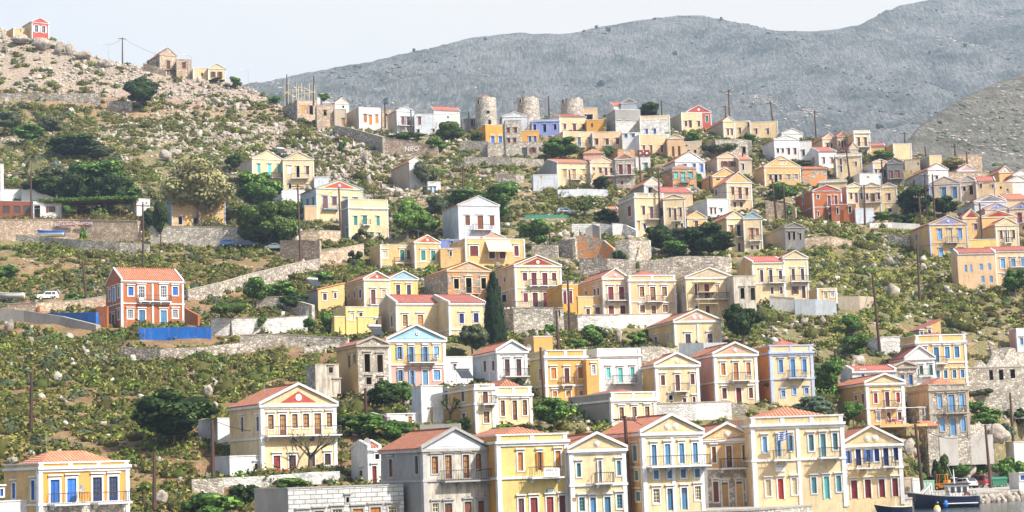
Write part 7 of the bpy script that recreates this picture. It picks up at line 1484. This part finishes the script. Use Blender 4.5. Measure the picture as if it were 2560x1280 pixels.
k_=f.S; r=empty('wall_plaque',onf(f,1950,1171,.06),f.a,'white plaque with blue lettering on the long cream mansion','sign'); m=MB(); m.box(-12/k_,12/k_,-.02,.03,-8/k_,8/k_); m.build('plaque_board',WHITEP,r); text('ΤΟ ΝΕΟΝ ΟΝΑΡ','lettering',(0,-.03,4/k_),0,4.6/k_,SH['B'],r,.004,.62); text('- - - - - - - -','lettering',(0,-.03,-2/k_),0,4/k_,SH['B'],r,.004,.8)
r=empty('greek_flag',onf(f,1960,1088,.3),f.a,'blue and white striped flag on a slanting staff','flag'); m=MB(); m.bar((0,.3,-.4),(.1,-1.1,.5),.03,.02,5); m.build('staff',WHITEP,r)
fm=MB(); nx_,nz_=12,9; Wf,Hf=1.0,.9
def fp(i,j): return (-Wf*i/nx_+.08,-1.0+.12*sin(i*.9)+.02*j,.45-Hf*j/nz_-.18*(i/nx_)+.03*sin(i*.8))
for j in range(nz_):
    for i in range(nx_):
        blue=(j%2==0); 
        if i<5 and j<5: blue=not(i==2 or j==2)
        fm.mi=0 if blue else 1; fm.add([fp(i,j),fp(i+1,j),fp(i+1,j+1),fp(i,j+1)],[(0,1,2,3)])
fm.build('cloth',[flat('flag_blue',(.03,.12,.5)),flat('flag_white',(.8,.8,.8))],r)
f=fr('bright yellow harbour house'); k_=f.S
r=empty('banner',onf(f,1367,1181,1.28),f.a,'white handwritten banner hung on the yellow house balcony','banner'); m=MB(); m.box(-21/k_,21/k_,-.015,.015,-10.5/k_,10.5/k_); m.build('banner_cloth',WHITEP,r); text('ONIERATAUS','lettering',(0,-.025,5/k_),0,9/k_,SH['P'],r,.003,.72); text('KITATUI','lettering',(4/k_,-.025,-4.5/k_),0,9/k_,SH['P'],r,.003,.72)
r=empty('shop_sign',onf(f,1376,1227,.08),f.a,'small framed grey sign above the yellow house street doors','sign'); m=MB(); m.box(-10/k_,10/k_,-.03,.05,-5.5/k_,5.5/k_); m.build('frame',SH['E'],r); m=MB(); m.box(-8/k_,8/k_,-.045,-.031,-3.5/k_,3.5/k_); m.build('sign_face',WHITEP,r); text('||||| |||||','lettering',(0,-.05,0),0,4/k_,SH['E'],r,.003,1.1)
f=fr('faded lemon gabled'); r=empty('round_sign',onf(f,1435,1249,.06),f.a,'small round brown plaque beside the blue street windows','sign'); m=MB(); m.disc((0,0),.2,-.03,14); m.build('disc',SH['K'],r); m=MB(); m.disc((0,0),.12,-.05,12,.02); m.build('centre',SH['Y'],r)
for i,x in enumerate((1600,1617)):
    f=fr('brown patterned panel'); k_=f.S; r=empty('patterned_panel',onf(f,x,383,.1),f.a,('left','right')[i]+' maroon panel with a pale diamond pattern on the white shop wall','panel'); m=MB(); m.box(-7/k_,7/k_,-.04,.05,-8/k_,8/k_); m.build('board',SH['R'],r); m=MB(); m.add([(-4/k_,-.05,0),(0,-.05,-3/k_),(4/k_,-.05,0),(0,-.05,3/k_)],[(0,1,2,3)]); m.build('diamond',WHITEP,r)
f=fr('sky-blue pediment over'); k_=f.S; r=empty('cross_emblem',onf(f,1043,833,.12),f.a,'red cross emblem on the sky-blue pediment','emblem'); m=MB(); m.disc((0,0),5/k_,-.03,14); m.build('disc',WHITEP,r); m=MB(); m.box(-.5/k_,.5/k_,-.06,-.031,-4/k_,4/k_); m.box(-4/k_,-.5/k_,-.06,-.031,-.5/k_,.5/k_); m.box(.5/k_,4/k_,-.06,-.031,-.5/k_,.5/k_); m.build('cross',SH['A'],r)
# awning
f=fr('striped awning'); u0,z0=f.loc(1213,601); u1,z1=f.loc(1275,603); zb=f.loc(1213,628)[1]
r=empty('awning',f.world(u0,-.05,zb),f.a,'cream and yellow striped awning let down over the peach house terrace','awning'); m=MB(); n=18
for i in range(n): m.mi=i%2; a,b=(u1-u0)*i/n,(u1-u0)*(i+1)/n; m.add([(a,0,z0-zb),(b,0,z0-zb),(b,-1.7,0),(a,-1.7,0)],[(3,2,1,0)]); m.add([(a,-1.7,0),(b,-1.7,0),(b,-1.7,-.25),(a,-1.7,-.25)],[(3,2,1,0)])
m.build('canvas',[flat('cream_canvas',(.78,.72,.55)),flat('yellow_canvas_stripe',(.66,.52,.22))],r); m=MB(); m.bar((0,0,-.3),(0,-1.68,-.02),.025,.025,5); m.bar((u1-u0,0,-.3),(u1-u0,-1.68,-.02),.025,.025,5); m.build('arms',IRON,r)
# ---- terrace with people on the harbour-side ochre house
f=fr('ochre pedimented house with terrace'); zt_=f.loc(2175,1064)[1]; u0=f.loc(2180,1064)[0]; u1=f.W+1.9
r=empty('terrace',f.world(0,0,zt_),f.a,'ochre terrace slab with thin railing and blue-and-white pergola frame','terrace'); tag(r,kind='thing'); m=MB(); m.box(u0,u1,-3.,0,-.35,0); m.build('slab',WALL['y'],r); m=MB(); m.box(u0,u1,-2.98,-2.94,.95,1.)
for i in range(34): u=u0+.03+(u1-u0-.06)*i/33; m.box(u-.012,u+.012,-2.97,-2.95,0,.95)
m.build('railing',IRON,r); m=MB()
for u in (u0+.2,(u0+u1)/2,u1-.2): m.bar((u,-2.8,0),(u,-2.8,2.2),.035,.035,6)
m.bar((u0,-2.8,2.2),(u1,-2.8,2.2),.035,.035,6)
for u in (u0+.2,(u0+u1)/2,u1-.2): m.bar((u,-2.8,2.2),(u,-.02,2.4),.03,.03,6)
m.build('pergola_frame',WHITEP,r)
SKIN=flat('skin',(.55,.32,.22),.6); PINK=flat('pink_cloth',(.75,.30,.38)); MAU=flat('mauve_cloth',(.42,.14,.30)); DK=flat('dark_trousers',(.03,.03,.05)); HR=flat('dark_hair',(.03,.02,.015))
uP=f.loc(2209,1050)[0]; person('person in pink top seated at the terrace table',f.world(uP,-1.6,zt_),f.a+1.2,True,PINK,DK,SKIN,HR)
def chair(label,p,rz,mat):
    r=empty('chair',p,rz,label,'chair'); m=MB(); m.box(-.22,.22,-.22,.22,.40,.44); m.build('seat',mat,r); m=MB(); m.box(-.22,.22,.20,.23,.5,.9); m.build('backrest',mat,r)
    for a in (-.2,.2):
        for b in (-.2,.2): m=MB(); m.bar((a,b,0),(a,b,.40 if b<0 else .9),.018,.018,5); m.build('leg',IRON,r)
chair('terrace chair under the seated person',f.world(uP,-1.62,zt_),f.a+1.2,SH['W']); chair('mauve-cushioned chair at the right end of the terrace table',f.world(uP+2.0,-1.6,zt_),f.a-1.3,MAU)
r=empty('table',f.world(uP+1.05,-1.6,zt_),f.a,'small table with mauve cloth on the ochre terrace','table'); m=MB(); m.bar((0,0,.70),(0,0,.74),.5,.5,14); m.build('tabletop',MAU,r); m=MB(); m.bar((0,0,0),(0,0,.7),.05,.05,6); m.bar((0,0,0),(0,0,.03),.28,.28,10); m.build('pedestal',IRON,r); m=MB(); m.bar((0,0,.42),(0,0,.69),.53,.48,14); m.build('cloth',MAU,r)
f=fr('terracotta house with red pediment'); person('person in white standing at the terracotta house doorway',onf(f,2071,549,.9),f.a,False,flat('white_cloth',(.75,.75,.75)),DK,SKIN,HR)
# ---- restaurant pergola, vine and railing
d=float(depth(200,548))+.8; a=at(82,548,d); b=at(342,549,d); zt0=at(200,503,d).z-a.z
r=empty('vine_pergola',a,0,'long dark timber pergola overgrown with vines beside the restaurant','pergola'); dx=b.x-a.x; m=MB(); m.box(0,dx,-.1,.1,zt0-.25,zt0-.02); m.box(0,dx,4.,4.2,zt0-.25,zt0-.02)
for i in range(30): m.box(dx*i/29-.05,dx*i/29+.05,-.6,4.6,zt0-.015,zt0+.1)
m.build('beams',SH['K'],r)
for i in range(6): m=MB(); m.bar((dx*(.28+.14*i),0,-.5),(dx*(.28+.14*i),0,zt0-.25),.07,.07,6); m.build('post',SH['K'],r)
rr=np.random.RandomState(8); n=15000; P=np.stack([rr.rand(n)**.8*dx,rr.uniform(-.7,4.8,n),zt0+.15+.5*rr.rand(n)**2*(1+.5*np.sin(rr.rand(n)*9))],-1); V=leaf_quads(P,rdir(rr,n),np.full(n,.17),rr); link('vine_leaves',fast_mesh('vine_leaves',V,np.arange(n*4).reshape(-1,4),[LEAF['mid']],{'tone':('FACE',np.clip(.5+.3*rr.randn(n),0,1))}),r)

def fence(label,pts,h,name='railing',mat=None,sp=.3,S=None,cat='railing',base=0.,off=.5):
    P=[at(x,y,float(depth(x,yb))-off) for x,y,yb in pts]; o=P[0]; r=MB()
    for p,q in zip(P[:-1],P[1:]):
        L=(q-p).length; n=max(1,int(L/sp)); a,b=p-o,q-o
        for z in (h,h*.15): r.bar(a+Vector((0,0,z)),b+Vector((0,0,z)),.025,.025,4)
        for i in range(n+1): c=a.lerp(b,i/n); r.bar(c,c+Vector((0,0,h)),.016,.016,4)
    ob=r.build(name,mat or IRON); ob.location=o; tag(ob,label,cat); return ob
fence('brown slatted railing along the restaurant terrace',[(0,548,602),(80,548,600),(200,549,598),(343,552,608)],1.05,mat=SH['K'],off=-.3)
fence('iron railing on the terrace by the grey garden wall',[(420,566,612),(520,566,612),(610,568,614)],.7,off=-.3)
fence('iron railing on the long peach retaining wall',[(1285,770,835),(1345,771,832),(1408,770,830)],1.)
fence('thin railing along the lane below the twin cream gables',[(786,442,478),(822,440,474)],1.)
# small white fence posts on the lower scrub
for x,yb,h in ((342,948,22),(372,966,10),(402,926,12),(477,926,16),(553,930,20),(589,985,14),(401,1000,18),(615,932,14)):
    d=float(depth(x,yb)); p=at(x,yb,d); m=MB(); m.bar((0,0,-.4),(0,0,h*d/FPX),.07,.06,6); o=m.build('fence_post',WHITEP); o.location=p; tag(o,'short white fence post standing in the lower left scrub','fence post','white fence posts in the lower left scrub')
# solar heaters, dishes, tanks
def solar(label,x,y,off=3.,house=None,sc=1.):
    f=fr(house); u,z=f.loc(x,y,off); r=empty('solar_water_heater',f.world(u,off,z),f.a+.2,label,'solar heater'); m=MB(); m.add([(-.9,-.9,0),(.9,-.9,0),(.9,.3,1.1),(-.9,.3,1.1),(-.9,-.86,-.06),(.9,-.86,-.06),(.9,.34,1.04),(-.9,.34,1.04)],[(0,1,2,3),(7,6,5,4),(0,4,5,1),(1,5,6,2),(2,6,7,3),(3,7,4,0)]); m.build('panel',CGL,r); m=MB(); m.bar((-1.,.45,1.3),(1.,.45,1.3),.26,.26,12); m.build('tank',METAL,r); m=MB(); [m.bar((s,.45,-.6),(s,.45,1.1),.03,.03,4) for s in (-.8,.8)]; m.build('stand',IRON,r); r.scale=(sc,sc,sc)
solar('solar water heater on the small yellow cottage roof',784,716,3.,'with solar heater'); solar('solar water heater on the roof behind the stone ruin gable',940,838,5.,'sky-blue pediment over'); solar('solar water heater on the white block by the cream corner house',1160,946,4.,'cream corner house'); solar('solar panel with tank on the roof of the joined cream gables',703,384,6.,'left of two joined')
def dish(label,x,y,house,off=-.8,s=.5):
    f=fr(house); u,z=f.loc(x,y,off); r=empty('satellite_dish',f.world(u,off,z),f.a+.5,label,'satellite dish'); m=MB(); n=14; m.add([(0,.12*s*2,0)]+[(cos(2*pi*k/n)*s,-.05,sin(2*pi*k/n)*s) for k in range(n)],[(0,1+k,1+(k+1)%n) for k in range(n)]); m.build('reflector',flat('dish_grey',(.5,.5,.5)) if False else METAL,r); m=MB(); m.bar((0,.1,0),(0,.15,-.9),.03,.03,5); m.bar((0,.1,-.3),(0,-.5,0),.015,.015,4); m.build('bracket',IRON,r)
dish('white satellite dish on the ochre harbour house balcony',202,1222,'ochre harbour house',-.9,.4); dish('satellite dish on the tiled cottage roof beside the chimney',917,1108,'low white cottage',1.,.6); dish('dark satellite dish on the pale flat house far right',2520,483,'satellite dish',-.6,.6); dish('satellite dish beside the sky-blue pediment house window',1092,888,'sky-blue pediment over',-.7,.35); dish('satellite dish in the yellow box niche by the parapet house',1322,869,'tall bare yellow block',-.4,.5)
f=fr('red pediment, arched balcony')
for i,x in enumerate((925,934,943)):
    u,z=f.loc(x,790); m=MB(); m.bar((0,0,0),(0,0,.85),.36,.36,12); m.bar((0,0,.85),(0,0,.97),.36,.18,12); o=m.build('water_tank',TYRE); o.location=f.world(u,-1.,z); tag(o,('leftmost','middle','rightmost')[i]+' black water tank under the yellow house balcony','water tank','black water tanks under the balcony')
def potplant(label,p,k=1.):
    r=empty('potted_plant',p,0,label,'plant'); m=MB(); m.bar((0,0,0),(0,0,.3),.13,.18,9); m.build('pot',WALL['t'],r); c=link('foliage',CM.get(('bush',0)) or crown(3,'wide',7,800,.06,'mid'),r); c.location=(0,0,.25); c.scale=(.8*k,.8*k,.8*k)
f=fr('terracotta house with blue doors')
for i,x in enumerate((366,443,470,480,492)): potplant(('potted plant between the blue doors','potted plant under the right ground window','first red pot plant on the blue terrace end','second pot plant on the blue terrace end','last pot plant at the blue wall corner')[i],f.world(f.loc(x,815)[0],-1.4-.2*(i%2),-.05))
b_=at(430,824,float(depth(430,824))-.6); r=empty('water_tank',b_,0,'pale green round tank on the vivid blue terrace wall','water tank'); m=MB(); m.bar((-.5,0,.3),(.5,0,.3),.35,.35,12); m.build('tank_body',flat('pale_green_tank',(.35,.55,.55)),r); m=MB(); m.box(-.45,-.35,-.3,.3,-.05,.05); m.box(.35,.45,-.3,.3,-.05,.05); m.build('cradle',IRON,r)
# blue barrel near the palm
p=at(138,414,float(depth(138,414))); m=MB(); m.bar((0,0,0),(0,0,.9),.4,.4,12); m.bar((0,0,.9),(0,0,.97),.42,.42,12); o=m.build('barrel',HBL); o.location=p; tag(o,'bright blue barrel among the trees beside the palm','barrel')
# plank against the ruin
p=at(1585,598,float(depth(1600,652))-1); q=at(1632,676,float(depth(1630,676))); m=MB(); m.bar((0,0,0),q-p,.16,.16,4); o=m.build('timber_plank',SH['Y']); o.location=p; tag(o,'long weathered plank leaning across the stone ruin','plank')
# scaffolding on the grey-yellow house
f=fr('behind balcony scaffolding'); r=empty('scaffolding',f.world(0,-1.3,0),f.a,'pale timber balcony scaffolding on the half-grey gable house','scaffolding'); m=MB(); ua=f.loc(1737,720)[0]; ub=f.loc(1787,720)[0]
for u in (ua,ub): m.bar((u,0,0),(u,0,f.loc(1740,706)[1]),.06,.06,5)
for y in (707,732,761): z=f.loc(1740,y)[1]; m.box(ua,ub,-.05,.05,z-.06,z+.06); m.box(ua,ub,.05,1.28,z-.05,z-.01)
m.build('frame',SH['C'],r)
# ---- haze
m=MB(); m.box(-6500,6500,-1000,4200,-8,1500); hz=D2.materials.new('haze'); hz.use_nodes=True; t=hz.node_tree; t.nodes.clear(); o_=t.nodes.new('ShaderNodeOutputMaterial'); pv=t.nodes.new('ShaderNodeVolumePrincipled')
pv.inputs['Color'].default_value=(.58,.76,1.,1); pv.inputs['Density'].default_value=.00015; pv.inputs['Anisotropy'].default_value=0
t.links.new(pv.outputs[0],o_.inputs['Volume']); tag(m.build('haze',hz),kind='stuff')
